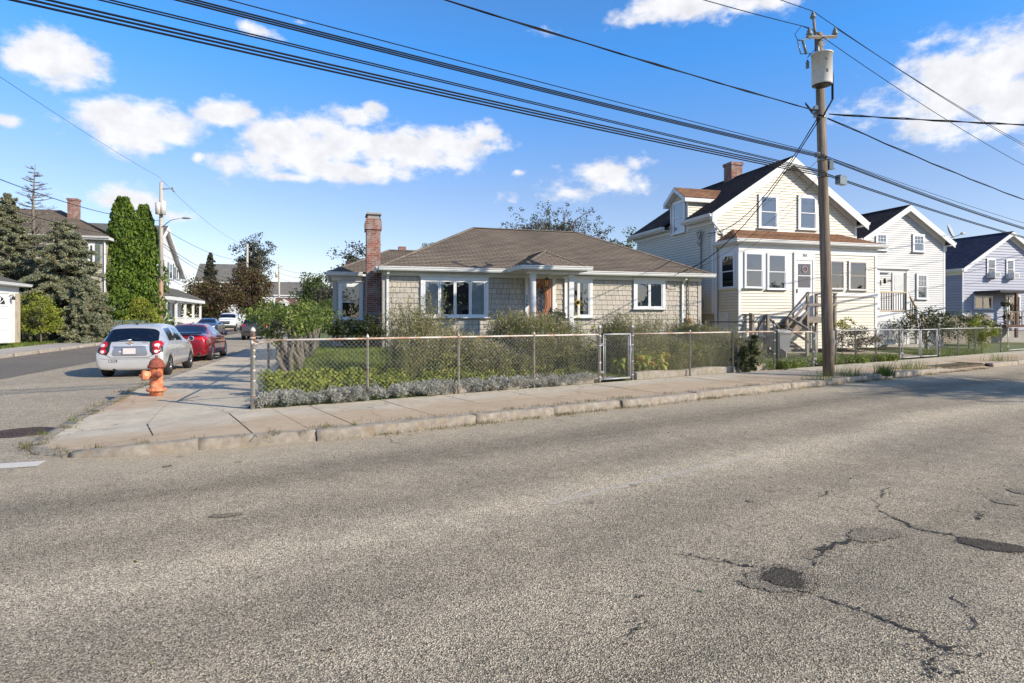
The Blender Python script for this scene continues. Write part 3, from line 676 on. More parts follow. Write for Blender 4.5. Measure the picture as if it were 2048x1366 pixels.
blot('tar_patch', 1745, 1070, 52, 13, M['tar2'], .006, .4, 3); blot('tar_patch', 1984, 1092, 50, 13, M['tar'], .006, -.5, 4)
blot('tar_patch', 2007, 1005, 16, 6, M['tar2'], .006, .3, 5); blot('tar_patch', 2040, 985, 14, 6, M['tar2'], .006, .3, 6); blot('tar_patch', 450, 1032, 26, 4, M['tar2'], .006, .3, 7)
for i, (x, y) in enumerate(((1278,1194),(655,1302),(334,933),(1268,971),(1500,1003))): blot('tar_patch', x, y, 7, 2.0, M['tar2'], .006, .2, 20+i)
fm = MB(); p0, p1 = G(1095,1008), G(1520,910); dv = (p1-p0).normalized(); q = Vector((-dv.y, dv.x, 0)) * .055
fm.poly([p0-q+Vector((0,0,.007)), p1-q+Vector((0,0,.007)), p1+q+Vector((0,0,.007)), p0+q+Vector((0,0,.007))]); fm.build('faded_centre_line', M['faded'], road)
sm_ = MB(); a, b_ = G(-140, 942), G(84, 928); dv = (b_-a).normalized(); q = Vector((-dv.y, dv.x, 0)) * .14
sm_.poly([a-q+Vector((0,0,.008)), b_-q+Vector((0,0,.008)), b_+q+Vector((0,0,.008)), a+q+Vector((0,0,.008))]); sm_.build('stop_line', M['line'], road)
mh = MB(); c = G(44, 866); mh.lathe([(.40,0),(.40,.012),(.36,.014),(.355,.008),(0.01,.008)], (0,0,0), 32)
for i in range(-4, 5):
    for j in range(-4, 5):
        if i*i + j*j < 17: mh.box(i*.07-.02, i*.07+.02, j*.07-.02, j*.07+.02, .006, .0125)
mo = mh.build('manhole_cover', M['iron'], loc=(c.x, c.y, .006)); tag(mo, 'round rusty iron manhole cover in the side street beside the kerb corner', 'manhole cover')
# ================================================================ vegetation helpers
def leaves(name, P, size, mat, parent=None, asp=.5, up=0., jit=.35, kind=None, wz=None):
    P = np.asarray(P, dtype=np.float64); n = len(P)
    a = rng.normal(size=(n, 3)); a[:, 2] += up; a /= np.linalg.norm(a, axis=1)[:, None]
    b = rng.normal(size=(n, 3)); b -= a * (a * b).sum(1)[:, None]; b /= np.linalg.norm(b, axis=1)[:, None]
    L = size * (1 + rng.uniform(-jit, jit, n))[:, None] * .5; W = L * asp
    v = np.empty((n, 4, 3)); v[:, 0] = P - a*L; v[:, 1] = P - b*W + a*L*.1; v[:, 2] = P + a*L; v[:, 3] = P + b*W + a*L*.1
    me = bpy.data.meshes.new(name); me.vertices.add(4*n); me.loops.add(4*n); me.polygons.add(n)
    me.vertices.foreach_set('co', v.ravel()); me.loops.foreach_set('vertex_index', np.arange(4*n, dtype=np.int32))
    me.polygons.foreach_set('loop_start', np.arange(0, 4*n, 4, dtype=np.int32)); me.polygons.foreach_set('loop_total', np.full(n, 4, dtype=np.int32))
    me.materials.append(mat); me.update(calc_edges=True); me.validate()
    o = bpy.data.objects.new(name, me); COL.objects.link(o)
    if parent is not None: o.parent = parent
    if kind: o['kind'] = kind
    return o
def blobs(c, r, n, lump=.35, shell=.55, seed=None):
    """cluster centres unevenly spread in an ellipsoid (c centre, r radii)"""
    g = np.random.default_rng(seed if seed is not None else int(rng.integers(1e9)))
    d = g.normal(size=(n, 3)); d /= np.linalg.norm(d, axis=1)[:, None]; q = shell + (1-shell) * g.random(n) ** .7
    q *= 1 + g.uniform(-lump, lump*.4, n); return np.array(c) + d * q[:, None] * np.array(r)
def puff(centres, rad, per):
    c = np.repeat(np.asarray(centres), per, axis=0); g = rng.normal(size=c.shape); g /= np.linalg.norm(g, axis=1)[:, None]
    rr = (rng.random(len(c)) ** .45)[:, None]; rad = np.repeat(np.asarray(rad) if np.ndim(rad) else np.full(len(centres), rad), per)[:, None]
    g[:, 2] *= .75; return c + g * rr * rad
def limb(b, a, c, r0, r1, bend=.12, n=6, sides=6):
    a, c = Vector(a), Vector(c); L = (c - a).length; o = Vector([random.uniform(-1,1) for _ in range(3)]) * L * bend + Vector((0,0,L*bend*.6))
    pts = []; 
    for k in range(n + 1):
        t = k / n; pts.append(a.lerp(c, t) + o * (4 * t * (1 - t)) * .5 + Vector([random.uniform(-1,1) for _ in range(3)]) * L * .015)
    b.tube(pts, [r0 + (r1 - r0) * (k / n) ** .8 for k in range(n + 1)], sides)
    return pts
def tree(name, label, base, h, rad, cz, rz, ncl, per, lsize, mat, bark, trunk=.15, group=None, cat='tree', prad=None, lump=.35, shell=.45, asp=.55, nb=14, seed=None, lean=(0,0)):
    t = thing(name, label, cat, base, 0, group); c = (lean[0], lean[1], cz); r = (rad, rad, rz)
    cl = blobs(c, r, ncl, lump, shell, seed); cl = cl[cl[:, 2] > .25]
    b = MB(); top = Vector((lean[0]*.5, lean[1]*.5, cz)); tp = limb(b, (0,0,-.1), top, trunk, trunk*.45, .04, 7, 8)
    idx = rng.choice(len(cl), min(nb, len(cl)), replace=False)
    for i in idx:
        s = tp[random.randint(3, 6)]; e = Vector(cl[i]); pts = limb(b, s, e, trunk*.36, trunk*.06, .14, 6, 5)
        for _ in range(2):
            j = int(rng.integers(len(cl)))
            q = Vector(cl[j])
            if (q - pts[4]).length < rad * .9: limb(b, pts[3], q, trunk*.15, trunk*.04, .15, 4, 4)
    b.build('trunk', bark, t)
    pr = prad or rad * .30
    pts = puff(cl, pr * rng.uniform(.6, 1.25, len(cl)), per); pts = pts[pts[:, 2] > .1]
    leaves('crown', pts, lsize, mat, t, asp)
    return t
# ================================================================ FENCE
def chain_mesh(b, P0, P1, z0a, z0b, h, r=.0016, cell=.0636):
    """woven diamond wire between two ground points"""
    L = (P1 - P0).length; u = (P1 - P0) / L; zb = lambda s: z0a + (z0b - z0a) * s / L
    k = cell * 1.35; n = int((L + h) / k) + 2
    for sgn in (1, -1):
        for i in range(n + 1):
            s0 = i * k - (h if sgn > 0 else 0); s1 = s0 + sgn * 0 + h; a, c = (s0, s1) if sgn > 0 else (s0, s0 - h)
            za, zc = 0., h
            # clip against [0,L]
            def clip(a, za, c, zc):
                if a > c: a, za, c, zc = c, zc, a, za
                if c <= 0 or a >= L: return None
                if a < 0: za += (zc - za) * (0 - a) / (c - a); a = 0
                if c > L: zc = za + (zc - za) * (L - a) / (c - a); c = L
                return a, za, c, zc
            q = clip(a, za, c, zc)
            if q is None: continue
            a, za, c, zc = q; b.tube([P0 + u*a + Vector((0,0,zb(a)+za)), P0 + u*c + Vector((0,0,zb(c)+zc))], r, 3, False)
    # knuckled tips above the rail
    for i in range(int(L / k) + 1):
        s = i * k; b.tube([P0 + u*s + Vector((0,0,zb(s)+h)), P0 + u*min(L, s + .012) + Vector((0,0,zb(s)+h+.03))], r, 3, False)
def fence(name, label, pts, h, rail_mat, post_mat=None, term=(), z=.13, meshr=.00095, top=.02, cat='fence', group=None, zl=None, rail_r=.018, mid_rail=False, mesh_mat=None):
    """pts: list of Vectors (post feet). term: indexes of heavy terminal posts"""
    t = thing(name, label, cat, (pts[0].x, pts[0].y, 0), 0, group); o = Vector((pts[0].x, pts[0].y, 0)); zz = zl or [z] * len(pts)
    pp = [Vector((p.x, p.y, 0)) - o for p in pts]
    for i, p in enumerate(pp):
        b = MB(); r = .037 if i in term else .024; hh = h + (.17 if i in term else .03)
        b.lathe([(r, zz[i]-.1), (r, zz[i]+hh-.02), (r*1.18, zz[i]+hh-.02), (r*1.15, zz[i]+hh+.01), (r*.75, zz[i]+hh+.035), (.004, zz[i]+hh+.055)], p, 12)
        if i in term:
            for q in (.12, .45, .85, h-.05): b.lathe([(r+.006, zz[i]+q), (r+.006, zz[i]+q+.03)], p, 12)
        b.build('post', post_mat or M['galv'], t)
    b = MB(); b.tube([p + Vector((0,0,zz[i]+h+top*0)) for i, p in enumerate(pp)], rail_r, 8); b.build('top_rail', rail_mat, t)
    m = MB()
    for i in range(len(pp) - 1):
        zz0 = zz[i] + .03; zz1 = zz[i+1] + .03; chain_mesh(m, pp[i], pp[i+1], zz0, zz1, h - .015 + top, meshr)
    m.build('wire_mesh', mesh_mat or (M['meshwire'] if meshr > .00092 else M['meshwire_far']), t)
    return t
def spts(pxs, a=0.): return [FP(sfence(p, a), a) for p in pxs]
fence_a = fence('chain_link_fence', 'rusty-railed chain link fence from the street corner to the front gate', [C0] + spts([735, 917, 1068]) + [FP(sfence(1199), 0)], 1.13, M['rusty'], post_mat=M['postpaint'], term=(0, 4))
fence('chain_link_fence', 'rusty-railed chain link fence right of the gate, overgrown with dark shrubs', spts([1264, 1380, 1466, 1548]), 1.13, M['rusty'], term=(0, 3), meshr=.00093)
fence('chain_link_fence', 'chain link fence with an orange rusted rail before the wooden steps', spts([1556, 1626]), 1.10, M['rusty'], term=(1,), meshr=.0010)
fence('chain_link_fence', 'chain link fence in front of the reddish rose bush beside the utility pole', spts([1672, 1711, 1752, 1799]), 1.12, M['galv'], term=(3,), meshr=.0009)
fence('chain_link_fence', 'chain link fence under the climbing vine before the lilac-blue house', spts([1878, 1916, 1951, 2002]), 1.12, M['galv'], term=(0, 3), meshr=.0009)
def gate(name, label, p0, p1, h, leafs=1):
    t = thing(name, label, 'gate', (p0.x, p0.y, 0)); v = p1 - p0; L = v.length; u = v / L; b = MB()
    for k in range(leafs):
        a, c = u * (L*k/leafs + .06), u * (L*(k+1)/leafs - .05)
        z0, z1 = .20, .13 + h
        b.tube([a+Vector((0,0,z0)), a+Vector((0,0,z1))], .017, 8); b.tube([c+Vector((0,0,z0)), c+Vector((0,0,z1))], .02, 8)
        b.tube([a+Vector((0,0,z0)), c+Vector((0,0,z0))], .02, 8); b.tube([a+Vector((0,0,z1)), c+Vector((0,0,z1))], .02, 8)
        for q in (.06,): b.tube([a+u*q+Vector((0,0,z0)), a+u*q+Vector((0,0,z1-.05))], .007, 5); b.tube([c-u*q+Vector((0,0,z0)), c-u*q+Vector((0,0,z1-.05))], .007, 5)
    b.build('gate_frame', M['galv'], t)
    m = MB(); chain_mesh(m, Vector((0,0,0))+u*.08, u*(L-.07), .2, .2, h-.10, 0.00095 if p0.y < 16 else .0009); m.build('wire_mesh', M['meshwire'] if p0.y < 16 else M['meshwire_far'], t)
    b = MB(); q = u*(L-.04); b.box(q.x-.03, q.x+.04, q.y-.03, q.y+.03, .85, .92); b.box(q.x-.015, q.x+.015, q.y-.06, q.y+.02, .78, .98)
    b.build('latch', M['galv'], t)
    for z_ in (.35, 1.0): MB().box(-.03, .06, -.025, .025, z_, z_+.05).build('hinge', M['galv'], t)
    return t
gate('pedestrian_gate', 'narrow chain link gate before the path to the house door', FP(sfence(1203), 0), FP(sfence(1263), 0), 1.13)
gate('driveway_gate', 'wide double chain link gate across the driveway of the grey house', FP(sfence(1803), 0), FP(sfence(1875), 0), 1.1, 2)
gate('pedestrian_gate', 'chain link gate at the right edge before the lilac-blue house', FP(sfence(2015), 0), FP(sfence(2052), 0), 1.1)
gate('pedestrian_gate', 'chain link gate half hidden behind the thick utility pole', FP(sfence(1629), 0), FP(sfence(1669), 0), 1.1)
# side fence along the side street (rusty) and the old post
sd = [10.75, 13.2, 15.8, 18.4, 21.]
fence('chain_link_fence', 'rusty chain link fence under the corner hedge along the side street', [ED(-1.35, d) for d in sd], 1.05, M['rusty'], meshr=.0009, zl=[.14 + road_z(d) for d in sd])
for z_ in (.2, .62, .95, 1.16): MB().lathe([(.045, z_+.13), (.045, z_+.16)], (0,0,0), 10).build('clamp', M['rusty'], fence_a)
MB().tube([(0,0,1.23), (.03,.10,1.23), (.03,.75,1.21)], .016, 6).build('brace_rail', M['rusty'], fence_a)
dk = 24.
fence('tall_chain_link_fence', 'tall chain link fence left of the house side wing', [ED(-1.2, 23.5), ED(-.9, 26.), Vector((-8.9, 28., 0)), Vector((-7.6, 27.6, 0))][1:], 1.55, M['galv'], zl=[.5, .55, .55], meshr=.0009)
# low stone edging of the raised yard
for sA, sB, lb in ((3.2, 7.5, 'left'), (8.9, 14.4, 'right')):
    st_ = MB(); s_ = sA; z0_ = .3
    P0_ = [FP(sA, .09), FP(sB, .09), FP(sB, .23), FP(sA, .23)]; n_ = 12
    rows = [[st_.V(FP(sA+(sB-sA)*k/n_, a_ + random.uniform(-.008,.008)) + Vector((0,0,z_))) for a_, z_ in ((.09,.05),(.09,.29+.02*math.sin(k*1.3)),(.23,.30+.02*math.sin(k*1.3)),(.23,.05))] for k in range(n_+1)]
    for A, B in zip(rows, rows[1:]):
        for k in range(3): st_.face([A[k], B[k], B[k+1], A[k+1]])
    st_.face(rows[0]); st_.face(rows[-1][::-1])
    tag(st_.build('garden_edging', M['granite']), 'low weathered concrete edging behind the fence, %s of the gate' % lb, 'edging')
# path from the gate to the porch
strip('garden_path', [[FP(sfence(1210)+k*.0 - .16*a, a+.05), FP(sfence(1258) - .16*a, a+.05)] for k, a in enumerate((0, .8, 1.6, 2.4, 3.2, 4.2, 5.0))], lambda p: lot_z(p) + .02, M['concrete2'])
strip('driveway', [[FP(sfence(1806), a), FP(sfence(1874), a)] for a in (0.05, 1, 2, 4, 7)], lambda p: lot_z(p) + .02, M['asphalt_side'])
# ================================================================ HOUSE PARTS
def WX(o, face):
    o = Vector(o); x, y = {'front': ((1,0,0),(0,1,0)), 'left': ((0,-1,0),(1,0,0)), 'right': ((0,1,0),(-1,0,0))}[face]
    m = Matrix.Identity(4)
    for i in range(3): m[i][0] = x[i]; m[i][1] = y[i]; m[i][2] = (0,0,1)[i]; m[i][3] = o[i]
    return m
def window(par, xf, x0, x1, z0, z1, kind='hung', n=1, tw=.11, cap=True, blind='blind', bl=1.0, trim=None, sash=None, sill=True, muntin=0, label=None, base=0.03, splits=None):
    """x0..z1 are the outer edges of the trim; kind hung (two sashes) or case (n casements)"""
    trim = trim or M['trimwhite']; sash = sash or M['trimwhite']
    b = MB(); b.xf = xf; y = -base
    b.box(x0, x0+tw, y-.045, y, z0, z1); b.box(x1-tw, x1, y-.045, y, z0, z1); b.box(x0+tw, x1-tw, y-.046, y, z1-tw, z1); b.box(x0+tw, x1-tw, y-.046, y, z0, z0+tw*.7)
    if cap: b.prism([(y, z1), (y-.06, z1), (y-.115, z1+.05), (y-.115, z1+.07), (y, z1+.08)], 'x', x0-.05, x1+.05)
    b.mi = 1; b.box(x0+tw, x1-tw, y-.003, y+.02, z0+tw*.7, z1-tw); b.mi = 0  # dark board stands in for the unlit room behind the panes
    wo_ = b.build('window', [trim, M['dark']], par)
    if label: wo_['label'] = label
    if sill:
        b = MB(); b.xf = xf; b.prism([(y, z0-.005), (y-.10, z0-.005), (y-.10, z0+.025), (y-.046, z0+.04), (y, z0+.04)], 'x', x0-.04, x1+.04); b.build('sill', trim, wo_)
    a0, a1, c0, c1 = x0+tw, x1-tw, z0+tw*.7, z1-tw; sb = MB(); sb.xf = xf; gb_ = MB(); gb_.xf = xf; fw = .035
    def sashbox(p0, p1, q0, q1, yy, w_=fw):
        sb.box(p0, p0+w_, yy-.03, yy, q0, q1); sb.box(p1-w_, p1, yy-.03, yy, q0, q1); sb.box(p0+w_, p1-w_, yy-.0305, yy, q0, q0+w_); sb.box(p0+w_, p1-w_, yy-.0305, yy, q1-w_, q1)
        gb_.poly([(p0+w_, yy-.016, q0+w_), (p1-w_, yy-.016, q0+w_), (p1-w_, yy-.016, q1-w_), (p0+w_, yy-.016, q1-w_)])
    if kind == 'hung':
        mid = (c0 + c1) / 2; sashbox(a0, a1, c0, mid + .018, y - .0); sashbox(a0, a1, mid - .018, c1, y - .012 - .0)
        if muntin:
            for i in range(1, 3): xx = a0 + (a1-a0)*i/3; sb.box(xx-.009, xx+.009, y-.034, y-.02, mid+.02, c1-fw)
            zz = (mid + c1)/2; sb.box(a0+fw, a1-fw, y-.033, y-.021, zz-.009, zz+.009)
    else:
        es_ = splits or [a0 + (a1-a0)*i/n for i in range(n+1)]
        for p, q in zip(es_, es_[1:]): sashbox(p+.004, q-.004, c0, c1, y, .045)
    sb.build('sash', sash, wo_); gb_.build('glass', M['glass'], wo_)
    if blind:
        b = MB(); b.xf = xf; yb = y - .006
        if blind == 'blind':
            z = c1 - .01; zb = c1 - (c1-c0)*bl
            while z > zb + .02: b.poly([(a0+.03, yb, z-.022), (a1-.03, yb, z-.022), (a1-.03, yb-.006, z), (a0+.03, yb-.006, z)]); z -= .027
            b.build('blind', M['blind'], wo_)
        else:
            k = 26; 
            xs = [a0+.03 + (a1-a0-.06)*i/k for i in range(k+1)]
            for i in range(k):
                if blind == 'part' and .30 < (i+.5)/k < .72:
                    if len(b.v): b.build('curtain', M['curtain'], wo_); b = MB(); b.xf = xf
                    continue
                b.poly([(xs[i], yb - .006*(i%2), c1-(c1-c0)*bl+.02), (xs[i+1], yb - .006*((i+1)%2), c1-(c1-c0)*bl+.02), (xs[i+1], yb - .006*((i+1)%2), c1-.02), (xs[i], yb - .006*(i%2), c1-.02)])
            b.build('curtain', M['curtain'], wo_)
    return wo_
def gutter(b, x0, x1, y, z):
    """ogee gutter along x, back at y, top at z, front towards -y"""
    b.prism([(y, z), (y, z-.13), (y-.075, z-.13), (y-.10, z-.085), (y-.10, z-.05), (y-.125, z-.03), (y-.125, z), (y-.112, z), (y-.112, z-.02), (y-.012, z-.02), (y-.012, z)], 'x', x0, x1)
def brickbox(b, x0, x1, y0, y1, z0, z1, top=True):
    per = 0
    cs = [(x0,y0),(x1,y0),(x1,y1),(x0,y1),(x0,y0)]
    for (ax, ay), (bx, by) in zip(cs, cs[1:]):
        L = math.hypot(bx-ax, by-ay); b.poly([(ax,ay,z0),(bx,by,z0),(bx,by,z1),(ax,ay,z1)], [(per,z0),(per+L,z0),(per+L,z1),(per,z1)]); per += L
    b.poly([(x0,y0,z1),(x1,y0,z1),(x1,y1,z1),(x0,y1,z1)], [(x0,y0),(x1,y0),(x1,y1),(x0,y1)]); b.poly([(x0,y1,z0),(x1,y1,z0),(x1,y0,z0),(x0,y0,z0)], [(0,0)]*4)
def roofpoly(b, pts, lift=.014, h=.14, thick=0):
    """planar roof polygon; first two points are the eave (left to right seen from outside)"""
    P = [Vector(p) for p in pts]; u = (P[1]-P[0]).normalized(); n = u.cross(P[2]-P[0]).normalized(); v = n.cross(u)
    poly = [((p-P[0]).dot(u), (p-P[0]).dot(v)) for p in P]; b.lap(P[0], u, v, n, poly, h, lift, uvs=(random.random()*3, 0))
def strip3(b, a, c, w, t):
    """cap strip (ridge/hip) along a->c"""
    a, c = Vector(a), Vector(c); d = (c-a).normalized(); s = d.cross(Vector((0,0,1))).normalized()
    for sg in (1, -1):
        b.poly([a+Vector((0,0,t)), c+Vector((0,0,t)), c+s*w*sg+Vector((0,0,t-w*.42)), a+s*w*sg+Vector((0,0,t-w*.42))], [(0,0),((c-a).length,0),((c-a).length,.14),(0,.14)])
# ================================================================ HOUSE 256 (grey-brown shingled bungalow)
H = Frame(-4.25, 20.0)
t = thing('bungalow', 'single storey taupe shingled bungalow with hip roof and small front porch', 'house', (H.o.x, H.o.y, 0), ANG)
W1 = H.f(1400, 600)[0]; ZE = 3.35; DEP = 7.25; OH = .35
GZ = .35
b = MB()
b.mi = 1; b.box(0, W1, 0.001, DEP, GZ, ZE-.12); b.box(-1.6, .1, 2.852, 7.0, GZ, ZE-.12); b.mi = 0
FW = [(0, GZ+.2), (W1, GZ+.2), (W1, ZE-.14), (0, ZE-.14)]
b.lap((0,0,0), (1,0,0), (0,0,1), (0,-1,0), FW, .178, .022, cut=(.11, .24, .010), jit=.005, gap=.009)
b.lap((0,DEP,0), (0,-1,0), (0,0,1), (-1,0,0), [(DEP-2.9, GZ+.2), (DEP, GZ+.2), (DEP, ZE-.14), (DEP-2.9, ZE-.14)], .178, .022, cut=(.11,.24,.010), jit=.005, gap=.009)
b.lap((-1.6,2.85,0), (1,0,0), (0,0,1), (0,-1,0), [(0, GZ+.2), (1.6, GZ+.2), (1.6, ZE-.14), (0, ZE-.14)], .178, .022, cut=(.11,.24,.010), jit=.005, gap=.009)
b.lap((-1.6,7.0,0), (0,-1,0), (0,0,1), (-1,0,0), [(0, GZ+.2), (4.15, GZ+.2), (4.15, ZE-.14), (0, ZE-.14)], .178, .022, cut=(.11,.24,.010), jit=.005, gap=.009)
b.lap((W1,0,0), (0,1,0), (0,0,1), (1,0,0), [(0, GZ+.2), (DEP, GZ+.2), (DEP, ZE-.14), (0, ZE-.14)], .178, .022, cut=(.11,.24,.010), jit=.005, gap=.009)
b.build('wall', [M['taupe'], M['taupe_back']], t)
for q1, q2 in (((-.035, .11, -.036, .0), (-.036, 0, 0.001, .11)), ((W1-.11, W1+.035, -.036, 0), (W1, W1+.036, .001, .11)), ((-1.636, -1.49, 2.814, 2.85), (-1.637, -1.6, 2.851, 2.96))):
    b = MB(); b.box(*q1, GZ, ZE-.14); b.box(*q2, GZ, ZE-.14); b.build('corner_board', M['taupe_trim'], t)
# roof
eL, eR, eF, eB = -.15, W1+OH, -OH, DEP+OH; hD = (eB-eF)/2; RZ = ZE + hD*.5
rL, rR, rY = eL+hD, eR-hD, eF+hD
b = MB()
roofpoly(b, [(eL,eF,ZE),(eR,eF,ZE),(rR,rY,RZ),(rL,rY,RZ)]); roofpoly(b, [(eL,eB,ZE),(eL,eF,ZE),(rL,rY,RZ)]); roofpoly(b, [(eR,eF,ZE),(eR,eB,ZE),(rR,rY,RZ)]); roofpoly(b, [(eR,eB,ZE),(eL,eB,ZE),(rL,rY,RZ),(rR,rY,RZ)])
for a_, c_ in (((eL,eF,ZE),(rL,rY,RZ)), ((eR,eF,ZE),(rR,rY,RZ)), ((rL,rY,RZ),(rR,rY,RZ)), ((eL,eB,ZE),(rL,rY,RZ))): strip3(b, a_, c_, .13, .035)
# side wing roof
wx, wy, wb = -1.75, 2.5, 7.15; hw = (wb-wy)/2; wz = ZE + hw*.48
roofpoly(b, [(wx,wy,ZE),(.9,wy,ZE),(1.6,wy+hw,wz),(wx+hw,wy+hw,wz)]); roofpoly(b, [(wx,wb,ZE),(wx,wy,ZE),(wx+hw,wy+hw,wz)]); roofpoly(b, [(2,wb,ZE),(wx,wb,ZE),(wx+hw,wy+hw,wz),(2,wy+hw,wz)])
for a_, c_ in (((wx,wy,ZE),(wx+hw,wy+hw,wz)), ((wx+hw,wy+hw,wz),(1.7,wy+hw,wz))): strip3(b, a_, c_, .13, .03)
# porch roof
pX0 = H.f(1045, 530, -1.98)[0]; pX1 = H.f(1181, 530, -1.98)[0]; pY = -1.95; ph = (pX1-pX0)/2; pz = ZE + ph*.52; pm = (pX0+pX1)/2; py_ = pY+ph
roofpoly(b, [(pX0,pY,ZE),(pX1,pY,ZE),(pm,py_,pz)], h=.12); roofpoly(b, [(pX0,.9,ZE),(pX0,pY,ZE),(pm,py_,pz),(pm,.9,pz)], h=.12); roofpoly(b, [(pX1,pY,ZE),(pX1,.9,ZE),(pm,.9,pz),(pm,py_,pz)], h=.12)
for a_, c_ in (((pX0,pY,ZE),(pm,py_,pz)), ((pX1,pY,ZE),(pm,py_,pz)), ((pm,py_,pz),(pm,.9,pz))): strip3(b, a_, c_, .10, .03)
b.build('roof', M['roof_brown'], t)
# soffit + fascia + frieze
b = MB(); b.box(eL+.02, eR-.02, eF+.02, .0, ZE-.135, ZE-.06); b.box(eL+.02, 0, 0.001, DEP, ZE-.135, ZE-.06); b.box(W1, eR-.02, .001, DEP, ZE-.136, ZE-.06)
b.box(wx+.02, -.16, wy+.02, 2.9, ZE-.137, ZE-.06); b.box(wx+.02, -1.6, 2.901, 7, ZE-.136, ZE-.06); b.box(-.035, W1+.035, -.055, -.024, ZE-.27, ZE-.137); b.box(-1.636, -.57, 2.79, 2.826, ZE-.29, ZE-.138)
b.box(pX0+.06, pX1-.06, pY+.10, -.36, ZE-.15, ZE-.05); b.box(pX0+.28, pX1-.28, pY+.26, pY+.42, ZE-.24, ZE-.151); b.build('soffit', M['white'], t)
b = MB(); gutter(b, eL-.02, pX0, eF, ZE); gutter(b, pX1, eR+.06, eF, ZE); gutter(b, pX0-.06, pX1+.06, pY, ZE); gutter(b, wx-.06, -.57, wy, ZE)
for x_, f_, a_, c_ in ((eL, 'left', -eF, -.9+0), (wx, 'left', -wy, -wb), (pX0, 'left', -pY, -eF)):
    b.xf = WX((x_, 0, 0), 'left'); gutter(b, min(-a_ if False else c_, a_) if f_ == 'x' else min(c_, a_), max(c_, a_), 0, ZE); b.xf = None
b.build('gutter', M['white'], t)
def downspout(par, x, y, z0, z1, reach=.3, w=.075, mat=None):
    b = MB(); b.box(x-w/2, x+w/2, y-.085, y-.03, z0, z1-.28); 
    b.prism([(y-.03, z1-.30), (y-.085, z1-.30), (y-reach-.03, z1-.10), (y-reach+.03, z1-.10)], 'x', x-w/2+.001, x+w/2-.001); b.box(x-w/2+.002, x+w/2-.002, y-reach-.03, y-reach+.03, z1-.14, z1)
    for z in (z0+.4, (z0+z1)/2): b.box(x-w/2-.01, x+w/2+.01, y-.09, y-.028, z, z+.03)
    return b.build('downspout', mat or M['white'], par)
downspout(t, H.f(775, 600)[0], 0, .4, ZE-.1); downspout(t, H.f(1363.5, 600)[0], 0, .4, ZE-.1)
I4 = Matrix.Identity(4)
def fwin(Fm, par, pxl, pxr, pyt, pyb, yl=0., side=None, xl=0., **k):
    if side is None:
        x0, za = Fm.f(pxl, pyt, yl); x1, zb = Fm.f(pxr, pyb, yl); xm, zt = Fm.f((pxl+pxr)/2, pyt, yl); _, zbm = Fm.f((pxl+pxr)/2, pyb, yl)
        return window(par, WX((0, yl, 0), 'front'), x0, x1, zbm, zt, **k)
    y0, _ = Fm.g(pxl, pyt, xl); y1, _ = Fm.g(pxr, pyb, xl); _, zt = Fm.g((pxl+pxr)/2, pyt, xl); _, zb = Fm.g((pxl+pxr)/2, pyb, xl)
    return window(par, WX((xl, 0, 0), 'left'), -max(y0, y1), -min(y0, y1), zb, zt, **k)
fwin(H, t, 841, 976, 555, 636, kind='case', n=4, blind='part', bl=1., label='wide four-pane window left of the door')
fwin(H, t, 1128, 1184, 557, 636, kind='case', n=2, blind='part', label='narrow window right behind the porch post')
fwin(H, t, 1266, 1329, 560, 619, kind='case', n=2, blind='blind', label='small two-pane window at the right end')
fwin(H, t, 676.5, 726, 566, 640, yl=2.85, kind='hung', blind='blind', bl=.48, label='tall shaded window of the side wing')
# door with carved oval light
dx0, dz1 = H.f(1049.5, 549); dx1, _ = H.f(1110, 549); dzb = .95
b = MB(); b.box(dx0, dx0+.12, -.075, -.0, dzb, dz1); b.box(dx1-.12, dx1, -.075, 0, dzb, dz1); b.box(dx0+.12, dx1-.12, -.076, 0, dz1-.14, dz1)
b.prism([(0, dz1), (-.09, dz1), (-.13, dz1+.05), (-.13, dz1+.07), (0, dz1+.08)], 'x', dx0-.05, dx1+.05)
fr_ = b.build('door_frame', M['white'], t)
b = MB(); b.box(dx0+.12, dx1-.12, -.04, -.01, dzb, dz1-.14); cx_ = (dx0+dx1)/2; cz_ = H.f(1078, 601)[1]; ro, rz_ = .17, .50
def oval(b, cx, cz, rx, rz, y, w, n=40):
    for i in range(n):
        a0, a1 = 2*math.pi*i/n, 2*math.pi*(i+1)/n
        p = [(cx+rx*math.cos(a)*k_, y - yy, cz+rz*math.sin(a)*kz) for a, k_, kz, yy in ((a0,1,1,0),(a1,1,1,0),(a1,1+w/rx*.5,1+w/rz*.5,.028),(a0,1+w/rx*.5,1+w/rz*.5,.028))]
        q = [p[3], p[2], (cx+rx*math.cos(a1)*(1+w/rx), y, cz+rz*math.sin(a1)*(1+w/rz)), (cx+rx*math.cos(a0)*(1+w/rx), y, cz+rz*math.sin(a0)*(1+w/rz))]; b.poly(p); b.poly(q)
oval(b, cx_, cz_, ro, rz_, -.04, .06); oval(b, cx_, cz_, ro+.07, rz_+.07, -.04, .035)
for sx in (-1, 1):
    x0_, x1_ = sorted((cx_+sx*.07, cx_+sx*.27)); b.box(x0_, x1_, -.052, -.04, dzb+.12, dzb+.42); b.box(x0_+.03, x1_-.03, -.058, -.05, dzb+.15, dzb+.39)
    b.box(*sorted((cx_+sx*.33, cx_+sx*.36)), -.05, -.04, dzb+.1, dz1-.2)
do = b.build('front_door', M['door_wood'], t)
b = MB(); n = 40; b.poly([(cx_+ro*.99*math.cos(2*math.pi*i/n), -.043, cz_+rz_*.99*math.sin(2*math.pi*i/n)) for i in range(n)]); b.build('oval_glass', paint('leaded_glass_dark', (.03,.035,.045), .12, .3, 20, spec=.6), do)
b = MB()
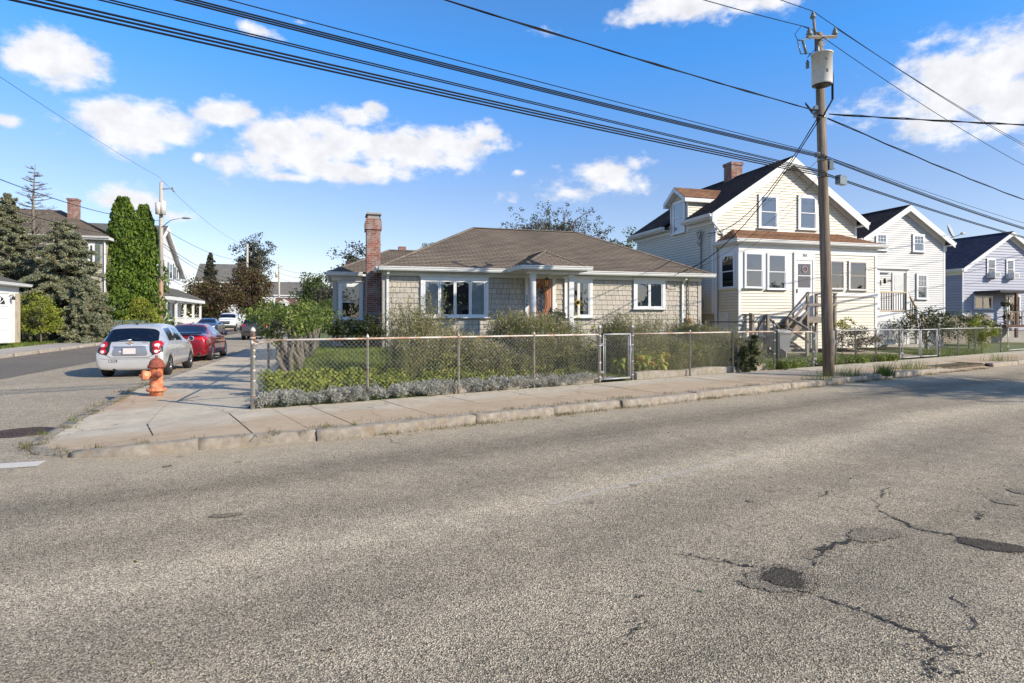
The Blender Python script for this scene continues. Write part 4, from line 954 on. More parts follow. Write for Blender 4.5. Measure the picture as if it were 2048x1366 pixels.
for k in range(5):
    zz = cz_ - .34 + k*.17
    for sx in (-1, 1):
        pts = [(cx_, -.046, zz-.14), (cx_+sx*.11, -.046, zz-.04), (cx_, -.046, zz+.07), (cx_+sx*.05, -.046, zz+.02), (cx_+sx*.12, -.046, zz+.10)]; b.tube(pts, .0045, 4, False)
for rr_ in (.82, .5): b.tube([(cx_+ro*rr_*math.cos(a), -.046, cz_+rz_*rr_*math.sin(a)) for a in [2*math.pi*i/28 for i in range(29)]], .004, 4, False)
b.build('leading', M['chrome'], do)
b = MB(); b.box(dx1-.20, dx1-.155, -.065, -.04, dzb+.85, dzb+1.1); b.lathe([(.02,-.10),(.03,-.085),(.03,-.065)], (dx1-.178, 0, dzb+1.0), 10, 'y'); b.build('handle', M['black'], do)
for ch, py in zip('256', (594, 601.5, 609)):
    x_, z_ = H.f(1052.5, py); text_mesh('house_number', ch, .15, M['black'], fr_, (x_, -.082, z_), ext=.006)
# porch: posts, deck, steps
for px in (1065.5, 1141.5):
    x_, _ = H.f(px, 600, -1.5); b = MB(); b.box(x_-.085, x_+.085, -1.585, -1.415, .5, ZE-.24); b.box(x_-.10, x_+.10, -1.60, -1.40, ZE-.33, ZE-.24); b.box(x_-.1, x_+.1, -1.6, -1.4, .88, 1.0); b.build('porch_post', M['white'], t)
b = MB(); b.box(pX0+.1, pX1-.1, -1.75, 0, .4, .88); b.box(pX0+.4, pX1-.4, -2.05, -1.752, .35, .72); b.box(pX0+.4, pX1-.4, -2.35, -2.052, .3, .56); b.build('porch_deck', M['concrete2'], t)
# hanging lantern
x_, z_ = H.f(1094, 566, -1.0); lt = MB(); lt.tube([(x_,-1.0,ZE-.15),(x_,-1.0,z_+.15)], .008, 6); lt.lathe([(.01,.20),(.03,.17),(.10,.13),(.095,.11)], (x_,-1,z_), 12); lt.lathe([(.06,-.14),(.03,-.17),(.01,-.19)][::-1], (x_,-1,z_), 12)
for k in range(6): a = k*math.pi/3; lt.tube([(x_+.09*math.cos(a),-1+.09*math.sin(a),z_+.12),(x_+.055*math.cos(a),-1+.055*math.sin(a),z_-.15)], .006, 4)
lo = lt.build('lantern', M['black'], t); lg = MB(); lg.lathe([(.05,-.14),(.08,.11)], (x_,-1,z_), 12); lg.build('lantern_glass', M['amber'], lo)
# doorbell, mailbox
x_, z_ = H.f(1111.5, 610); MB().box(x_-.03, x_+.03, -.045, -.02, z_-.08, z_+.08).build('doorbell', M['white'], t)
x_, z_ = H.f(1119, 632); b = MB(); b.box(x_-.17, x_+.17, -.17, -.03, z_-.12, z_+.08); b.prism([(-.03,z_+.14),(-.03,z_+.08),(-.19,z_+.08),(-.18,z_+.10)], 'x', x_-.18, x_+.18); b.build('mailbox', M['black'], t)
# electrical conduit with meter and service head
x_, z_ = H.f(1375, 560); b = MB(); b.tube([(x_,-.06,.5),(x_,-.06,z_-.05),(x_-.02,-.10,z_),(x_-.07,-.16,z_-.05)], .022, 8); b.build('conduit', M['taupe_trim'], t)
x_, z_ = H.f(1375, 642); b = MB(); b.box(x_-.14, x_+.14, -.16, -.04, z_-.17, z_+.12); b.lathe([(.11,-.16),(.115,-.20),(.10,-.27),(.03,-.29)], (x_,0,z_), 18, 'y'); b.build('electric_meter', paint('rusty_meter', (.33,.20,.12), .7, .4, 12), t)
b = MB()
for (a_, c_, e_) in (((1330,570),(1340,578),(1352,576)), ((1336,560),(1344,568),(1356,566))):
    P_ = [(H.f(*q)[0], -.05, H.f(*q)[1]) for q in (a_, c_, e_)]; b.tube(P_, .012, 5)
x_, z_ = H.f(1334, 573); b.lathe([(.06,-.03),(.06,-.10)], (x_,0,z_), 12, 'y'); b.build('wall_cable', M['taupe_trim'], t)
# chimney
b = MB(); cxa = H.f(733.5, 600, .95)[0]; cxb = -.03
brickbox(b, cxa, cxb, .95, 1.75, GZ, 4.72); brickbox(b, cxa-.045, cxb+.045, .905, 1.795, 4.72, 5.02); brickbox(b, cxa-.02, cxb+.02, .93, 1.77, 5.02, 5.10)
ch = b.build('chimney', M['brick'], t)
b = MB(); b.box(cxa+.04, cxb-.04, .99, 1.71, 5.10, 5.24); b.prism([(cxa-.03,5.24),(cxb+.03,5.24),(cxb+.01,5.30),(cxa-.01,5.30)], 'y', .92, 1.78); b.build('chimney_cap', M['concrete2'], ch)
# ================================================================ HOUSE 262 (cream clapboard, gable to the street)
H2 = Frame(8.29, 24.76)
t = thing('gabled_house', 'cream clapboard two storey house with dormer, enclosed porch and wooden stairs', 'house', (H2.o.x, H2.o.y, 0), ANG)
W2 = H2.f(1712, 500)[0]; D2 = 6.65; ZE2 = 5.86; mx = W2/2
x_pk, z_pk = H2.f(1581, 312, -.32); PZ = 8.44; sl_ = (PZ-ZE2)/(mx+.34)
b = MB(); wzt = ZE2 + .34*sl_ - .12
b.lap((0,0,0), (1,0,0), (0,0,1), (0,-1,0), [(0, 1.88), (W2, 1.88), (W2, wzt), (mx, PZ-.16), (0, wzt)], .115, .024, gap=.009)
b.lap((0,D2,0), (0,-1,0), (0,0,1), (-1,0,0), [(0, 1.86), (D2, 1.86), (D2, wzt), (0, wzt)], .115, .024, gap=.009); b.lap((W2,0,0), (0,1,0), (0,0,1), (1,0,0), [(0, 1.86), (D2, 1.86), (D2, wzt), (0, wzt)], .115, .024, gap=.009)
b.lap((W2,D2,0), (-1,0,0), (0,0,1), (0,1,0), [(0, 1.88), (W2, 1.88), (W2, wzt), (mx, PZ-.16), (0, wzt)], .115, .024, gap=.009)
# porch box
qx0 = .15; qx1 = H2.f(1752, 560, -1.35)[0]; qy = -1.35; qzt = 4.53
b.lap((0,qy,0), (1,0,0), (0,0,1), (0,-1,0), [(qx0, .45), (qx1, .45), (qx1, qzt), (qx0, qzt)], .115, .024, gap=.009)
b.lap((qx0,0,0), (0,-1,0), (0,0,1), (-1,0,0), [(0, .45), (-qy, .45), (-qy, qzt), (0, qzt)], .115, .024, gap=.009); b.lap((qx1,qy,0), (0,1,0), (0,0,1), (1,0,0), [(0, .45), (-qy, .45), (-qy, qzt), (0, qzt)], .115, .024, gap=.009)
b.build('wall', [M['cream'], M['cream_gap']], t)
b = MB(); b.box(.02, W2-.02, .02, D2-.02, .1, 1.87); b.build('foundation', M['foundation'], t)
def gable_roof(t, mx_, W, Dp, ZE_, PZ_, oh, of, mat, tmat, rakew=.26, skip=None, ret=.3):
    b = MB(); x0, x1, y0, y1 = -oh, W+oh, -of, Dp+.2; up = Vector((0,0,.05))
    if skip is None:
        roofpoly(b, [Vector((x0,y1,ZE_))+up, Vector((x0,y0,ZE_))+up, Vector((mx_,y0,PZ_))+up, Vector((mx_,y1,PZ_))+up], h=.14)
    else:
        s0, s1 = skip; k = .42; zc = ZE_ + (PZ_-ZE_)*k; xc = x0 + (mx_-x0)*k
        for a, c in ((y0, s0), (s1, y1)): roofpoly(b, [Vector((x0,c,ZE_))+up, Vector((x0,a,ZE_))+up, Vector((xc,a,zc))+up, Vector((xc,c,zc))+up], h=.14)
        roofpoly(b, [Vector((xc,y1,zc))+up, Vector((xc,y0,zc))+up, Vector((mx_,y0,PZ_))+up, Vector((mx_,y1,PZ_))+up], h=.14)
    roofpoly(b, [Vector((x1,y0,ZE_))+up, Vector((x1,y1,ZE_))+up, Vector((mx_,y1,PZ_))+up, Vector((mx_,y0,PZ_))+up], h=.14)
    strip3(b, (mx_,y0,PZ_+.05), (mx_,y1,PZ_+.05), .12, .03)
    # underside slab
    for xe in (x0, x1):
        for a, c in ([(y0,y1)] if (skip is None or xe == x1) else [(y0,skip[0]),(skip[1],y1)]):
            P_ = [(xe,a,ZE_+.03),(xe,c,ZE_+.03),(mx_,c,PZ_+.03),(mx_,a,PZ_+.03)] if xe == x1 else [(xe,c,ZE_+.03),(xe,a,ZE_+.03),(mx_,a,PZ_+.03),(mx_,c,PZ_+.03)]
            b.poly(P_[::-1])
    ro = b.build('roof', mat, t)
    b = MB()
    for xe, sg in ((x0, 1), (x1, -1)):
        dx = mx_ - xe; L = math.hypot(dx, PZ_-ZE_); nx, nz = -(PZ_-ZE_)/L, abs(dx)/L   # slope normal
        v = Vector((0,0,-1)) * (rakew / nz)
        for (yy, th) in ((y0, .03),):
            A = Vector((xe, yy, ZE_+.045)); C = Vector((mx_, yy, PZ_+.045))
            for y_a, y_b in ((yy-.025, yy+.01),):
                f = [A, C, C+v, A+v]
                ids = [b.V((p.x, y_a, p.z)) for p in f] + [b.V((p.x, y_b, p.z)) for p in f]
                for q in ((0,1,2,3),(7,6,5,4),(0,4,5,1),(1,5,6,2),(2,6,7,3),(3,7,4,0)): b.face([ids[k] for k in q])
            # sloped soffit
            w_ = Vector((0,0,-.06)); sf = [A+w_, C+w_, C+w_, A+w_]
            b.poly([(A.x, yy, A.z-.07), (C.x, yy, C.z-.07), (C.x, 0, C.z-.07), (A.x, 0, A.z-.07)])
            # rake frieze on the wall
            v2 = Vector((0,0,-1))*((.07+.2)/nz); xw = 0 if sg > 0 else W; zw = ZE_ + (PZ_-ZE_)*abs(xw-xe)/abs(dx)
            b.poly([(xw, -.03, zw-.0), (mx_, -.031, PZ_-.0), (mx_, -.031, PZ_+v2.z), (xw, -.03, zw+v2.z)])
        # eave fascia / soffit / gutter
        for a, c in ([(y0,y1)] if (skip is None or sg < 0) else [(y0,skip[0]),(skip[1],y1)]):
            b.box(min(xe, xe+sg*.03), max(xe, xe+sg*.03), a, c, ZE_-.14, ZE_+.04); xw = 0 if sg > 0 else W
            b.box(min(xe+sg*.03, xw), max(xe+sg*.03, xw), a+.001, c-.001, ZE_-.14, ZE_-.11); b.box(min(xw, xw-sg*.035), max(xw, xw-sg*.035), max(a, .001), c, ZE_-.30, ZE_-.141)
            b.xf = WX((xe, 0, 0), 'left' if sg > 0 else 'right')
            gutter(b, -c if sg > 0 else a, -a if sg > 0 else c, 0, ZE_+.04); b.xf = None
    for x_a in (0, W): b.box(x_a-.02 if x_a == 0 else x_a-.09, x_a+.09 if x_a == 0 else x_a+.02, -.025, 0, 1.8, ZE_+.1)
    b.build('trim', tmat, t); return ro
dy0, _ = H2.g(1368, 500, 0.); dy1, _ = H2.g(1342, 500, 0.)
wy0, _ = H2.g(1371, 520, 0.); wy1, _ = H2.g(1347, 520, 0.)
dya, dyb = wy0 - .22, wy1 + .22
ro = gable_roof(t, mx, W2, D2, ZE2, PZ, .34, .33, M['roof_dark'], M['white'], .30, skip=(dya-.05, dyb+.05))
# wall dormer on the left slope
b = MB(); dm = (dya+dyb)/2; dze = H2.g(1340, 408, -.05)[1]; dze = max(6.9, min(dze, 7.6)); dzp = dze + .55
xin = lambda z: -.34 + (z - ZE2)/sl_
b.lap((-.0,dyb,0), (0,-1,0), (0,0,1), (-1,0,0), [(0, ZE2-.45), (dyb-dya, ZE2-.45), (dyb-dya, dze), ((dyb-dya)/2, dzp-.02), (0, dze)], .115, .024, gap=.009)
b.lap((0,dya,0), (1,0,0), (0,0,1), (0,-1,0), [(0, ZE2), (.35,ZE2), (xin(dze), dze), (0, dze)], .115, .024, gap=.009); b.lap((xin(dze),dyb,0), (-1,0,0), (0,0,1), (0,1,0), [(0, ZE2+.6), (xin(dze), ZE2-.1), (xin(dze), dze), (0, dze)], .115, .024, gap=.009)
dmo = b.build('dormer', [M['cream'], M['cream_gap']], t)
b = MB(); o_ = .2; u_ = .05
roofpoly(b, [(-.28, dya-o_, dze-.05+u_), (xin(dze)+.1, dya-o_, dze-.05+u_), (xin(dzp)+.15, dm, dzp+u_), (-.28, dm, dzp+u_)], h=.12); roofpoly(b, [(xin(dze)+.1, dyb+o_, dze-.05+u_), (-.28, dyb+o_, dze-.05+u_), (-.28, dm, dzp+u_), (xin(dzp)+.15, dm, dzp+u_)], h=.12); b.build('dormer_roof', M['roof_rust'], dmo)
b = MB()
for sg in (-1, 1):
    ye = dya-o_ if sg < 0 else dyb+o_
    b.poly([(-.29,ye,dze-.02),(-.29,dm,dzp+.04),(-.29,dm,dzp-.15),(-.29,ye,dze-.2)]); b.poly([(-.24,ye,dze-.2),(-.24,dm,dzp-.15),(-.24,dm,dzp+.04),(-.24,ye,dze-.02)])
    b.poly([(-.29,ye,dze-.2),(-.29,dm,dzp-.15),(0,dm,dzp-.15),(0,ye,dze-.2)]); b.box(-.28, xin(dze), min(ye, ye-sg*.03), max(ye, ye-sg*.03), dze-.2, dze-.02); b.box(-.28, xin(dze)-.1, min(ye, dya if sg<0 else dyb), max(ye, dya if sg<0 else dyb), dze-.2, dze-.17)
    yc = dya if sg < 0 else dyb; b.box(-.03, .0, yc-.06 if sg>0 else yc-.02, yc+.02 if sg>0 else yc+.06, ZE2-.4, dze)
b.build('dormer_trim', M['white'], dmo)
fwin(H2, dmo, 1347.5, 1372, 402, 468, side='left', xl=0, kind='hung', tw=.09, blind='curtain', cap=False)
fwin(H2, t, 1515.5, 1555, 389, 458, kind='hung', blind='curtain', cap=False, tw=.10, label='left upper gable window')
fwin(H2, t, 1594.5, 1632.5, 391, 461, kind='hung', blind='curtain', cap=False, tw=.10, label='right upper gable window')
# chimney on the ridge
cy_, _ = H2.g(1466, 340, mx); b = MB(); brickbox(b, mx-.3, mx+.3, cy_-.3, cy_+.3, PZ-.4, 9.05); brickbox(b, mx-.34, mx+.34, cy_-.34, cy_+.34, 9.05, 9.19); b.build('chimney', M['brick'], t)
# porch roof, fascia, panels
b = MB(); a_ = .22; zt_ = 4.73; zr = 5.35
roofpoly(b, [(qx0-a_, qy-a_, zt_), (qx1+a_, qy-a_, zt_), (qx1-.75, .02, zr), (qx0+.75, .02, zr)], h=.12); roofpoly(b, [(qx0-a_, .02, zt_), (qx0-a_, qy-a_, zt_), (qx0+.75, .02, zr)], h=.12); roofpoly(b, [(qx1+a_, qy-a_, zt_), (qx1+a_, .02, zt_), (qx1-.75, .02, zr)], h=.12)
strip3(b, (qx0-a_,qy-a_,zt_), (qx0+.75,.02,zr), .09, .025); strip3(b, (qx1+a_,qy-a_,zt_), (qx1-.75,.02,zr), .09, .025); b.build('porch_roof', M['roof_rust'], t)
b = MB(); b.box(qx0-a_+.02, qx1+a_-.02, qy-a_+.02, 0, zt_-.17, zt_-.03); gutter(b, qx0-a_-.1, qx1+a_+.1, qy-a_, zt_+.01); b.xf = WX((qx0-a_,0,0),'left'); gutter(b, 0, -qy+a_+.1, 0, zt_+.01); b.xf = None
b.box(qx0-.03, qx1+.03, qy-.035, qy, 4.26, zt_-.171); b.box(qx0-.035, qx0, qy, 0, 4.26, zt_-.171)
xa = H2.f(1583, 500, qy)[0]; zb_ = H2.f(1540, 579, qy)[1]; b.box(qx0-.03, xa, qy-.026, qy, zb_, 4.26); b.box(qx0-.028, qx0, qy+.001, 0, zb_, 4.26)
xr0 = H2.f(1626, 588, qy)[0]; zb2 = H2.f(1690, 590, qy)[1]; b.box(xr0, qx1+.04, qy-.06, qy, zb2-.06, zb2+.08); b.box(qx1-.09, qx1+.03, qy-.036, qy, .45, 4.26); b.box(qx0-.031, qx0+.07, qy-.031, qy, .45, zb_); b.build('porch_trim', M['white'], t)
for a0_, a1_, y0_, y1_, sm, lb in ((1487,1525,504,577,None,'first porch window from the left'), (1532.5,1571,507,580,None,'second porch window from the left'), (1657,1687,520,579,1,'porch window right of the pole'), (1695.5,1732,522,581,1,'rightmost porch window')):
    fwin(H2, t, a0_, a1_, y0_, y1_, yl=qy, kind='hung', tw=.06, cap=False, blind='blind' if sm is None else None, bl=.99 if sm is None else 0, base=.03, sash=None if sm is None else paint('bronze_sash_%d' % a0_, (.33,.27,.22), .5, .1), label=lb)
fwin(H2, t, 1444, 1472, 508, 577, side='left', xl=qx0, kind='hung', tw=.06, cap=False, blind=None)
# entrance door
ex0 = H2.f(1586, 550, qy)[0]; ex1 = H2.f(1627, 550, qy)[0]; ez1 = H2.f(1606, 505, qy)[1]; pzf = H2.f(1628, 633, -2.35)[1]
b = MB(); b.box(ex0, ex0+.09, qy-.07, qy, pzf, ez1); b.box(ex1-.09, ex1, qy-.07, qy, pzf, ez1); b.box(ex0+.09, ex1-.09, qy-.072, qy, H2.f(1606,521,qy)[1], ez1); ef = b.build('door_frame', M['white'], t)
b = MB(); dzt = H2.f(1606,521,qy)[1]; b.box(ex0+.09, ex1-.09, qy-.05, qy, pzf, dzt)
for k in (-1, 1): b.tube([((ex0+ex1)/2-k*.24, qy-.055, pzf+.12), ((ex0+ex1)/2+k*.24, qy-.055, pzf+.62)], .015, 4)
ed_ = b.build('storm_door', M['trimwhite'], t)
gz0, gz1 = H2.f(1606, 575, qy)[1], H2.f(1606, 528, qy)[1]; gm = (gz0+gz1)/2; b = MB()
for p, q in ((gz0, gm-.02), (gm+.02, gz1)): b.box(ex0+.20, ex1-.20, qy-.058, qy-.052, p, q)
b.build('glass', paint('storm_glass', (.07,.07,.085), .1, .4, 14, spec=.8), ed_)
b = MB(); b.tube([((ex0+ex1)/2 + .12*math.cos(a), qy-.066, gm+.25+.12*math.sin(a)) for a in [i*math.pi/8 for i in range(17)]], .022, 6); b.build('wreath', paint('pale_wreath', (.45,.3,.28), .9, .5, 30), ed_)
b = MB(); b.box(ex0+.11, ex0+.15, qy-.09, qy-.05, pzf+.95, pzf+1.1); b.build('handle', M['black'], ed_)
x_, z_ = H2.f(1607, 511, qy); text_mesh('house_number', '262', .15, M['black'], ef, (x_, qy-.078, z_), ext=.005)
# cellar door, downspouts, service equipment on the left wall
y0_, _ = H2.g(1441, 640, qx0); y1_, _ = H2.g(1457, 640, qx0); zc_ = H2.g(1449, 624, qx0)[1]
b = MB(); b.xf = WX((qx0,0,0),'left'); b.box(-y0_-.06, -y1_+.06, -.05, 0, .45, zc_); b.build('cellar_door', M['curtain'], t)
for x_, y_, zt2 in ((-.02, 0., ZE2-.1),):
    b = MB(); b.tube([(-.36,-.28,ZE2-.05),(-.36,-.28,ZE2-.2),(.34,-.06,ZE2-.75),(.36,-.05,ZE2-.9),(.36,-.05,5.25)], .038, 8); b.build('downspout', M['white'], t)
b = MB(); b.box(-.02, .06, -.10, -.03, .5, 5.4); b.box(-.06,-.02,.02,.12,1.87,5.3); b.build('downspout', M['white'], t)
b = MB(); b.xf = WX((0,0,0),'left')
yy, zz = H2.g(1404, 470, 0); yb, zb3 = H2.g(1406, 600, 0); b.tube([(-yy,-.05,zb3),(-yy,-.05,zz+.1),(-yy-.03,-.12,zz+.16),(-yy-.08,-.16,zz+.1)], .025, 8); b.box(-yy-.13,-yy+.13,-.14,-.02,zb3-.35,zb3); b.lathe([(.09,-.14),(.09,-.20),(.03,-.23)], (-yy,0,zb3-.17), 14, 'y')
b.tube([(-yy-.3,-.06,zz-.25),(-yy-.05,-.1,zz-.45),(-yy+.25,-.08,zz+.1),(-yy+.1,-.1,zz+.2),(-yy-.1,-.08,zz-.2),(-yy-.3,-.06,zz+.15)], .016, 5); b.build('service_conduit', paint('grey_conduit', (.22,.22,.22), .6, .2), t)
# ---- wooden entrance stairs (weathered)
st = thing('wooden_stairs', 'weathered grey wooden stairs with railings turning up to door 262', 'stairs', (H2.o.x, H2.o.y, 0), ANG)
PF = pzf; X0 = H2.f(1609, 620, -2.35)[0]; X1 = X0 + 1.35; YF = -2.4; YB = qy-.06
b = MB(); b.box(X0, X1, YF, YB, PF-.05, PF); b.box(X0, X1, YF-.035, YF, PF-.24, PF-.001); b.box(X0-.035, X0, YF-.035, YB, PF-.24, PF-.002); b.box(X1, X1+.035, YF-.035, YB, PF-.24, PF-.002); b.build('platform', M['wood_old'], st)
XL = H2.f(1571, 640, -2.35)[0]; LZ = .98; nst = 4
def post(x, y, z0, z1, s=.045): return MB().box(x-s, x+s, y-s, y+s, z0, z1).build('post', M['wood_old'], st)
post(X0+.02, YF-.08, .3, PF+.92); post(X1-.05, YF-.08, .3, PF+.92); post(X1-.05, YB-.12, .3, PF+.92); post(X0+.02, YB-.12, .3, PF+.05); post(XL-.05, YF-.08, .3, LZ+.72); post(XL-.9, YF-.08, .3, LZ+.85); post(XL-.9, YB-.1, .3, LZ+.9)
b = MB()
for k in range(nst):      # upper flight, climbing along the wall
    x_ = XL + (X0-XL)*k/nst; z_ = LZ + (PF-LZ)*(k+1)/(nst+1); b.box(x_, x_+(X0-XL)/nst+.04, YF, YB, z_-.04, z_)
b.build('tread', M['wood_old'], st)
b = MB(); b.box(XL-.95, XL+.0, YF, YB, LZ-.05, LZ); b.build('landing', M['wood_old'], st)
nl = 4; run = .27; gzz = .45
for k in range(nl):
    y_ = YF - run*(k+1); z_ = LZ - (LZ-gzz)*(k+1)/(nl+.0) + .0
    MB().box(XL-.90, XL-.05, y_, y_+run+.03, z_-.045, z_).build('tread', M['wood_old'], st)
b = MB(); ye = YF-run*nl
for x_ in (XL-.94, XL-.05): MB().prism([(YF, LZ-.02), (YF, LZ-.28), (ye, gzz-.25), (ye-.0, gzz+.02)], 'x', x_, x_+.04).build('stringer', M['wood_old'], st)
for y_ in (YF, YB-.04): MB().prism([(XL-.03, LZ-.02), (XL-.0, LZ-.28), (X0, PF-.3), (X0, PF-.03)], 'y', y_, y_+.04).build('stringer', M['wood_old'], st)
post(XL-.02, ye+.02, .3, gzz+.85)
def rail(p, q, mat='wood_old', s=(.02,.045)):
    b = MB(); p, q = Vector(p), Vector(q); d = (q-p); L = d.length; d /= L; sd_ = d.cross(Vector((0,0,1))).normalized(); upv = sd_.cross(d)
    ids = [b.V(c + sd_*sx*s[0] + upv*sz*s[1]) for c in (p, q) for sx, sz in ((-1,-1),(1,-1),(1,1),(-1,1))]
    for f in ((0,3,2,1),(4,5,6,7),(0,1,5,4),(1,2,6,5),(2,3,7,6),(3,0,4,7)): b.face([ids[k] for k in f])
    return b.build('rail', M[mat], st)
y_ = YF-.14
rail((X0-.03,y_,PF+.90), (X1,y_,PF+.90), s=(.045,.02)); rail((X0-.03,y_,PF+.45), (X1,y_,PF+.45)); rail((X0,y_,PF+.92), (XL-.06,y_,LZ+.74), s=(.045,.02)); rail((X0,y_+.01,PF+.55), (XL-.06,y_+.01,LZ+.38)); rail((X0,y_+.01,PF+.22), (XL-.0,y_+.01,LZ+.02))
rail((XL-.05,y_-.02,LZ+.72), (XL-.0,ye-.05,gzz+.80), s=(.03,.045)); rail((XL-.05,y_-.02,LZ+.30), (XL-.0,ye-.05,gzz+.36)); rail((X1-.05,y_+.06,PF+.9), (X1-.05,YB-.1,PF+.9), s=(.045,.02)); rail((X1-.05,y_+.06,PF+.45), (X1-.05,YB-.1,PF+.45))
# low bulkhead railing left of the stairs
st2 = thing('wooden_railing', 'low weathered wooden railing beside the grey bin, left of the stairs', 'railing', (H2.o.x, H2.o.y, 0), ANG); st_old = st; st = st2
xa_, za_ = H2.f(1505, 630, -1.9); xb_, _ = H2.f(1530, 630, -1.9); post(xa_, -1.9, .3, za_, .05); post(xb_, -1.9, .3, za_, .05)
rail((xa_-.05,-1.9,za_+.02), (xb_+.05,-1.9,za_+.02), s=(.05,.02)); rail((xa_+.05,-1.9,za_-.85), (xb_-.05,-1.9,za_-.1)); rail((xb_,-1.95,za_), (H2.f(1547,650,-2.3)[0],-2.6,za_-.5)); rail((xa_,-1.85,za_), (xa_-.1,-1.4,za_), s=(.03,.03)); st = st_old
# grey wheeled bin
xb_, zb_ = H2.f(1560, 655, -3.0); bx = H2.w(xb_, -3.0); bn = thing('wheeled_bin', 'grey wheeled bin with curved lid beside the wooden stairs', 'bin', (bx.x, bx.y, .3), ANG)
b = MB(); ids = [b.V(p) for p in ((-.22,-.25,.06),(.22,-.25,.06),(.22,.25,.06),(-.22,.25,.06),(-.29,-.34,.95),(.29,-.34,.95),(.29,.34,.95),(-.29,.34,.95))]
for f in ((3,2,1,0),(0,1,5,4),(1,2,6,5),(2,3,7,6),(3,0,4,7)): b.face([ids[k] for k in f])
b.build('body', paint('bin_grey', (.17,.175,.18), .5, .1), bn)
b = MB(); b.prism([(-.36,.93),(.36,.93),(.38,.97),(.28,1.08),(.0,1.13),(-.28,1.09),(-.38,.99)], 'x', -.31, .31); b.build('lid', paint('bin_lid', (.2,.205,.21), .45, .1), bn)
b = MB(); b.tube([(-.25,.4,1.02),(.25,.4,1.02)], .018, 6); b.build('handle', M['black'], bn)
for sx in (-.27, .23): MB().lathe([(.11,sx),(.11,sx+.05)], (0,.22,.11), 16, 'x').build('wheel', M['rubber'], bn)
# black railed yard fence behind the front fence
f0 = H2.w(-.15, -2.0); f1 = H2.w(H2.f(1548, 655, -2.6)[0], -2.6)
fence('chain_link_fence', 'black-railed chain link fence between the bungalow and the cream house', [H.w(W1+.05, .3), f0, f0.lerp(f1, .5), f1], 1.15, M['black'], zl=[.38]*4, meshr=.0013)
# ================================================================ HOUSE 270 (pale grey)
H3 = Frame(16.62, 28.62)
t = thing('gabled_house', 'pale grey clapboard house with small porch and satellite dish', 'house', (H3.o.x, H3.o.y, 0), ANG)
W3 = H3.f(1889, 500)[0]; D3 = 8.; ZE3 = H3.f(1903, 486, -.3)[1]; PZ3 = H3.f(1806, 411, -.3)[1]; m3 = W3/2
b = MB(); sl3 = (PZ3-ZE3)/(m3+.3); wt = ZE3 + .3*sl3 - .12
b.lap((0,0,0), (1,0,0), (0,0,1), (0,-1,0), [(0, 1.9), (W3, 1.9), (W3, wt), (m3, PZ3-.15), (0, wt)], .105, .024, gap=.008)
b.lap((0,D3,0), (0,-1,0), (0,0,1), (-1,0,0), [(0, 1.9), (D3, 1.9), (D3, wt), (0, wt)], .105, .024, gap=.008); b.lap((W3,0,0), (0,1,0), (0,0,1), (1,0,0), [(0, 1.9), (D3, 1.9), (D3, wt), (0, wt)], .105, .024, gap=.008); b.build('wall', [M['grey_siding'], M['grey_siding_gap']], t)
b = MB(); b.box(.03, W3-.03, .03, D3, .1, 1.9); b.build('foundation', M['concrete2'], t)
gable_roof(t, m3, W3, D3, ZE3, PZ3, .3, .3, M['roof_dark'], M['white'], .24)
for a0_, a1_, y0_, y1_, mt, lb in ((1750,1773,466,502,1,'left upper window'), (1823.5,1847,468.5,505,1,'right upper window'), (1831,1853.5,547,599,1,'ground floor window right of the porch')): fwin(H3, t, a0_, a1_, y0_, y1_, kind='hung', tw=.08, cap=False, muntin=mt, blind='curtain', label=lb)
x0_, _ = H3.f(1783, 550); x1_, _ = H3.f(1808, 550); zt2 = H3.f(1795, 545)[1]; pf = H3.f(1795, 622)[1]
b = MB(); b.box(x0_, x1_, -.06, 0, pf, zt2); dd_ = b.build('front_door', M['trimwhite'], t); b = MB(); b.box(x0_+.1, x1_-.1, -.07, -.061, pf+1.0, zt2-.12); b.build('glass', M['curtain'], dd_)
# porch of 270
yl3 = -1.5; pa = H3.f(1753, 540, yl3)[0]; pb_ = H3.f(1838, 540, yl3)[0]; zr3 = H3.f(1795, 533, yl3)[1]; pfl = H3.f(1785, 625, yl3)[1]; pm_ = H3.f(1815.5, 600, yl3)[0]
b = MB(); b.box(pa-.1, pb_-.55, yl3-.12, 0, zr3-.12, zr3-.02); b.box(pa-.1, pb_+.1, -.3, 0, zr3-.02, zr3+.05); b.box(pa, pm_+.1, yl3, yl3+.12, zr3-.28, zr3-.121)
for x_ in (pa+.08, pm_): b.box(x_-.08, x_+.08, yl3-.02, yl3+.14, .5, zr3-.12)
b.box(pa, pm_, yl3+.01, 0, pfl-.12, pfl); b.box(pa-.02, pm_+.06, yl3-.03, yl3+.0, pfl-.40, pfl-.121); b.box(pa+.05, pm_-.05, yl3+.0, yl3+.02, .5, pfl-.41); b.build('porch', M['white'], t)
b = MB(); b.box(pa+.1, pm_, yl3-.01, yl3+.08, pfl+.88, pfl+.94); b.box(pa+.1, pm_, yl3, yl3+.06, pfl+.06, pfl+.11)
sx1 = H3.f(1866, 650, yl3-.3)[0]; zr4 = H3.f(1866, 652, yl3-.3)[1]; dvx = sx1-pm_
b.prism([(pm_, pfl+.90), (pm_, pfl+.97), (sx1, zr4+.03), (sx1, zr4-.04)], 'y', yl3-.02, yl3+.06); b.prism([(pm_, pfl+.10), (pm_, pfl+.17), (sx1, zr4-.75), (sx1, zr4-.82)], 'y', yl3-.02, yl3+.06); b.build('handrail', M['wood_new'], t)
b = MB(); nb_ = 12
for k in range(nb_): x_ = pa+.18 + (pm_-pa-.28)*k/(nb_-1); b.box(x_-.012, x_+.012, yl3+.015, yl3+.04, pfl+.1, pfl+.9)
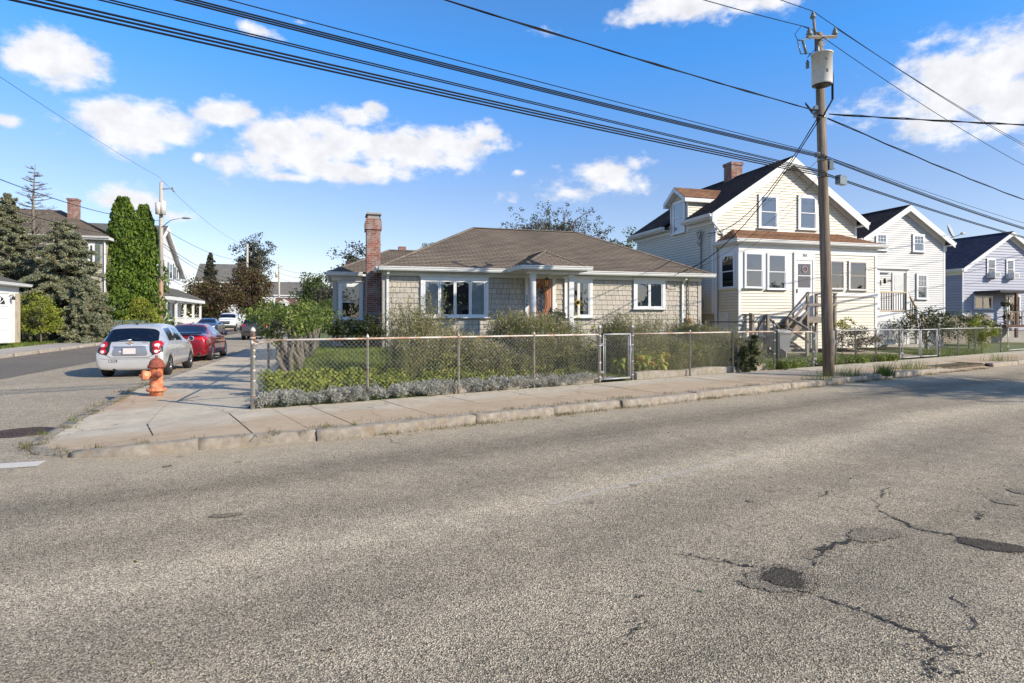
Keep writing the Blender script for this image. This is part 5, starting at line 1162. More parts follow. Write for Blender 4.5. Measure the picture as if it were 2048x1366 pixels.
for k in range(1, 11): q = k/11; x_ = pm_+dvx*q; zt_ = pfl+.93+(zr4-pfl-.93)*q; b.box(x_-.012, x_+.012, yl3+.005, yl3+.03, zt_-.85, zt_)
b.build('balusters', M['black'], t)
b = MB(); x_ = pm_+dvx*.5; zt_ = pfl+.95+(zr4-pfl-.93)*.5; b.box(x_-.06, x_+.06, yl3-.04, yl3+.08, .5, zt_+.12); x_ = sx1; b.box(x_-.06, x_+.06, yl3-.04, yl3+.08, .3, zr4+.05)
for k in range(6): q = (k+.5)/6; b.box(pm_+dvx*q-.18, pm_+dvx*q+.18, yl3+.05, -.3, pfl-.1-(pfl-.5)*q-.04, pfl-.1-(pfl-.5)*q)
b.build('porch_steps', M['white'], t)
x_, z_ = H3.f(1778, 562); text_mesh('house_number', '270', .17, M['black'], t, (x_, -.03, z_), ext=.004)
x_, z_ = H3.f(1766, 563, -.05); b = MB(); b.lathe([(.02,-.12),(.07,-.05),(.06,.1),(.01,.16)], (x_,-.15,z_), 10); b.build('wall_lamp', M['black'], t)
# lattice under porch
b = MB(); xa_, xb2 = pa+.15, pm_-.15; k = 0
while xa_ + k*.12 < xb2 + .9:
    for sg in (1, -1):
        p = xa_ + k*.12 if sg > 0 else xa_ + k*.12 - .9; q = p - .9*0 ; a_, c_ = (p, p-.9) if sg > 0 else (p, p+.9)
        za, zc = .55, 1.45; lo_, hi_ = (a_, c_)
        def cl(xv): return (xv - a_)/(c_ - a_)
        t0, t1 = sorted((cl(xa_), cl(xb2))); t0, t1 = max(0, t0), min(1, t1)
        if t1 > t0: b.tube([(a_+(c_-a_)*t0, yl3-.01-.004*sg, za+(zc-za)*t0), (a_+(c_-a_)*t1, yl3-.01-.004*sg, za+(zc-za)*t1)], .008, 4, False)
    k += 1
b.build('lattice', M['blind'], t)
# satellite dish on the right slope
x_d = H3.f(1892, 480, .5)[0]; z_d = ZE3 + (PZ3-ZE3)*(W3+.3-x_d)/(m3+.3); dpos = H3.w(x_d, .5, z_d+.05)
sdn = thing('satellite_dish', 'grey satellite dish on the roof edge of the pale grey house', 'satellite dish', dpos, ANG)
b = MB(); b.tube([(0,0,-.1),(0,0,.45),(.05,-.1,.6)], .03, 8); b.tube([(-.25,0,-.1),(0,0,.4)], .015, 5); b.build('mast', M['galv'], sdn)
b = MB(); rm = Matrix.Translation((.05,-.12,.85)) @ Matrix.Rotation(R(28), 4, 'Z') @ Matrix.Rotation(R(70), 4, 'X'); b.xf = rm
b.lathe([(.02,.0),(.2,.02),(.33,.06),(.42,.11),(.415,.12),(.32,.075),(.19,.035),(.02,.015)], (0,0,0), 24); b.build('dish', M['blind'], sdn)
b = MB(); b.tube([(.05,-.12,.55),(.35,-.55,.72)], .018, 6); b.box(.30,.48,-.64,-.50,.70,.80); b.build('feed_arm', M['galv'], sdn)
# ================================================================ BLUE HOUSE
H4 = Frame(26.05, 35.0)
bn.scale = (.85,.85,.85)
t = thing('gabled_house', 'lilac-blue clapboard house with blue roof cut off by the right edge', 'house', (H4.o.x, H4.o.y, 0), ANG)
W4 = 7.2; D4 = 9.; ZE4 = H4.f(1922, 539, 0)[1]; PZ4 = H4.f(2013, 464, -.3)[1]; m4 = W4/2
b = MB(); sl4 = (PZ4-ZE4)/(m4+.3); wt = ZE4+.3*sl4-.12
b.lap((0,0,0), (1,0,0), (0,0,1), (0,-1,0), [(0, 1.), (W4, 1.), (W4, wt), (m4, PZ4-.15), (0, wt)], .16, .03, gap=.012)
b.lap((0,D4,0), (0,-1,0), (0,0,1), (-1,0,0), [(0, 1.), (D4, 1.), (D4, wt), (0, wt)], .16, .03, gap=.012); b.build('wall', [M['blue_siding'], M['blue_siding_gap']], t)
MB().box(.03, W4, .03, D4, .1, 1.).build('foundation', M['concrete2'], t)
gable_roof(t, m4, W4, D4, ZE4, PZ4, .3, .3, M['roof_blue'], M['white'], .20)
for a0_, a1_, y0_, y1_, kd, n_, lb in ((1972,1989.5,517,556,'hung',1,'left upper window with an air conditioner'), (2010.5,2026.5,518.5,557.5,'hung',1,'right upper window with an air conditioner'), (1946,1983,591.5,619,'case',2,'wide lower window')):
    w_ = fwin(H4, t, a0_, a1_, y0_, y1_, kind=kd, n=n_, tw=.07, cap=False, blind='curtain' if kd == 'hung' else None, bl=.5, label=lb)
    if kd == 'hung':
        x_, z_ = H4.f((a0_+a1_)/2, y1_-6); b = MB(); b.box(x_-.22, x_+.22, -.42, -.06, z_-.15, z_+.16); ac = b.build('air_conditioner', M['trimwhite'], w_); b = MB(); [b.box(x_-.17, x_+.17, -.43, -.421, z_-.12+k*.05, z_-.095+k*.05) for k in range(5)]; b.build('grille', M['ceramic'], ac)
xa_, zr_ = H4.f(1995, 583, -1.3); xb2 = xa_+3.2
b = MB(); b.box(xa_, xb2, -1.45, 0, zr_-.05, zr_+.08); b.build('porch_roof', M['black'], t)
xd, zd = H4.f(2008, 590); b = MB(); b.box(xd, xd+.1, -.08, 0, 1.3, zd); b.box(xd+1.15, xd+1.25, -.08, 0, 1.3, zd); b.box(xd, xd+1.25, -.085, 0, zd-.1, zd); b.build('door_frame', M['white'], t)
b = MB(); b.box(xd+.12, xd+1.12, -.03, -.001, 1.3, zd-.12); do4 = b.build('front_door', M['glass_dark'], t); b = MB(); b.box(xd+.32, xd+.38, -.06, -.031, 1.3, zd-.1); b.build('sidelight_frame', M['white'], do4)
wc = rng.normal(size=(260,3)); wc = wc / np.linalg.norm(wc,axis=1)[:,None]*np.array([.26,.05,.26])*rng.uniform(.5,1.1,(260,1)) + np.array([xd+.72,-.12,zd-.75]); leaves('wreath', wc, .09, M['fluff'], do4)
b = MB(); b.box(xa_+.45, xb2, -1.45, 0, 1.2, 1.32); 
for x_ in (xa_+1.35, xb2-.1): b.box(x_-.07, x_+.07, -1.42, -1.30, .6, zr_-.05)
b.build('porch_frame', paint('dark_brown_wood', (.10,.05,.035), .8, .3), t)
b = MB(); b.box(xa_+.5, xb2, -1.44, -1.36, 2.02, 2.10)
for k in range(9): x_ = xa_+.55+k*.3; b.box(x_-.02, x_+.02, -1.42, -1.38, 1.3, 2.02)
b.build('porch_rail', M['wood_old'], t)
for i, (dx, dz, m_, nm) in enumerate(((.5,2.1,'leaf_dark','white pot of dark trailing plants on the porch rail'), (1.0,1.35,'leaf_red','low pot of bronze plants on the porch floor'), (1.9,1.35,'leaf_dark','dark bushy potted plant behind the porch rail'))):
    p = H4.w(xa_+dx, -1.38 if i == 0 else -1.1, dz); pt = thing('potted_plant', nm, 'potted plant', p, 0); MB().lathe([(.09,0),(.14,.24),(.13,.24)], (0,0,0), 12).build('pot', M['white'] if i == 0 else M['brick'], pt)
    leaves('foliage', puff(blobs((0,0,.42),(.22,.22,.22),16), .1, 28), .07, M[m_], pt)
# plank fence between the grey and the blue house
pf_ = thing('board_fence', 'low weathered board fence between the grey and blue houses', 'fence', H3.w(W3+.3, .5), ANG)
b = MB()
for k in range(26):
    x_ = k*.135; h_ = 1.5+random.uniform(-.02,.02); b.prism([(x_, .4), (x_+.125, .4), (x_+.125, h_+.3), (x_+.0625, h_+.36), (x_, h_+.3)], 'y', 0, .02)
b.build('boards', M['wood_old'], pf_); b = MB(); b.box(0, 3.5, .021, .06, .7, .78); b.box(0, 3.5, .021, .06, 1.5, 1.58); b.build('rail', M['wood_old'], pf_)
# ================================================================ LEFT SIDE AND DISTANT BUILDINGS
def simple_windows(par, xf, lst, **k):
    for (x0, x1, z0, z1) in lst: window(par, xf, x0, x1, z0, z1, tw=.1, cap=False, **k)
# garage: its door faces the side street
HG = Frame(*(ED(-15.75, 36.9).xy), ANG)     # far right corner of the garage face; local x = street axis e, y = away
gz = CAMH - 44.5/F_PX*ED(-15.75, 36.9).y
t = thing('garage', 'white garage with grey hip roof at the far left edge', 'garage', (HG.o.x, HG.o.y, gz), ANG)
LG = 7.6
b = MB(); b.xf = WX((0, -LG, 0), 'right')     # u = +y, outward = +x
b.box(0, LG, 0, .15, 0, 2.85); b.box(.0, LG, -.03, 0, 2.45, 2.85); b.box(LG-.95, LG-.42, -.035, 0, 0, 2.45); b.build('wall', M['white'], t)
b = MB(); b.xf = WX((0, -LG, 0), 'right'); b.box(LG-.40, LG+.02, -.08, .2, 0, 2.5); b.build('stone_pier', M['foundation'], t); MB().box(-7, -.2, -.16, -.01, 0, 2.84).build('side_wall', M['foundation'], t)
b = MB(); b.xf = WX((0, -LG, 0), 'right')
for k in range(4): b.box(LG-5.6, LG-1.0, -.02, 0, .02+k*.6, .6+k*.6)
gd = b.build('garage_door', M['trimwhite'], t); b = MB(); b.xf = WX((0, -LG, 0), 'right')
for k in range(3):
    cx = LG-5.0+k*1.55
    for j in range(8): a0, a1 = math.pi*j/8, math.pi*(j+1)/8; b.poly([(cx, -.024, 1.92), (cx+.55*math.cos(a1), -.024, 1.92+.4*math.sin(a1)), (cx+.55*math.cos(a0), -.024, 1.92+.4*math.sin(a0))])
b.build('fan_light', M['dark'], gd); b = MB(); b.xf = WX((0, -LG, 0), 'right')
for k in range(3):
    cx = LG-5.0+k*1.55
    for j in range(1, 5): a = math.pi*j/5; b.tube([(cx,-.03,1.92),(cx+.55*math.cos(a),-.03,1.92+.4*math.sin(a))], .018, 4)
b.build('fan_light_bars', M['white'], gd)
b = MB(); o_ = .35; zr_ = 2.98; pk = zr_+1.5
roofpoly(b, [(o_,-LG-o_,zr_),(o_,o_,zr_),(-3.2,-3.2,pk),(-3.2,-LG+2,pk)]); roofpoly(b, [(o_,o_,zr_),(-7,o_,zr_),(-4.2,-3.2,pk),(-3.2,-3.2,pk)]); b.build('roof', M['roof_grey'], t)
b = MB(); b.xf = WX((o_, -LG, 0), 'right'); gutter(b, -.3, LG+o_+.05, 0, zr_); b.box(-.3, LG+o_, .0, .34, zr_-.14, zr_-.10); b.build('gutter', M['white'], t)
b = MB(); b.tube([(.05,-1.0,2.35),(.2,-1.0,2.4),(.22,-1.0,2.3)], .02, 6); b.lathe([(.09,2.15),(.07,2.3),(.02,2.33)], (.22,-1.0,0), 10); b.build('wall_lamp', M['black'], t)
# tan house behind the spruces
oT = PT(209, 640, 45.); HT = Frame(oT.x, oT.y)
t = thing('hip_roofed_house', 'tan clapboard house with brick chimney behind the spruces', 'house', (HT.o.x, HT.o.y, 0), ANG)
ZT = HT.f(195, 474)[1]; WT = 12.5; DT = 9.
b = MB(); b.lap((-WT,0,0), (1,0,0), (0,0,1), (0,-1,0), [(0,.3),(WT,.3),(WT,ZT),(0,ZT)], .14, .026, gap=.012); b.lap((0,0,0), (0,1,0), (0,0,1), (1,0,0), [(0,.3),(DT,.3),(DT,ZT),(0,ZT)], .14, .026, gap=.012); b.build('wall', [M['tan_siding'], M['tan_siding_gap']], t)
b = MB(); o_ = .45; hh = (DT+2*o_)/2; pk = ZT+hh*.52
roofpoly(b, [(-WT-o_,-o_,ZT),(o_,-o_,ZT),(o_-hh,-o_+hh,pk),(-WT-o_+hh,-o_+hh,pk)]); roofpoly(b, [(o_,-o_,ZT),(o_,DT+o_,ZT),(o_-hh,-o_+hh,pk)]); roofpoly(b, [(-WT-o_,DT+o_,ZT),(-WT-o_,-o_,ZT),(-WT-o_+hh,-o_+hh,pk)]); b.build('roof', M['roof_brown'], t)
b = MB(); b.box(-WT-o_+.03, o_-.03, -o_+.02, 0, ZT-.22, ZT-.02); b.box(0, o_-.03, 0.01, DT, ZT-.22, ZT-.02); gutter(b, -WT-o_, o_, -o_, ZT+.01); b.box(-.12,.03,-.04,0,.3,ZT-.22); b.tube([(.05,-.12,.3),(.05,-.12,ZT-.2)], .05, 6); b.build('trim', M['white'], t)
xc, zc = HT.f(148, 398, 3.2); b = MB(); brickbox(b, xc-.34, xc+.34, 2.9, 3.5, ZT+.5, zc-.15); brickbox(b, xc-.39, xc+.39, 2.85, 3.55, zc-.15, zc); b.build('chimney', M['brick'], t)
def shut(x0, x1, z0, z1, xf=None, mat='ceramic'):
    b = MB(); b.xf = xf
    b.box(x0, x1, -.07, -.02, z0, z1); 
    for k in range(int((z1-z0)/.09)): b.box(x0+.04, x1-.04, -.085, -.07, z0+.05+k*.09, z0+.09+k*.09)
    return b
fwin(HT, t, 176, 190, 487, 531, kind='hung', cap=True, tw=.12, blind='curtain')
x0_, z1_ = HT.f(191, 489); x1_, z0_ = HT.f(201, 530); shut(x0_, x1_, z0_, z1_).build('shutter', paint('grey_green_shutter', (.13,.16,.14), .6, .1), t)
fwin(HT, t, 150, 176, 575, 618, kind='hung', cap=True, tw=.12, blind='curtain')
# white gabled house with porch facing the side street
HW = Frame(*(ED(-15., 50.5+4).xy)); NE = 54.5
t = thing('gabled_house', 'white gabled house with a front porch beyond the tall arborvitae', 'house', (HW.o.x, HW.o.y, 0), ANG)
LW = 12.6; z1_ = 5.9; zp = 10.0; xf = WX((0, 0, 0), 'right')
b = MB(); b.lap((0,0,0), (0,1,0), (0,0,1), (1,0,0), [(0,.3),(LW,.3),(LW,z1_),(LW/2,zp-.1),(0,z1_)], .12, .016); b.lap((-9,0,0), (1,0,0), (0,0,1), (0,-1,0), [(0,.3),(9,.3),(9,z1_),(0,z1_)], .12, .016); b.build('wall', M['white_siding'], t)
b = MB(); up = .06; roofpoly(b, [(-9,-.3,z1_-.15),(.4,-.3,z1_-.15),(.4,LW/2,zp+up),(-9,LW/2,zp+up)]); roofpoly(b, [(.4,LW+.3,z1_-.15),(-9,LW+.3,z1_-.15),(-9,LW/2,zp+up),(.4,LW/2,zp+up)]); b.build('roof', M['roof_grey'], t)
b = MB(); b.xf = xf
for a_, c_ in (((-.3,z1_-.16),(LW/2,zp+.05)), ((LW+.3,z1_-.16),(LW/2,zp+.05))): b.prism([a_, c_, (c_[0], c_[1]-.45), (a_[0], a_[1]-.32)], 'y', -.46, -.41); b.poly([(a_[0],-.41,a_[1]-.06),(c_[0],-.41,c_[1]-.06),(c_[0],.0,c_[1]-.06),(a_[0],.0,a_[1]-.06)])
b.build('trim', M['white'], t)
xfw = WX((0,0,0), 'right')
def sidepx(pxl, pxr): return sorted((HW.g(pxl, 600, 0)[0], HW.g(pxr, 600, 0)[0]))
for pl, pr, yt, yb in ((337.5,344,526,559), (351,356,536,559), (328,335,591,622)):
    a_, c_ = sidepx(pl, pr); yy, zt_ = HW.g((pl+pr)/2, yt, 0); _, zb_ = HW.g((pl+pr)/2, yb, 0); window(t, xfw, a_, c_, zb_, zt_, kind='hung', tw=.12, cap=False, blind='curtain')
    for s0_, s1_ in ((a_-.5, a_-.06), (c_+.06, c_+.5)): shut(s0_, s1_, zb_, zt_, xfw).build('shutter', M['ceramic'], t)
pw = 1.9; py0 = -.6+.3; py1 = 12.6
b = MB(); b.box(0, pw, py0+.0, py1, .3, .95); b.build('porch_deck', M['white'], t)
b = MB(); zq = 3.55; roofpoly(b, [(pw+.3,py0-.3,zq),(pw+.3,py1+.3,zq),(.1,py1-1.6,zq+1.0),(.1,py0+1.5,zq+1.0)]); roofpoly(b, [(0,py0-.3,zq),(pw+.3,py0-.3,zq),(.1,py0+1.5,zq+1.0)]); b.build('porch_roof', M['roof_grey'], t)
b = MB(); b.box(0, pw+.25, py0-.25, py1+.25, zq-.32, zq-.02)
for k in range(5): y_ = py0+.12+(py1-py0-.24)*k/4; b.box(pw-.2, pw-.02, y_-.09, y_+.09, .95, zq-.3)
b.box(pw-.14, pw-.06, py0+3.2, py1, 1.75, 1.84); b.box(pw-.14, pw-.06, py0+3.2, py1, 1.05, 1.12)
for k in range(50): y_ = py0+3.3+k*.185; b.box(pw-.12, pw-.08, y_, y_+.04, 1.1, 1.76)
b.build('porch_frame', M['white'], t)
a_, c_ = sidepx(345, 353); b = MB(); b.xf = xfw; b.box(a_, c_, -.06, -.02, .95, 3.1); b.build('front_door', M['ceramic'], t)
# far buildings
def far_house(label, px, w, d, Y, ze, zp, wall, roof, ang=ANG, gable='front', z0=.3, wins=(), chim=False, name='far_house', group=None):
    p = PT(px, HZ, Y); fm = Frame(p.x, p.y, ang); t = thing(name, label, 'house', (p.x, p.y, 0), ang, group); b = MB()
    pts = [(0,z0),(w,z0),(w,ze),(w/2,zp-.05),(0,ze)] if gable == 'front' else [(0,z0),(w,z0),(w,ze),(0,ze)]
    b.lap((0,0,0), (1,0,0), (0,0,1), (0,-1,0), pts, .15, .02)
    sp = [(0,z0),(d,z0),(d,ze),(0,ze)] if gable == 'front' else [(0,z0),(d,z0),(d,ze),(d/2,zp-.05),(0,ze)]
    b.lap((w,0,0), (0,1,0), (0,0,1), (1,0,0), sp, .15, .02); b.lap((0,d,0), (0,-1,0), (0,0,1), (-1,0,0), sp, .15, .02); b.build('wall', wall, t)
    b = MB()
    if gable == 'front': roofpoly(b, [(-.3,d,ze-.1),(-.3,-.3,ze-.1),(w/2,-.3,zp),(w/2,d,zp)], h=.25); roofpoly(b, [(w+.3,-.3,ze-.1),(w+.3,d,ze-.1),(w/2,d,zp),(w/2,-.3,zp)], h=.25)
    else: roofpoly(b, [(-.3,-.3,ze-.1),(w+.3,-.3,ze-.1),(w+.3,d/2,zp),(-.3,d/2,zp)], h=.25); roofpoly(b, [(w+.3,d+.3,ze-.1),(-.3,d+.3,ze-.1),(-.3,d/2,zp),(w+.3,d/2,zp)], h=.25)
    b.build('roof', roof, t)
    b = MB()
    if gable == 'front':
        for a_, c_ in (((-.3,ze-.12),(w/2,zp-.02)), ((w+.3,ze-.12),(w/2,zp-.02))): b.prism([a_, c_, (c_[0],c_[1]-.3), (a_[0],a_[1]-.25)], 'y', -.34, -.30)
    else: b.box(-.3, w+.3, -.33, -.3, ze-.3, ze-.08)
    b.build('trim', M['white'], t)
    for (x0, x1, za, zb) in wins: window(t, I4, x0, x1, za, zb, tw=.12, cap=False, blind=None, sill=False)
    if chim: b = MB(); brickbox(b, w*chim-.3, w*chim+.3, d/2-.3, d/2+.3, zp-.8, zp+1.3); b.build('chimney', M['brick'], t)
    return t
Wz = lambda z, z2, Y: None
far_house('white garage with steep gable behind the pickup truck', 447, 3.4, 7, 88, 3.0, 4.9, M['white_siding'], M['roof_grey'], name='far_garage', gable='front', wins=[(1.2,2.2,1.2,2.2)])
far_house('grey-roofed house rising above the bronze-leaved trees', 392, 9, 9, 105, 8.4, 11.8, M['tan_siding'], M['roof_grey'], gable='side')
far_house('white three storey building with grey roof at the end of the side street', 530, 9.2, 9, 125, 6.9, 9.8, M['white_siding'], M['roof_grey'], gable='side', wins=[(2.0,3.0,4.6,6.2),(5.2,7.4,4.9,5.8),(7.9,8.7,4.7,6.),(7.9,8.7,2.2,3.8)])
bh = far_house('small brown-roofed house with a dormer in front of the white building', 552, 4.0, 6, 100, 3.0, 5.4, M['curtain'], paint('brown_roof', (.12,.065,.05), .9, .2, 3), gable='side', wins=[(.8,3.0,.9,2.2)])
b = MB(); b.box(.5, 2.0, -.2, 2.2, 3.4, 4.5); b.prism([(.3,4.5),(2.2,4.5),(1.25,5.1)], 'y', -.35, 2.2); dmf = b.build('dormer', M['curtain'], bh); window(dmf, WX((0,-.2,0),'front'), .9, 1.6, 3.55, 4.5, tw=.1, cap=False, blind=None, sill=False)
far_house('house with a brick chimney peeking above the bungalow roof', 700, 6.8, 6, 46, 4.6, 6.35, M['curtain'], M['roof_dark'], gable='side', chim=.62)

for i, (tt, w_, hh_, lb) in enumerate(((-22, 9, 5.2, 'low house across the street behind the viewer, left'), (2, 8, 5.6, 'house across the street behind the viewer, middle'), (26, 9, 5.4, 'house across the street behind the viewer, right'))):  # unseen row opposite, put in to be reflected in the windows
    p = UN(tt, -24); fh = thing('far_house', lb, 'house', (p.x, p.y, 0), math.atan2(U.y, U.x)); b = MB(); b.box(0, w_, -8, 0, .1, 3.6); b.build('wall', M['tan_siding'], fh); b = MB(); b.prism([(-8.3,3.6),(.3,3.6),(-4,hh_)], 'x', -.3, w_+.3); b.build('roof', M['roof_dark'], fh)
    for k in range(3): b = MB(); b.box(1+k*2.6, 2.1+k*2.6, .0, .04, 1.3, 2.7); b.build('window', M['dark'], fh)
# ================================================================ CARS
def car_body(sts, mats, arches, wr, W):
    """sts: list of (y, zb, zbelt, ztop, wb, wbelt, wtop, kind) ; kind of the span that FOLLOWS: 'b' body, 'g' side glass, 'f' windscreen/rear screen + side body"""
    v = []; f = []; mi = []
    def ring(s):
        y, zb, zl, zt, wb, wl, wt = s[:7]; zm = zb + (zl-zb)*.52
        h = [(0,zb),(wb*.8,zb),(wb*.97,zb+.07),(max(wb,wl)*1.0,zm),(wl*.985,zl-.07),(wl*.955,zl),(wt,zt-.055 if zt-zl > .15 else zt-.03),(wt*.80,zt-.008),(0,zt+.012)]
        return [(x, y, z) for x, z in h] + [(-x, y, z) for x, z in h[-2:0:-1]]
    n = 16
    for s in sts: v += ring(s)
    for i in range(len(sts)-1):
        k = sts[i][7]
        for j in range(n):
            jj = j if j < 8 else 15 - j      # mirrored strip index
            m = 0
            if 'g' in k and jj == 5: m = 1
            if 'f' in k and jj in (6, 7): m = 1
            f.append((i*n+j, i*n+(j+1)%n, (i+1)*n+(j+1)%n, (i+1)*n+j)); mi.append(m)
    f.append(tuple(range(n))[::-1]); mi.append(0); f.append(tuple((len(sts)-1)*n + k for k in range(n))); mi.append(0)
    me = bpy.data.meshes.new('car_cage'); me.from_pydata(v, [], f); [me.materials.append(m) for m in mats]; me.polygons.foreach_set('material_index', mi); me.update()
    bm_ = bmesh.new(); bm_.from_mesh(me); bmesh.ops.recalc_face_normals(bm_, faces=bm_.faces); bm_.to_mesh(me); bm_.free()
    ob = bpy.data.objects.new('car_cage', me); COL.objects.link(ob)
    sub = ob.modifiers.new('s', 'SUBSURF'); sub.levels = 3; sub.render_levels = 3
    cuts = []
    for (ay, az) in arches:
        cb_ = MB(); cb_.lathe([(wr*1.13, -W), (wr*1.13, -W/2+.30)], (0, ay, az), 40, 'x'); cb_.lathe([(wr*1.13, W/2-.30), (wr*1.13, W)], (0, ay, az), 40, 'x'); cb_.m = [2]*len(cb_.m)
        c = cb_.build('cut', mats); bo = ob.modifiers.new('b', 'BOOLEAN'); bo.operation = 'DIFFERENCE'; bo.solver = 'EXACT'; bo.object = c; cuts.append(c)
    dg = bpy.context.evaluated_depsgraph_get(); r = bpy.data.meshes.new_from_object(ob.evaluated_get(dg))
    bpy.data.objects.remove(ob); [bpy.data.objects.remove(c) for c in cuts]
    return r
def split_mat(me, idx, name, mats, par, pred=None):
    b = bmesh.new(); b.from_mesh(me); dele = [f for f in b.faces if (f.material_index not in idx) or (pred and not pred(f.calc_center_median()))]
    bmesh.ops.delete(b, geom=dele, context='FACES'); m2 = bpy.data.meshes.new(name); b.to_mesh(m2); b.free()
    if len(m2.polygons) == 0: return None
    for p in m2.polygons: p.use_smooth = True
    m2.materials.clear(); [m2.materials.append(m) for m in mats]; o = bpy.data.objects.new(name, m2); COL.objects.link(o); o.parent = par; return o
def split_loose(me, name, par):
    b = bmesh.new(); b.from_mesh(me); b.verts.ensure_lookup_table(); seen = {}; k = 0
    for v in b.verts:
        if v.index in seen: continue
        st_ = [v]; seen[v.index] = k
        while st_:
            x_ = st_.pop()
            for e_ in x_.link_edges:
                o_ = e_.other_vert(x_)
                if o_.index not in seen: seen[o_.index] = k; st_.append(o_)
        k += 1
    b.free()
    for i in range(k):
        b = bmesh.new(); b.from_mesh(me); bmesh.ops.delete(b, geom=[v for v in b.verts if seen[v.index] != i], context='VERTS')
        if len(b.faces) > 6:
            m2 = me.copy(); b.to_mesh(m2); o = bpy.data.objects.new(name, m2); COL.objects.link(o); o.parent = par
        b.free()
def patch(bvh, outline, axis, off, th, name, mat, par, side=1, n=5, loc_bulge=0.):
    """outline: convex-ish polygon in the plane seen along axis ('y-': seen from behind, 'x': from the side). Projected on the body."""
    c = (sum(p[0] for p in outline)/len(outline), sum(p[1] for p in outline)/len(outline)); O = []
    for a, q in zip(outline, outline[1:]+outline[:1]):
        for k in range(4): O.append((a[0]+(q[0]-a[0])*k/4, a[1]+(q[1]-a[1])*k/4))
    b = MB(); b.smooth = True; rings = []
    def hit(p):
        if axis == 'back': o, d = Vector((p[0], -3, p[1])), Vector((0,1,0))
        elif axis == 'front': o, d = Vector((p[0], 9, p[1])), Vector((0,-1,0))
        else: o, d = Vector((side*3, p[0], p[1])), Vector((-side,0,0))
        h = bvh.ray_cast(o, d)
        return h[0] if h[0] is not None else None
    hc = hit(c)
    if hc is None: return None
    dirv = {'back': Vector((0,-1,0)), 'front': Vector((0,1,0)), 'side': Vector((side,0,0))}[axis]
    for i in range(1, n+1):
        k = i/n; row = []
        for p in O:
            q = (c[0]+(p[0]-c[0])*k, c[1]+(p[1]-c[1])*k); h = hit(q) or hc; row.append(b.V(h + dirv*(off + th*(1 if k < .99 else 0) + loc_bulge*(1-k*k))))
        rings.append(row)
    ci = b.V(hc + dirv*(off+th+loc_bulge)); m = len(O)
    for k in range(m): b.face([ci, rings[0][k], rings[0][(k+1)%m]])
    for A, B in zip(rings, rings[1:]):
        for k in range(m): b.face([A[k], B[k], B[(k+1)%m], A[(k+1)%m]])
    return b.build(name, mat, par)
def seam(b, bvh, pts, w, axis='side', side=1, off=.0015):
    P = []
    for a, q in zip(pts, pts[1:]):
        n = max(2, int(math.hypot(q[0]-a[0], q[1]-a[1])/.06))
        for k in range(n): P.append((a[0]+(q[0]-a[0])*k/n, a[1]+(q[1]-a[1])*k/n))
    P.append(pts[-1]); L = []
    for i, p in enumerate(P):
        a, q = P[max(0,i-1)], P[min(len(P)-1,i+1)]; dx, dy = q[0]-a[0], q[1]-a[1]; l = math.hypot(dx, dy) or 1; nx, ny = -dy/l*w/2, dx/l*w/2; row = []
        for s in (-1, 1):
            c = (p[0]+nx*s, p[1]+ny*s)
            o, d = (Vector((side*3,c[0],c[1])), Vector((-side,0,0))) if axis == 'side' else ((Vector((c[0],-3,c[1])), Vector((0,1,0))) if axis == 'back' else (Vector((c[0],9,c[1])), Vector((0,-1,0))))
            h = bvh.ray_cast(o, d)[0]; row.append(None if h is None else b.V(h - d*off))
        L.append(row)
    for A, B in zip(L, L[1:]):
        if None in A or None in B: continue
        b.face([A[0], B[0], B[1], A[1]])
def wheel(par, x, y, r, w, side, spokes=5, double=True, dark=False):
    o = thing('wheel', None, None, (x, y, r)); o.parent = par
    b = MB(); b.lathe([(r*.66,-w/2*side),(r*.90,-w/2*side),(r*.97,-w*.42*side),(r,-w*.25*side),(r,w*.25*side),(r*.97,w*.42*side),(r*.90,w/2*side),(r*.66,w/2*side)], (0,0,0), 36, 'x'); ty = b.build('tyre', M['rubber'], o)
    b = MB(); xo = side*w*.5; b.lathe([(r*.67,xo*.2),(r*.68,xo*.95),(r*.64,xo*1.0),(r*.62,xo*.8),(r*.60,xo*.1)], (0,0,0), 36, 'x')
    for k in range(spokes):
        for dA in ((-.16, .16) if double else (0,)):
            a = 2*math.pi*k/spokes; p0 = Vector((xo*.92, math.cos(a)*r*.10, math.sin(a)*r*.10)); p1 = Vector((xo*.88, math.cos(a+dA)*r*.63, math.sin(a+dA)*r*.63)); b.tube([p0, p1], [r*.075, r*.05], 6)
    b.lathe([(r*.16,xo*.7),(r*.15,xo*1.0),(r*.02,xo*1.03)], (0,0,0), 14, 'x'); b.build('rim', M['alloy'], o)
    b = MB(); b.lathe([(r*.60,xo*.05),(.01,xo*.06)], (0,0,0), 24, 'x'); b.build('brake_disc', M['dark'], o); return o
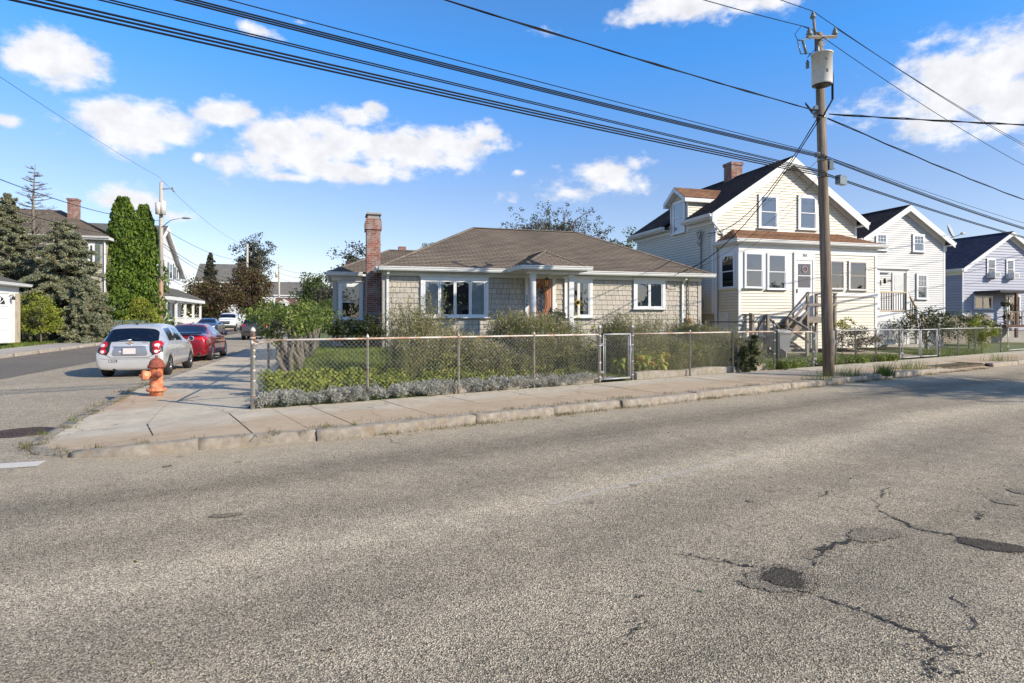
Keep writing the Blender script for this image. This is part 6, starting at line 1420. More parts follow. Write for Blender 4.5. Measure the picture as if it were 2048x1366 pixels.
def make_car(name, label, cat, pos, rz, sts, W, arches, wr, paintm, glass_side=True, spokes=5, double=True, group=None, tread=None):
    t = thing(name, label, cat, pos, rz, group); mats = [paintm, M['glass_dark'], M['black']]
    me = car_body(sts, mats, arches, wr, W)
    bo = split_mat(me, (0, 2), 'body', [paintm, M['glass_dark'], M['black']], t)
    y_mid = sts[0][0]*.5 + sts[-1][0]*.5
    sideglass = lambda c: abs(c.x) > .60 * W/2*1.0 and True
    # separate windows: by the normal of the face
    b = bmesh.new(); b.from_mesh(me); groups = {}
    for f in b.faces:
        if f.material_index == 1: groups.setdefault('side' if abs(f.normal.x) > .62 else ('rear' if f.calc_center_median().y < y_mid else 'wind'), []).append(f.index)
    b.free()
    for k, nm in (('rear', 'rear_window'), ('wind', 'windscreen')):
        ids = set(groups.get(k, []));
        if ids:
            b = bmesh.new(); b.from_mesh(me); bmesh.ops.delete(b, geom=[f for f in b.faces if f.index not in ids], context='FACES'); m2 = bpy.data.meshes.new(nm); b.to_mesh(m2); b.free()
            for p in m2.polygons: p.use_smooth = True; p.material_index = 0
            m2.materials.clear(); m2.materials.append(M['glass_dark']); o = bpy.data.objects.new(nm, m2); COL.objects.link(o); o.parent = t
    for sg in (1, -1):
        ids = set(groups.get('side', [])); b = bmesh.new(); b.from_mesh(me); bmesh.ops.delete(b, geom=[f for f in b.faces if f.index not in ids or f.calc_center_median().x*sg < 0], context='FACES')
        m2 = bpy.data.meshes.new('side_window'); b.to_mesh(m2); b.free()
        if len(m2.polygons):
            for p in m2.polygons: p.use_smooth = True; p.material_index = 0
            m2.materials.clear(); m2.materials.append(M['glass_dark']); split_loose(m2, 'side_window', t)
    bb = bmesh.new(); bb.from_mesh(me); bvh = BVHTree.FromBMesh(bb); bb.free()
    for (ay, az) in arches:
        for sg in (1, -1): wheel(t, sg*(W/2-.125), ay, wr, .215, sg, spokes, double)
    # cabin: dark tub and seats
    b = MB(); z0 = sts[0][1]+.05; b.box(-W*.36, W*.36, sts[0][0]+.5, sts[-1][0]-1.0, z0+.05, z0+.42)
    for sx in (-.36, .36):
        for yy in (sts[-1][0]*.50,): b.box(sx-.22, sx+.22, yy, yy+.12, z0+.3, z0+.85); b.box(sx-.11, sx+.11, yy, yy+.1, z0+.86, z0+1.02)
    b.box(-.6, .6, sts[0][0]+.95, sts[0][0]+1.05, z0+.3, z0+.72); b.build('interior', M['dark'], t)
    return t, bvh
def mirrors(t, y, z, W, mat):
    for sg in (1, -1):
        b = MB(); b.lathe([(.02,-.09),(.065,-.08),(.085,-.03),(.08,.04),(.03,.09)], (sg*(W/2+.075), y, z), 12, 'y'); b.tube([(sg*(W/2-.08),y,z-.06),(sg*(W/2+.06),y,z-.03)], .022, 6); mo_ = b.build('mirror', mat, t); b = MB(); b.lathe([(.078,-.055),(.01,-.060)], (sg*(W/2+.075), y-.035, z), 14, 'y'); b.build('mirror_glass', M['glass_dark'], mo_)
silver = carpaint('silver_car_paint', (.70,.69,.68), .55, .32); red = carpaint('metallic_red_car_paint', (.33,.012,.02), .55, .28); slate = carpaint('slate_blue_car_paint', (.06,.08,.12), .6, .3); whitec = carpaint('white_car_paint', (.75,.75,.75), 0., .35); grey = carpaint('dark_grey_car_paint', (.09,.085,.09), .6, .3)
# ---- silver hatchback (rear towards us); local y = forward
W = 1.735; LC = 4.04
HB = [(0.0,.30,.62,.74,.70,.70,.50,'b'),(.035,.22,.74,.92,.815,.79,.62,'b'),(.10,.20,.84,.985,.855,.835,.68,'f'),(.26,.20,.90,1.13,.862,.852,.66,'f'),(.50,.20,.925,1.400,.866,.858,.605,'b'),(.60,.20,.93,1.452,.867,.859,.60,'b'),
      (.74,.20,.93,1.478,.867,.86,.60,'g'),(1.30,.19,.92,1.507,.867,.86,.605,'g'),(1.42,.19,.918,1.510,.867,.86,.605,'b'),(1.50,.19,.915,1.510,.867,.86,.605,'g'),(2.22,.19,.90,1.485,.867,.86,.60,'g'),(2.40,.19,.895,1.45,.867,.86,.60,'f'),(3.02,.19,.895,1.08,.866,.855,.66,'b'),(3.12,.19,.90,1.03,.865,.85,.70,'b'),
      (3.6,.19,.83,.92,.86,.83,.66,'b'),(3.9,.20,.72,.80,.80,.77,.60,'b'),(4.04,.28,.56,.62,.66,.62,.48,'b')]
pos = ED(-5.52, 19.0); rzc = ANG
t, bvh = make_car('hatchback', 'silver hatchback parked at the kerb behind the orange hydrant', 'car', (pos.x, pos.y, 0), rzc, HB, W, [(.74,.31),(3.265,.31)], .31, silver, spokes=5)
mirrors(t, 2.86, 1.00, W, silver)
for sg in (1, -1):
    hs = patch(bvh, [(sg*.47,1.0),(sg*.80,1.06),(sg*.83,.90),(sg*.80,.70),(sg*.56,.62),(sg*.49,.74)], 'back', .004, .004, 'tail_light', M['black'], t)
    for cx, cz, r_, mt in ((.665,.915,.105,'redlens'),(.655,.735,.080,'redlens')):
        o = patch(bvh, [(sg*cx+r_*1.15*math.cos(a), cz+r_*math.sin(a)) for a in [k*math.pi/6 for k in range(12)]], 'back', .014, .006, 'lamp', M[mt], hs, loc_bulge=.012)
        patch(bvh, [(sg*cx+r_*.62*math.cos(a), cz-r_*.12+r_*(.42 if cz > .8 else .55)*math.sin(a)) for a in [k*math.pi/6 for k in range(12)]], 'back', .036, .003, 'clear_lens', M['clearlens'], hs)
b = MB()
seam(b, bvh, [(-.56,.64),(-.50,1.00)], .010, 'back'); seam(b, bvh, [(.56,.64),(.50,1.00)], .010, 'back'); seam(b, bvh, [(-.56,.62),(-.46,.555),(.46,.555),(.56,.62)], .012, 'back'); seam(b, bvh, [(-.80,.55),(-.6,.52),(.6,.52),(.80,.55)], .006, 'back')
for sg in (1, -1):
    seam(b, bvh, [(1.45,.92),(1.46,.60),(1.40,.27),(2.55,.25)], .010, 'side', sg); seam(b, bvh, [(.98,.90),(.99,.75),(1.10,.52),(1.13,.30)], .010, 'side', sg); seam(b, bvh, [(2.62,.92),(2.66,.6),(2.60,.26)], .010, 'side', sg); seam(b, bvh, [(.02,.60),(.40,.66),(.46,.60)], .006, 'side', sg)
b.build('panel_seams', M['black'], t)
for sg in (1, -1):
    for yy in (1.62, 1.18): bb_ = MB(); bb_.box(sg*.868-.012, sg*.868+.022, yy-.02, yy+.14, .80, .83) if yy > 1.5 else bb_.box(sg*.80, sg*.872, yy, yy+.05, 1.05, 1.16); bb_.build('door_handle', silver if yy > 1.5 else M['black'], t)
def back_y(x, z):
    h = bvh.ray_cast(Vector((x,-3,z)), Vector((0,1,0)))[0]; return h.y if h else 0
rec = patch(bvh, [(-.38,.88),(.38,.88),(.44,.66),(.40,.60),(-.40,.60),(-.44,.66)], 'back', .002, .002, 'plate_recess', paint('silver_recess', (.33,.34,.36), .35, .05, metal=.6), t)
patch(bvh, [(-.42,.905),(.42,.905),(.42,.865),(-.42,.865)], 'back', .018, .02, 'boot_handle', silver, t)
yb_ = back_y(0, .73)
b = MB(); b.box(-.155,.155,yb_-.035,yb_-.022,.66,.82); pl_ = b.build('number_plate', paint('blank_pale_plate', (.62,.56,.55), .5, .1), t); b = MB(); b.box(-.175,.175,yb_-.030,yb_-.015,.645,.66); b.box(-.175,.175,yb_-.030,yb_-.015,.82,.832); b.box(-.175,-.156,yb_-.030,yb_-.015,.66,.82); b.box(.156,.175,yb_-.030,yb_-.015,.66,.82); b.build('plate_frame', M['chrome'], pl_)
yb_ = back_y(0, .955); b = MB(); b.box(-.085,.085,yb_-.03,yb_-.012,.945,.970); b.prism([(-.045,.925),(.03,.925),(.045,.99),(-.03,.99)], 'y', yb_-.034, yb_-.010); em = b.build('emblem', M['chrome'], t); b = MB(); b.box(-.065,.065,yb_-.036,yb_-.032,.951,.964); b.build('emblem_centre', M['amber'], em)
text_mesh('badge', 'SONIC', .045, M['chrome'], t, (.36, back_y(.36,.965)-.012, .965), sp=1.2)
yb_ = back_y(-.40,.47); b = MB(); b.box(-.50,-.30,yb_-.012,yb_+.0,.44,.50); sk = b.build('bumper_sticker', M['black'], t); b = MB(); b.box(-.49,-.455,yb_-.014,yb_-.012,.452,.488)
for k in range(6): b.box(-.44+k*.02,-.426+k*.02,yb_-.014,yb_-.012,.475,.488)
for k in range(7): b.box(-.44+k*.018,-.428+k*.018,yb_-.014,yb_-.012,.452,.466)
b.build('sticker_print', M['white'], sk)
b = MB(); b.box(-.26,-.20,back_y(-.23,.74)-.01,back_y(-.23,.74)+.01,.71,.74); b.build('small_decal', M['white'], t)
b = MB(); P_ = []
for q in ((.02,1.045),(-.12,1.03),(-.30,1.005)):
    h = bvh.ray_cast(Vector((q[0],-3,q[1])), Vector((0,1,0)))[0]; P_.append(h + Vector((0,-.02,.008)))
b.tube(P_, [.018,.012,.008], 6); b.build('rear_wiper', M['alloy'], t)
b = MB(); b.prism([(.62,1.475),(.72,1.478),(.70,1.52),(.655,1.525)], 'x', -.02, .02); b.build('antenna', M['black'], t)
b = MB(); b.lathe([(.04,.02),(.04,.2),(.032,.2),(.032,.02)], (-.38,0,.22), 12, 'y'); b.build('exhaust', M['dark'], t)
# ---- red sedan
W = 1.82
SD = [(0.0,.34,.62,.74,.66,.66,.52,'b'),(.05,.22,.84,.97,.83,.80,.66,'b'),(.16,.20,.92,1.045,.88,.86,.70,'b'),(.62,.19,.95,1.075,.905,.89,.70,'f'),(.80,.19,.955,1.14,.908,.892,.66,'f'),(1.42,.18,.955,1.395,.91,.895,.57,'b'),(1.50,.18,.952,1.415,.91,.895,.565,'g'),
      (2.22,.18,.94,1.445,.91,.895,.57,'g'),(2.30,.18,.938,1.445,.91,.895,.57,'b'),(2.36,.18,.937,1.443,.91,.895,.57,'g'),(2.88,.18,.925,1.39,.91,.893,.575,'f'),(3.45,.18,.92,1.08,.908,.885,.68,'b'),(3.6,.18,.915,1.02,.905,.88,.72,'b'),(4.2,.18,.84,.93,.89,.85,.70,'b'),(4.62,.19,.70,.80,.80,.76,.60,'b'),(4.79,.28,.52,.60,.62,.58,.46,'b')]
def red_sedan(): pass
pos = ED(-5.58, 25.0)
t, bvh = make_car('sedan', 'metallic red sedan parked in front of the silver hatchback', 'car', (pos.x, pos.y, .02), rzc, SD, W, [(1.03,.335),(3.88,.335)], .335, red, spokes=7, double=False)
mirrors(t, 3.28, 1.02, W, M['black'])
for sg in (1, -1):
    hs = patch(bvh, [(sg*.42,.93),(sg*.62,.97),(sg*.84,.99),(sg*.86,.86),(sg*.62,.80),(sg*.45,.84)], 'back', .006, .006, 'tail_light', M['redlens'], t, loc_bulge=.012)
    hs = patch(bvh, [(.08,.93),(.42,.98),(.46,.90),(.20,.82)], 'side', .004, .004, 'tail_light_wrap', M['redlens'], t, side=sg)
    b = MB(); b.lathe([(.055,-.02),(.06,.03),(.06,.2),(.045,.2),(.045,-.02)], (sg*.60,0,.30), 18, 'y'); b.build('exhaust', M['chrome'], t)
b = MB()
seam(b, bvh, [(-.62,.98),(-.42,.78),(-.38,.60),(.38,.60),(.42,.78),(.62,.98)], .010, 'back'); seam(b, bvh, [(-.82,.52),(-.5,.47),(.5,.47),(.82,.52)], .03, 'back')
for sg in (1, -1):
    seam(b, bvh, [(2.32,.94),(2.34,.6),(2.28,.26),(3.4,.25)], .010, 'side', sg); seam(b, bvh, [(1.38,.93),(1.40,.75),(1.52,.5),(1.55,.28)], .010, 'side', sg); seam(b, bvh, [(3.38,.92),(3.42,.6),(3.38,.26)], .010, 'side', sg)
b.build('panel_seams', M['black'], t)
b = MB(); b.prism([(.02,1.04),(.16,1.06),(.10,1.10),(-.02,1.09)], 'x', -.68, .68); b.build('spoiler', M['black'], t)
for sg in (1, -1):
    for yy in (1.55, 2.45): b = MB(); b.box(sg*.90-.01, sg*.90+.025, yy, yy+.18, .80, .83); b.build('door_handle', red, t)
b = MB(); b.prism([(1.50,1.40),(1.60,1.41),(1.58,1.455),(1.53,1.455)], 'x', -.02, .02); b.build('antenna', red, t)
# ---- slate sedan facing us
pos = ED(-10.2, 57.3, road_z(53))
t, bvh = make_car('sedan', 'slate blue sedan facing the camera on the left of the side street', 'car', pos, rzc + math.pi, SD, W, [(1.03,.335),(3.88,.335)], .335, slate, spokes=7, double=False)
mirrors(t, 3.28, 1.02, W, M['black'])
for sg in (1, -1): patch(bvh, [(sg*.42,.74),(sg*.60,.80),(sg*.78,.84),(sg*.80,.72),(sg*.60,.66)], 'front', .005, .005, 'headlight', M['clearlens'], t)
patch(bvh, [(-.34,.74),(.34,.74),(.28,.50),(-.28,.50)], 'front', .005, .003, 'grille', M['black'], t); b = MB(); seam(b, bvh, [(-.6,.40),(.6,.40)], .08, 'front'); [seam(b, bvh, [(2.32,.94),(2.34,.6),(2.28,.26)], .012, 'side', s) for s in (1,-1)]; b.build('panel_seams', M['black'], t)
# ---- white pickup facing us
PK = [(0.0,.55,1.0,1.22,.86,.86,.80,'b'),(.06,.50,1.12,1.30,.95,.93,.86,'b'),(1.85,.48,1.12,1.30,.97,.95,.88,'b'),(1.92,.46,1.13,1.34,.97,.95,.82,'f'),(2.02,.46,1.14,1.86,.97,.95,.72,'b'),(2.15,.46,1.14,1.90,.97,.95,.72,'g'),(2.95,.46,1.13,1.92,.97,.95,.73,'b'),(3.05,.46,1.13,1.92,.97,.95,.73,'g'),(3.75,.46,1.12,1.88,.97,.95,.73,'f'),
      (4.35,.46,1.12,1.32,.97,.94,.80,'b'),(4.5,.46,1.12,1.28,.965,.94,.84,'b'),(5.35,.46,1.05,1.20,.95,.92,.82,'b'),(5.60,.44,.98,1.12,.93,.90,.80,'b'),(5.68,.50,.85,1.0,.88,.86,.76,'b')]
pos = ED(-10.9, 72.3, road_z(68)); t, bvh = make_car('pickup_truck', 'white pickup truck facing the camera behind the slate sedan', 'pickup truck', pos, rzc + math.pi, PK, 1.98, [(1.1,.40),(4.75,.40)], .40, whitec)
mirrors(t, 4.25, 1.32, 2.05, M['black'])
patch(bvh, [(-.48,1.06),(.48,1.06),(.44,.74),(-.44,.74)], 'front', .006, .01, 'grille', M['black'], t); b = MB()
for k in range(4): seam(b, bvh, [(-.42,.80+k*.07),(.42,.80+k*.07)], .025, 'front', off=.03)
b.build('grille_bars', M['chrome'], t)
for sg in (1, -1): patch(bvh, [(sg*.52,1.06),(sg*.86,1.03),(sg*.85,.84),(sg*.54,.82)], 'front', .006, .006, 'headlight', M['clearlens'], t)
b = MB(); b.box(-.92,.92,5.62,5.78,.48,.66); b.build('bumper', M['chrome'], t); b = MB(); b.box(-.9,.9,5.60,5.74,.34,.47); b.build('air_dam', M['black'], t)
# ---- dark SUV on the right kerb, seen from behind
SV = [(0.0,.40,.78,.92,.74,.74,.58,'b'),(.05,.30,.92,1.06,.86,.84,.66,'b'),(.14,.28,1.0,1.12,.90,.885,.70,'f'),(.30,.27,1.02,1.30,.912,.895,.68,'f'),(.52,.26,1.04,1.60,.915,.90,.63,'b'),(.70,.26,1.04,1.66,.915,.90,.625,'g'),(1.35,.26,1.03,1.70,.915,.90,.63,'b'),(1.45,.26,1.03,1.70,.915,.90,.63,'g'),(2.30,.25,1.01,1.68,.915,.90,.63,'g'),(2.55,.25,1.0,1.64,.915,.90,.63,'f'),
      (3.25,.25,1.0,1.20,.912,.89,.70,'b'),(3.4,.25,1.0,1.14,.91,.885,.74,'b'),(4.1,.25,.95,1.04,.89,.86,.70,'b'),(4.45,.27,.80,.90,.82,.78,.62,'b'),(4.58,.34,.62,.70,.66,.62,.5,'b')]
pos = ED(-5.45, 44.6, road_z(45)); t, bvh = make_car('suv', 'dark grey SUV parked on the right, half hidden by the corner hedge', 'car', pos, rzc, SV, 1.83, [(.85,.35),(3.5,.35)], .35, grey)
mirrors(t, 3.0, 1.1, 1.83, grey)
for sg in (1, -1):
    patch(bvh, [(sg*.55,1.06),(sg*.86,1.12),(sg*.90,1.0),(sg*.80,.92),(sg*.60,.98)], 'back', .006, .006, 'tail_light', M['redlens'], t); patch(bvh, [(.1,1.08),(.5,1.12),(.55,1.05),(.12,.96)], 'side', .005, .004, 'tail_light_wrap', M['redlens'], t, side=sg)
b = MB(); seam(b, bvh, [(-.7,.55),(.7,.55)], .14, 'back'); b.build('bumper_trim', M['black'], t)
# ---- small red car far off
pos = ED(-14.2, 79.0, .5); t, bvh = make_car('sedan', 'small red car almost hidden behind the white pickup truck', 'car', pos, rzc + 1.2, SD, W, [(1.03,.335),(3.88,.335)], .335, red, spokes=7, double=False)
# ================================================================ HYDRANT
hp = G(313, 791, .13); hy = thing('fire_hydrant', 'faded orange fire hydrant with rusty red cap on the corner pavement', 'fire hydrant', (hp.x, hp.y, .13), R(38))
b = MB(); b.lathe([(.118,-.02),(.118,.085),(.128,.09),(.175,.095),(.180,.115),(.175,.135),(.12,.14),(.118,.15),(.113,.55),(.12,.56)], (0,0,0), 28)
for k in range(8): a = k*math.pi/4+.2; b.lathe([(.020,.085),(.020,.148),(.004,.15)], (.152*math.cos(a),.152*math.sin(a),0), 6)
b.build('barrel', M['hydrant'], hy)
b = MB(); b.lathe([(.12,.545),(.155,.548),(.158,.572),(.150,.585),(.128,.59),(.130,.62),(.118,.665),(.09,.70),(.05,.722),(.028,.73),(.026,.765),(.018,.78),(.004,.785)], (0,0,0), 28)
for k in range(8): a = k*math.pi/4; b.lathe([(.016,.53),(.016,.60),(.004,.602)], (.138*math.cos(a),.138*math.sin(a),0), 6)
b.build('bonnet', M['hydrant_cap'], hy)
b = MB(); b.lathe([(.085,-.10),(.09,-.17),(.098,-.175),(.10,-.235),(.085,-.25),(.03,-.255),(.028,-.285),(.004,-.287)][::-1], (0,0,.40), 20, 'x'); b.build('pumper_nozzle', M['hydrant'], hy)
for sg in (-1, 1):
    b = MB(); b.lathe([(.055,sg*.09),(.058,sg*.16),(.070,sg*.165),(.070,sg*.205),(.03,sg*.212),(.024,sg*.24),(.004,sg*.242)], (0,0,.415), 16, 'y'); b.build('hose_nozzle', M['hydrant_cap'] if sg < 0 else M['hydrant'], hy)
# ================================================================ POLES AND WIRES
pb_ = Vector((8.33, 15.9, .13))
up_ = thing('utility_pole', 'thick weathered wooden utility pole with transformer on the right pavement', 'utility pole', pb_, 0)
b = MB(); b.tube([(0,0,-.2),(-.061,0,2.),(-.1525,0,5.),(-.2745,0,9.0)], [.142,.136,.120,.102], 18); b.build('shaft', M['pole'], up_)
def PZ_(py, Y=15.9): return CAMH + (HZ-py)/F_PX*Y - .13
ax = lambda z: -.0305*z
arm_z = PZ_(78); arm = lambda s, z: (ax(arm_z) + s*.80, s*.60 - .14, z)
b = MB(); b.tube([arm(-.72, arm_z-.22), arm(.80, arm_z+.22)], .045, 4); b.tube([arm(.45,arm_z+.1),(ax(8)+.02,-.1,arm_z-.25)], .015, 4); b.build('crossarm', M['wood_old'], up_)
b = MB(); b.tube([(ax(8.9)-.15,-.13,PZ_(80)),(ax(9)-.19,-.13,PZ_(45))], .04, 6); b.build('top_bracket', M['wood_old'], up_)
def insul(p, s=1., mat='ceramic'):
    b = MB(); b.lathe([(.015,-.10*s),(.02,-.04*s),(.055*s,-.03*s),(.06*s,0),(.03*s,.01*s),(.045*s,.03*s),(.045*s,.05*s),(.025*s,.07*s),(.025*s,.10*s),(.01,.11*s)], p, 12); return b.build('insulator', M[mat], up_)
tp_ = (ax(9)-.21,-.13,PZ_(38)); insul(tp_, 1.3); la = arm(-.62, arm_z-.10); ra_ = arm(.74, arm_z+.30); insul(la, 1.4); insul(ra_, 1.4)
tf = thing('transformer_can', None, None); bpy.data.objects.remove(tf)
b = MB(); zt_, zb_ = PZ_(122), PZ_(183); cxt, cyt = ax(7.5)-.17, -.42
b.lathe([(.02,zb_-.0),(.235,zb_),(.245,zb_+.03),(.245,zt_-.03),(.262,zt_-.03),(.262,zt_),(.12,zt_+.05),(.01,zt_+.06)], (cxt,cyt,0), 28)
for z_ in (zb_+.2, zt_-.2): b.box(cxt-.05,cxt+.05,-.22,-.05,z_-.05,z_+.05)
tr = b.build('transformer', M['transformer'], up_); b = MB(); b.lathe([(.03,zt_-.02),(.045,zt_+.05),(.03,zt_+.09),(.04,zt_+.13),(.02,zt_+.18)], (cxt-.13,cyt-.05,0), 10); b.build('bushing', M['ceramic'], tr)
b = MB(); b.box(cxt-.01,cxt+.03,cyt-.25,cyt-.235,zb_+.25,zb_+.33); b.box(cxt-.03,cxt+.01,cyt-.25,cyt-.235,zt_-.25,zt_-.2); b.lathe([(.18,zb_-.012),(.235,zb_-.004)], (cxt,cyt,0), 20); b.build('tank_marks', M['black'], tr)
# cut-out fuse, arrester, jumpers
b = MB(); f0 = Vector(arm(-.95, arm_z-.36)); f1 = f0 + Vector((.10,.02,-.34)); b.tube([f0, f1], .035, 8); b.tube([f0+Vector((-.13,0,-.02)), f1+Vector((-.14,.0,-.0))], .016, 6); b.tube([f0+Vector((-.13,0,0)), f0, Vector(arm(-.7,arm_z-.25))], .018, 5); b.build('fuse_cutout', M['ceramic'], up_)
b = MB(); g0 = Vector((ax(8)-.42,-.2,PZ_(122))); b.lathe([(.03,0),(.05,.02),(.03,.05),(.05,.08),(.03,.11),(.05,.14),(.03,.18),(.02,.22)], g0 + Vector((0,0,-.28)), 10); b.build('arrester', M['ceramic'], up_)
b = MB(); b.tube([Vector(la)+Vector((-.02,0,.12)), Vector(la)+Vector((-.2,0,.2)), f0+Vector((-.2,0,.15)), f0+Vector((-.13,0,0))], .008, 5); b.tube([f1+Vector((-.14,0,0)), f1+Vector((.1,0,.02)), g0+Vector((0,0,.0)), Vector((cxt-.13,cyt-.05,zt_+.18))], .008, 5)
b.tube([Vector((cxt+.24,cyt+.05,zt_-.12)), Vector((cxt+.33,cyt+.1,zt_-.5)), Vector((cxt+.36,cyt+.15,PZ_(205))), Vector((cxt+.22,cyt+.25,PZ_(228))), Vector((ax(7)+.0,-.16,PZ_(236))), Vector((ax(7)-.15,-.10,PZ_(232)))], .022, 6)
b.tube([Vector((cxt+.22,cyt+.05,zt_-.05)), Vector((cxt+.30,cyt+.1,zt_-.5)), Vector((cxt+.33,cyt+.15,PZ_(208))), Vector((cxt+.18,cyt+.25,PZ_(232))), Vector((ax(7)+.0,-.16,PZ_(238)))], .012, 6)
for k in range(4): b.tube([Vector((ax(7)-.12,-.12,PZ_(226+k*3))), Vector((ax(7)-.35,-.25,PZ_(228+k*2))), Vector((ax(7)-.60,-.40,PZ_(216+k)))], .010, 5)
b.build('jumper_cables', M['wire'], up_)
def band(z, r=.142, h=.06): return MB().lathe([(r,z),(r,z+h)], (ax(z),0,0), 18)
for py, r_ in ((238,.122),(322,.132),(355,.136)): band(PZ_(py), r_).build('band', M['galv'], up_)
b = MB(); b.box(ax(7)-.22,ax(7)-.12,-.14,0,PZ_(222),PZ_(214)); b.box(ax(7)-.2,ax(7)-.1,-.12,0,PZ_(236),PZ_(226)); b.box(ax(5)+.12,ax(5)+.22,-.1,.02,PZ_(340),PZ_(322)); b.box(ax(5)-.22,ax(5)-.12,-.1,.02,PZ_(315),PZ_(306)); b.prism([(ax(5)+.14,PZ_(340)),(ax(5)+.30,PZ_(338)),(ax(5)+.14,PZ_(332))], 'y', -.05, .05); b.build('hardware', M['ceramic'], up_)
ma = up_.matrix_world
def W_(p): return Vector(p) + pb_
def parab(p0, p1, sag, n=36):
    return [p0.lerp(p1, k/n) - Vector((0,0,4*sag*(k/n)*(1-k/n))) for k in range(n+1)]
def wire(label, p0, p1, sag, r, strands=((0,0),), cat='cable', name='overhead_cable', wav=0., group=None):
    b = MB(); o = Vector(p0); d = (Vector(p1)-o); s_ = Vector((d.y, -d.x, 0)).normalized() if d.xy.length > 0 else Vector((1,0,0))
    base = parab(Vector((0,0,0)), d, sag)
    for i, (a, c) in enumerate(strands):
        ph = random.random()*6
        P = [q + s_*a + Vector((0,0,c)) + Vector((0,0,wav*math.sin(j*2.1+ph))) for j, q in enumerate(base)]; b.tube(P, r, 5)
    w_ = b.build(name, M['wire'], loc=o); return tag(w_, label, cat, group)
LSP = 36.
def crossing_left(P0, px, py=0):
    r = (px-1024)/F_PX; t_ = (P0.x - r*P0.y)/(.8336 - .5524*r); return t_, CAMH + (HZ-py)/F_PX*(P0.y-.5524*t_)
def left_wire(label, P0, px, r, strands=((0,0),), wav=0., dz=0.):
    t_, z = crossing_left(P0, px); zA = P0.z; P1 = P0 - U*LSP + Vector((0,0,dz)); lin = zA + dz*t_/LSP; s_ = (lin - z)*LSP**2/(4*t_*(LSP-t_)); return wire(label, P0, P1, s_, r, strands, wav=wav)
def right_wire(label, P0, py, r, strands=((0,0),), wav=0.):
    rr = (2048-1024)/F_PX; t_ = (rr*P0.y-P0.x)/(U.x - rr*U.y); Y = P0.y+U.y*t_; z = CAMH+(HZ-py)/F_PX*Y; dz = (z-P0.z)*1.0; P1 = P0+U*LSP+Vector((0,0,dz)); lin = P0.z+dz*t_/LSP; s_ = (lin-z)*LSP**2/(4*t_*(LSP-t_)); return wire(label, P0, P1, s_, r, strands, wav=wav)
top = W_(tp_)+Vector((0,0,.14)); LA = W_(la)+Vector((0,0,.15)); RA = W_(ra_)+Vector((0,0,.15))
left_wire('bare primary wire rising from the pole top insulator to the top edge', top, 1562, .010); left_wire('primary wire from the left end of the crossarm to the top edge', LA, 1409, .010)
right_wire('topmost wire from the pole top down to the right edge', top, 292, .009); right_wire('wire from the right crossarm insulator to the right edge', RA, 288, .009); right_wire('wire passing behind the transformer down to the right edge', LA, 330, .009)
SEC = W_((ax(7)-.13,-.12,PZ_(226))); left_wire('twisted cable from under the transformer up to the top edge', SEC, 890, .013, ((0,0),(.012,.012)), .012)
right_wire('twisted cable sagging from below the transformer to the right edge', W_((ax(7)+.15,-.05,PZ_(238))), 400, .012, ((0,0),(.012,.012)), .012)
wire('service cable leaving the transformer level almost straight right', W_((ax(7)+.15,-.12,PZ_(232))), Vector((22,15.2,6.25)), .10, .014, ((0,0),(.01,.014)), wav=.012)
CA = W_((ax(5)-.02,-.17,PZ_(353))); CB = W_((ax(5)-.03,-.16,PZ_(318)))
left_wire('lowest thick bundle of three communication cables crossing the street', CA, 62, .014, ((0,0),(0,.045),(.03,-.035)))
left_wire('second lowest pair of communication cables', CA+Vector((0,0,.06)), 200, .010, ((0,0),(0,.03)))
left_wire('thick communication cable pair crossing above the bungalow roof', CB, 372, .012, ((0,0),(.01,.035),(0,-.03))); left_wire('thin single cable above the thick pair', CB+Vector((0,0,.06)), 458, .008)
right_wire('upper communication cable bundle to the right edge', CB, 457, .012, ((0,0),(.01,.035),(0,-.03))); right_wire('lower communication cable bundle with the splice box', CA, 476, .014, ((0,0),(0,.04))); right_wire('thin cable above the upper right bundle', CB+Vector((0,0,.04)), 446, .007)
bx = CA + U*.75; b = MB(); b.box(-.17,.17,-.07,.07,-.16,.05); b.box(-.15,.15,-.075,.075,.05,.08); so_ = b.build('splice_box', M['ceramic'], loc=bx, rot=math.atan2(U.y,U.x)); tag(so_, 'grey splice box hanging on the lower cable right of the pole', 'splice box')
h2b = H2.w(-.12, *[H2.g(1421,467,0)[0]], H2.g(1421,467,0)[1]); hb = H.w(H.f(1355,548,-.45)[0], -.45, ZE-.02)
SL = W_((ax(7)-.14,-.1,PZ_(238)))
wire('service drop from the pole to the cream house corner', SL, h2b, .75, .012, ((0,0),(.01,.012)), wav=.008); wire('service drop from the pole to the bungalow eave', SL+Vector((.05,0,-.03)), hb, .75, .012, ((0,0),(.01,.012)), wav=.008)
wire('thin phone line from the pole to the cream house corner', CB+Vector((-.1,0,0)), h2b+Vector((0,0,-.15)), .25, .005); wire('thin phone line from the pole to the bungalow eave', CA+Vector((-.1,0,0)), hb+Vector((.3,0,0)), .3, .005); wire('thin phone line from the pole down to the porch corner', CA+Vector((-.12,0,.1)), H2.w(.2,-1.3,4.2), .3, .005)
wire('thin cable from the right edge down to the lilac-blue house', Vector((36,30,8.5)), H4.w(.05,-.05,ZE4-.2), .4, .010)
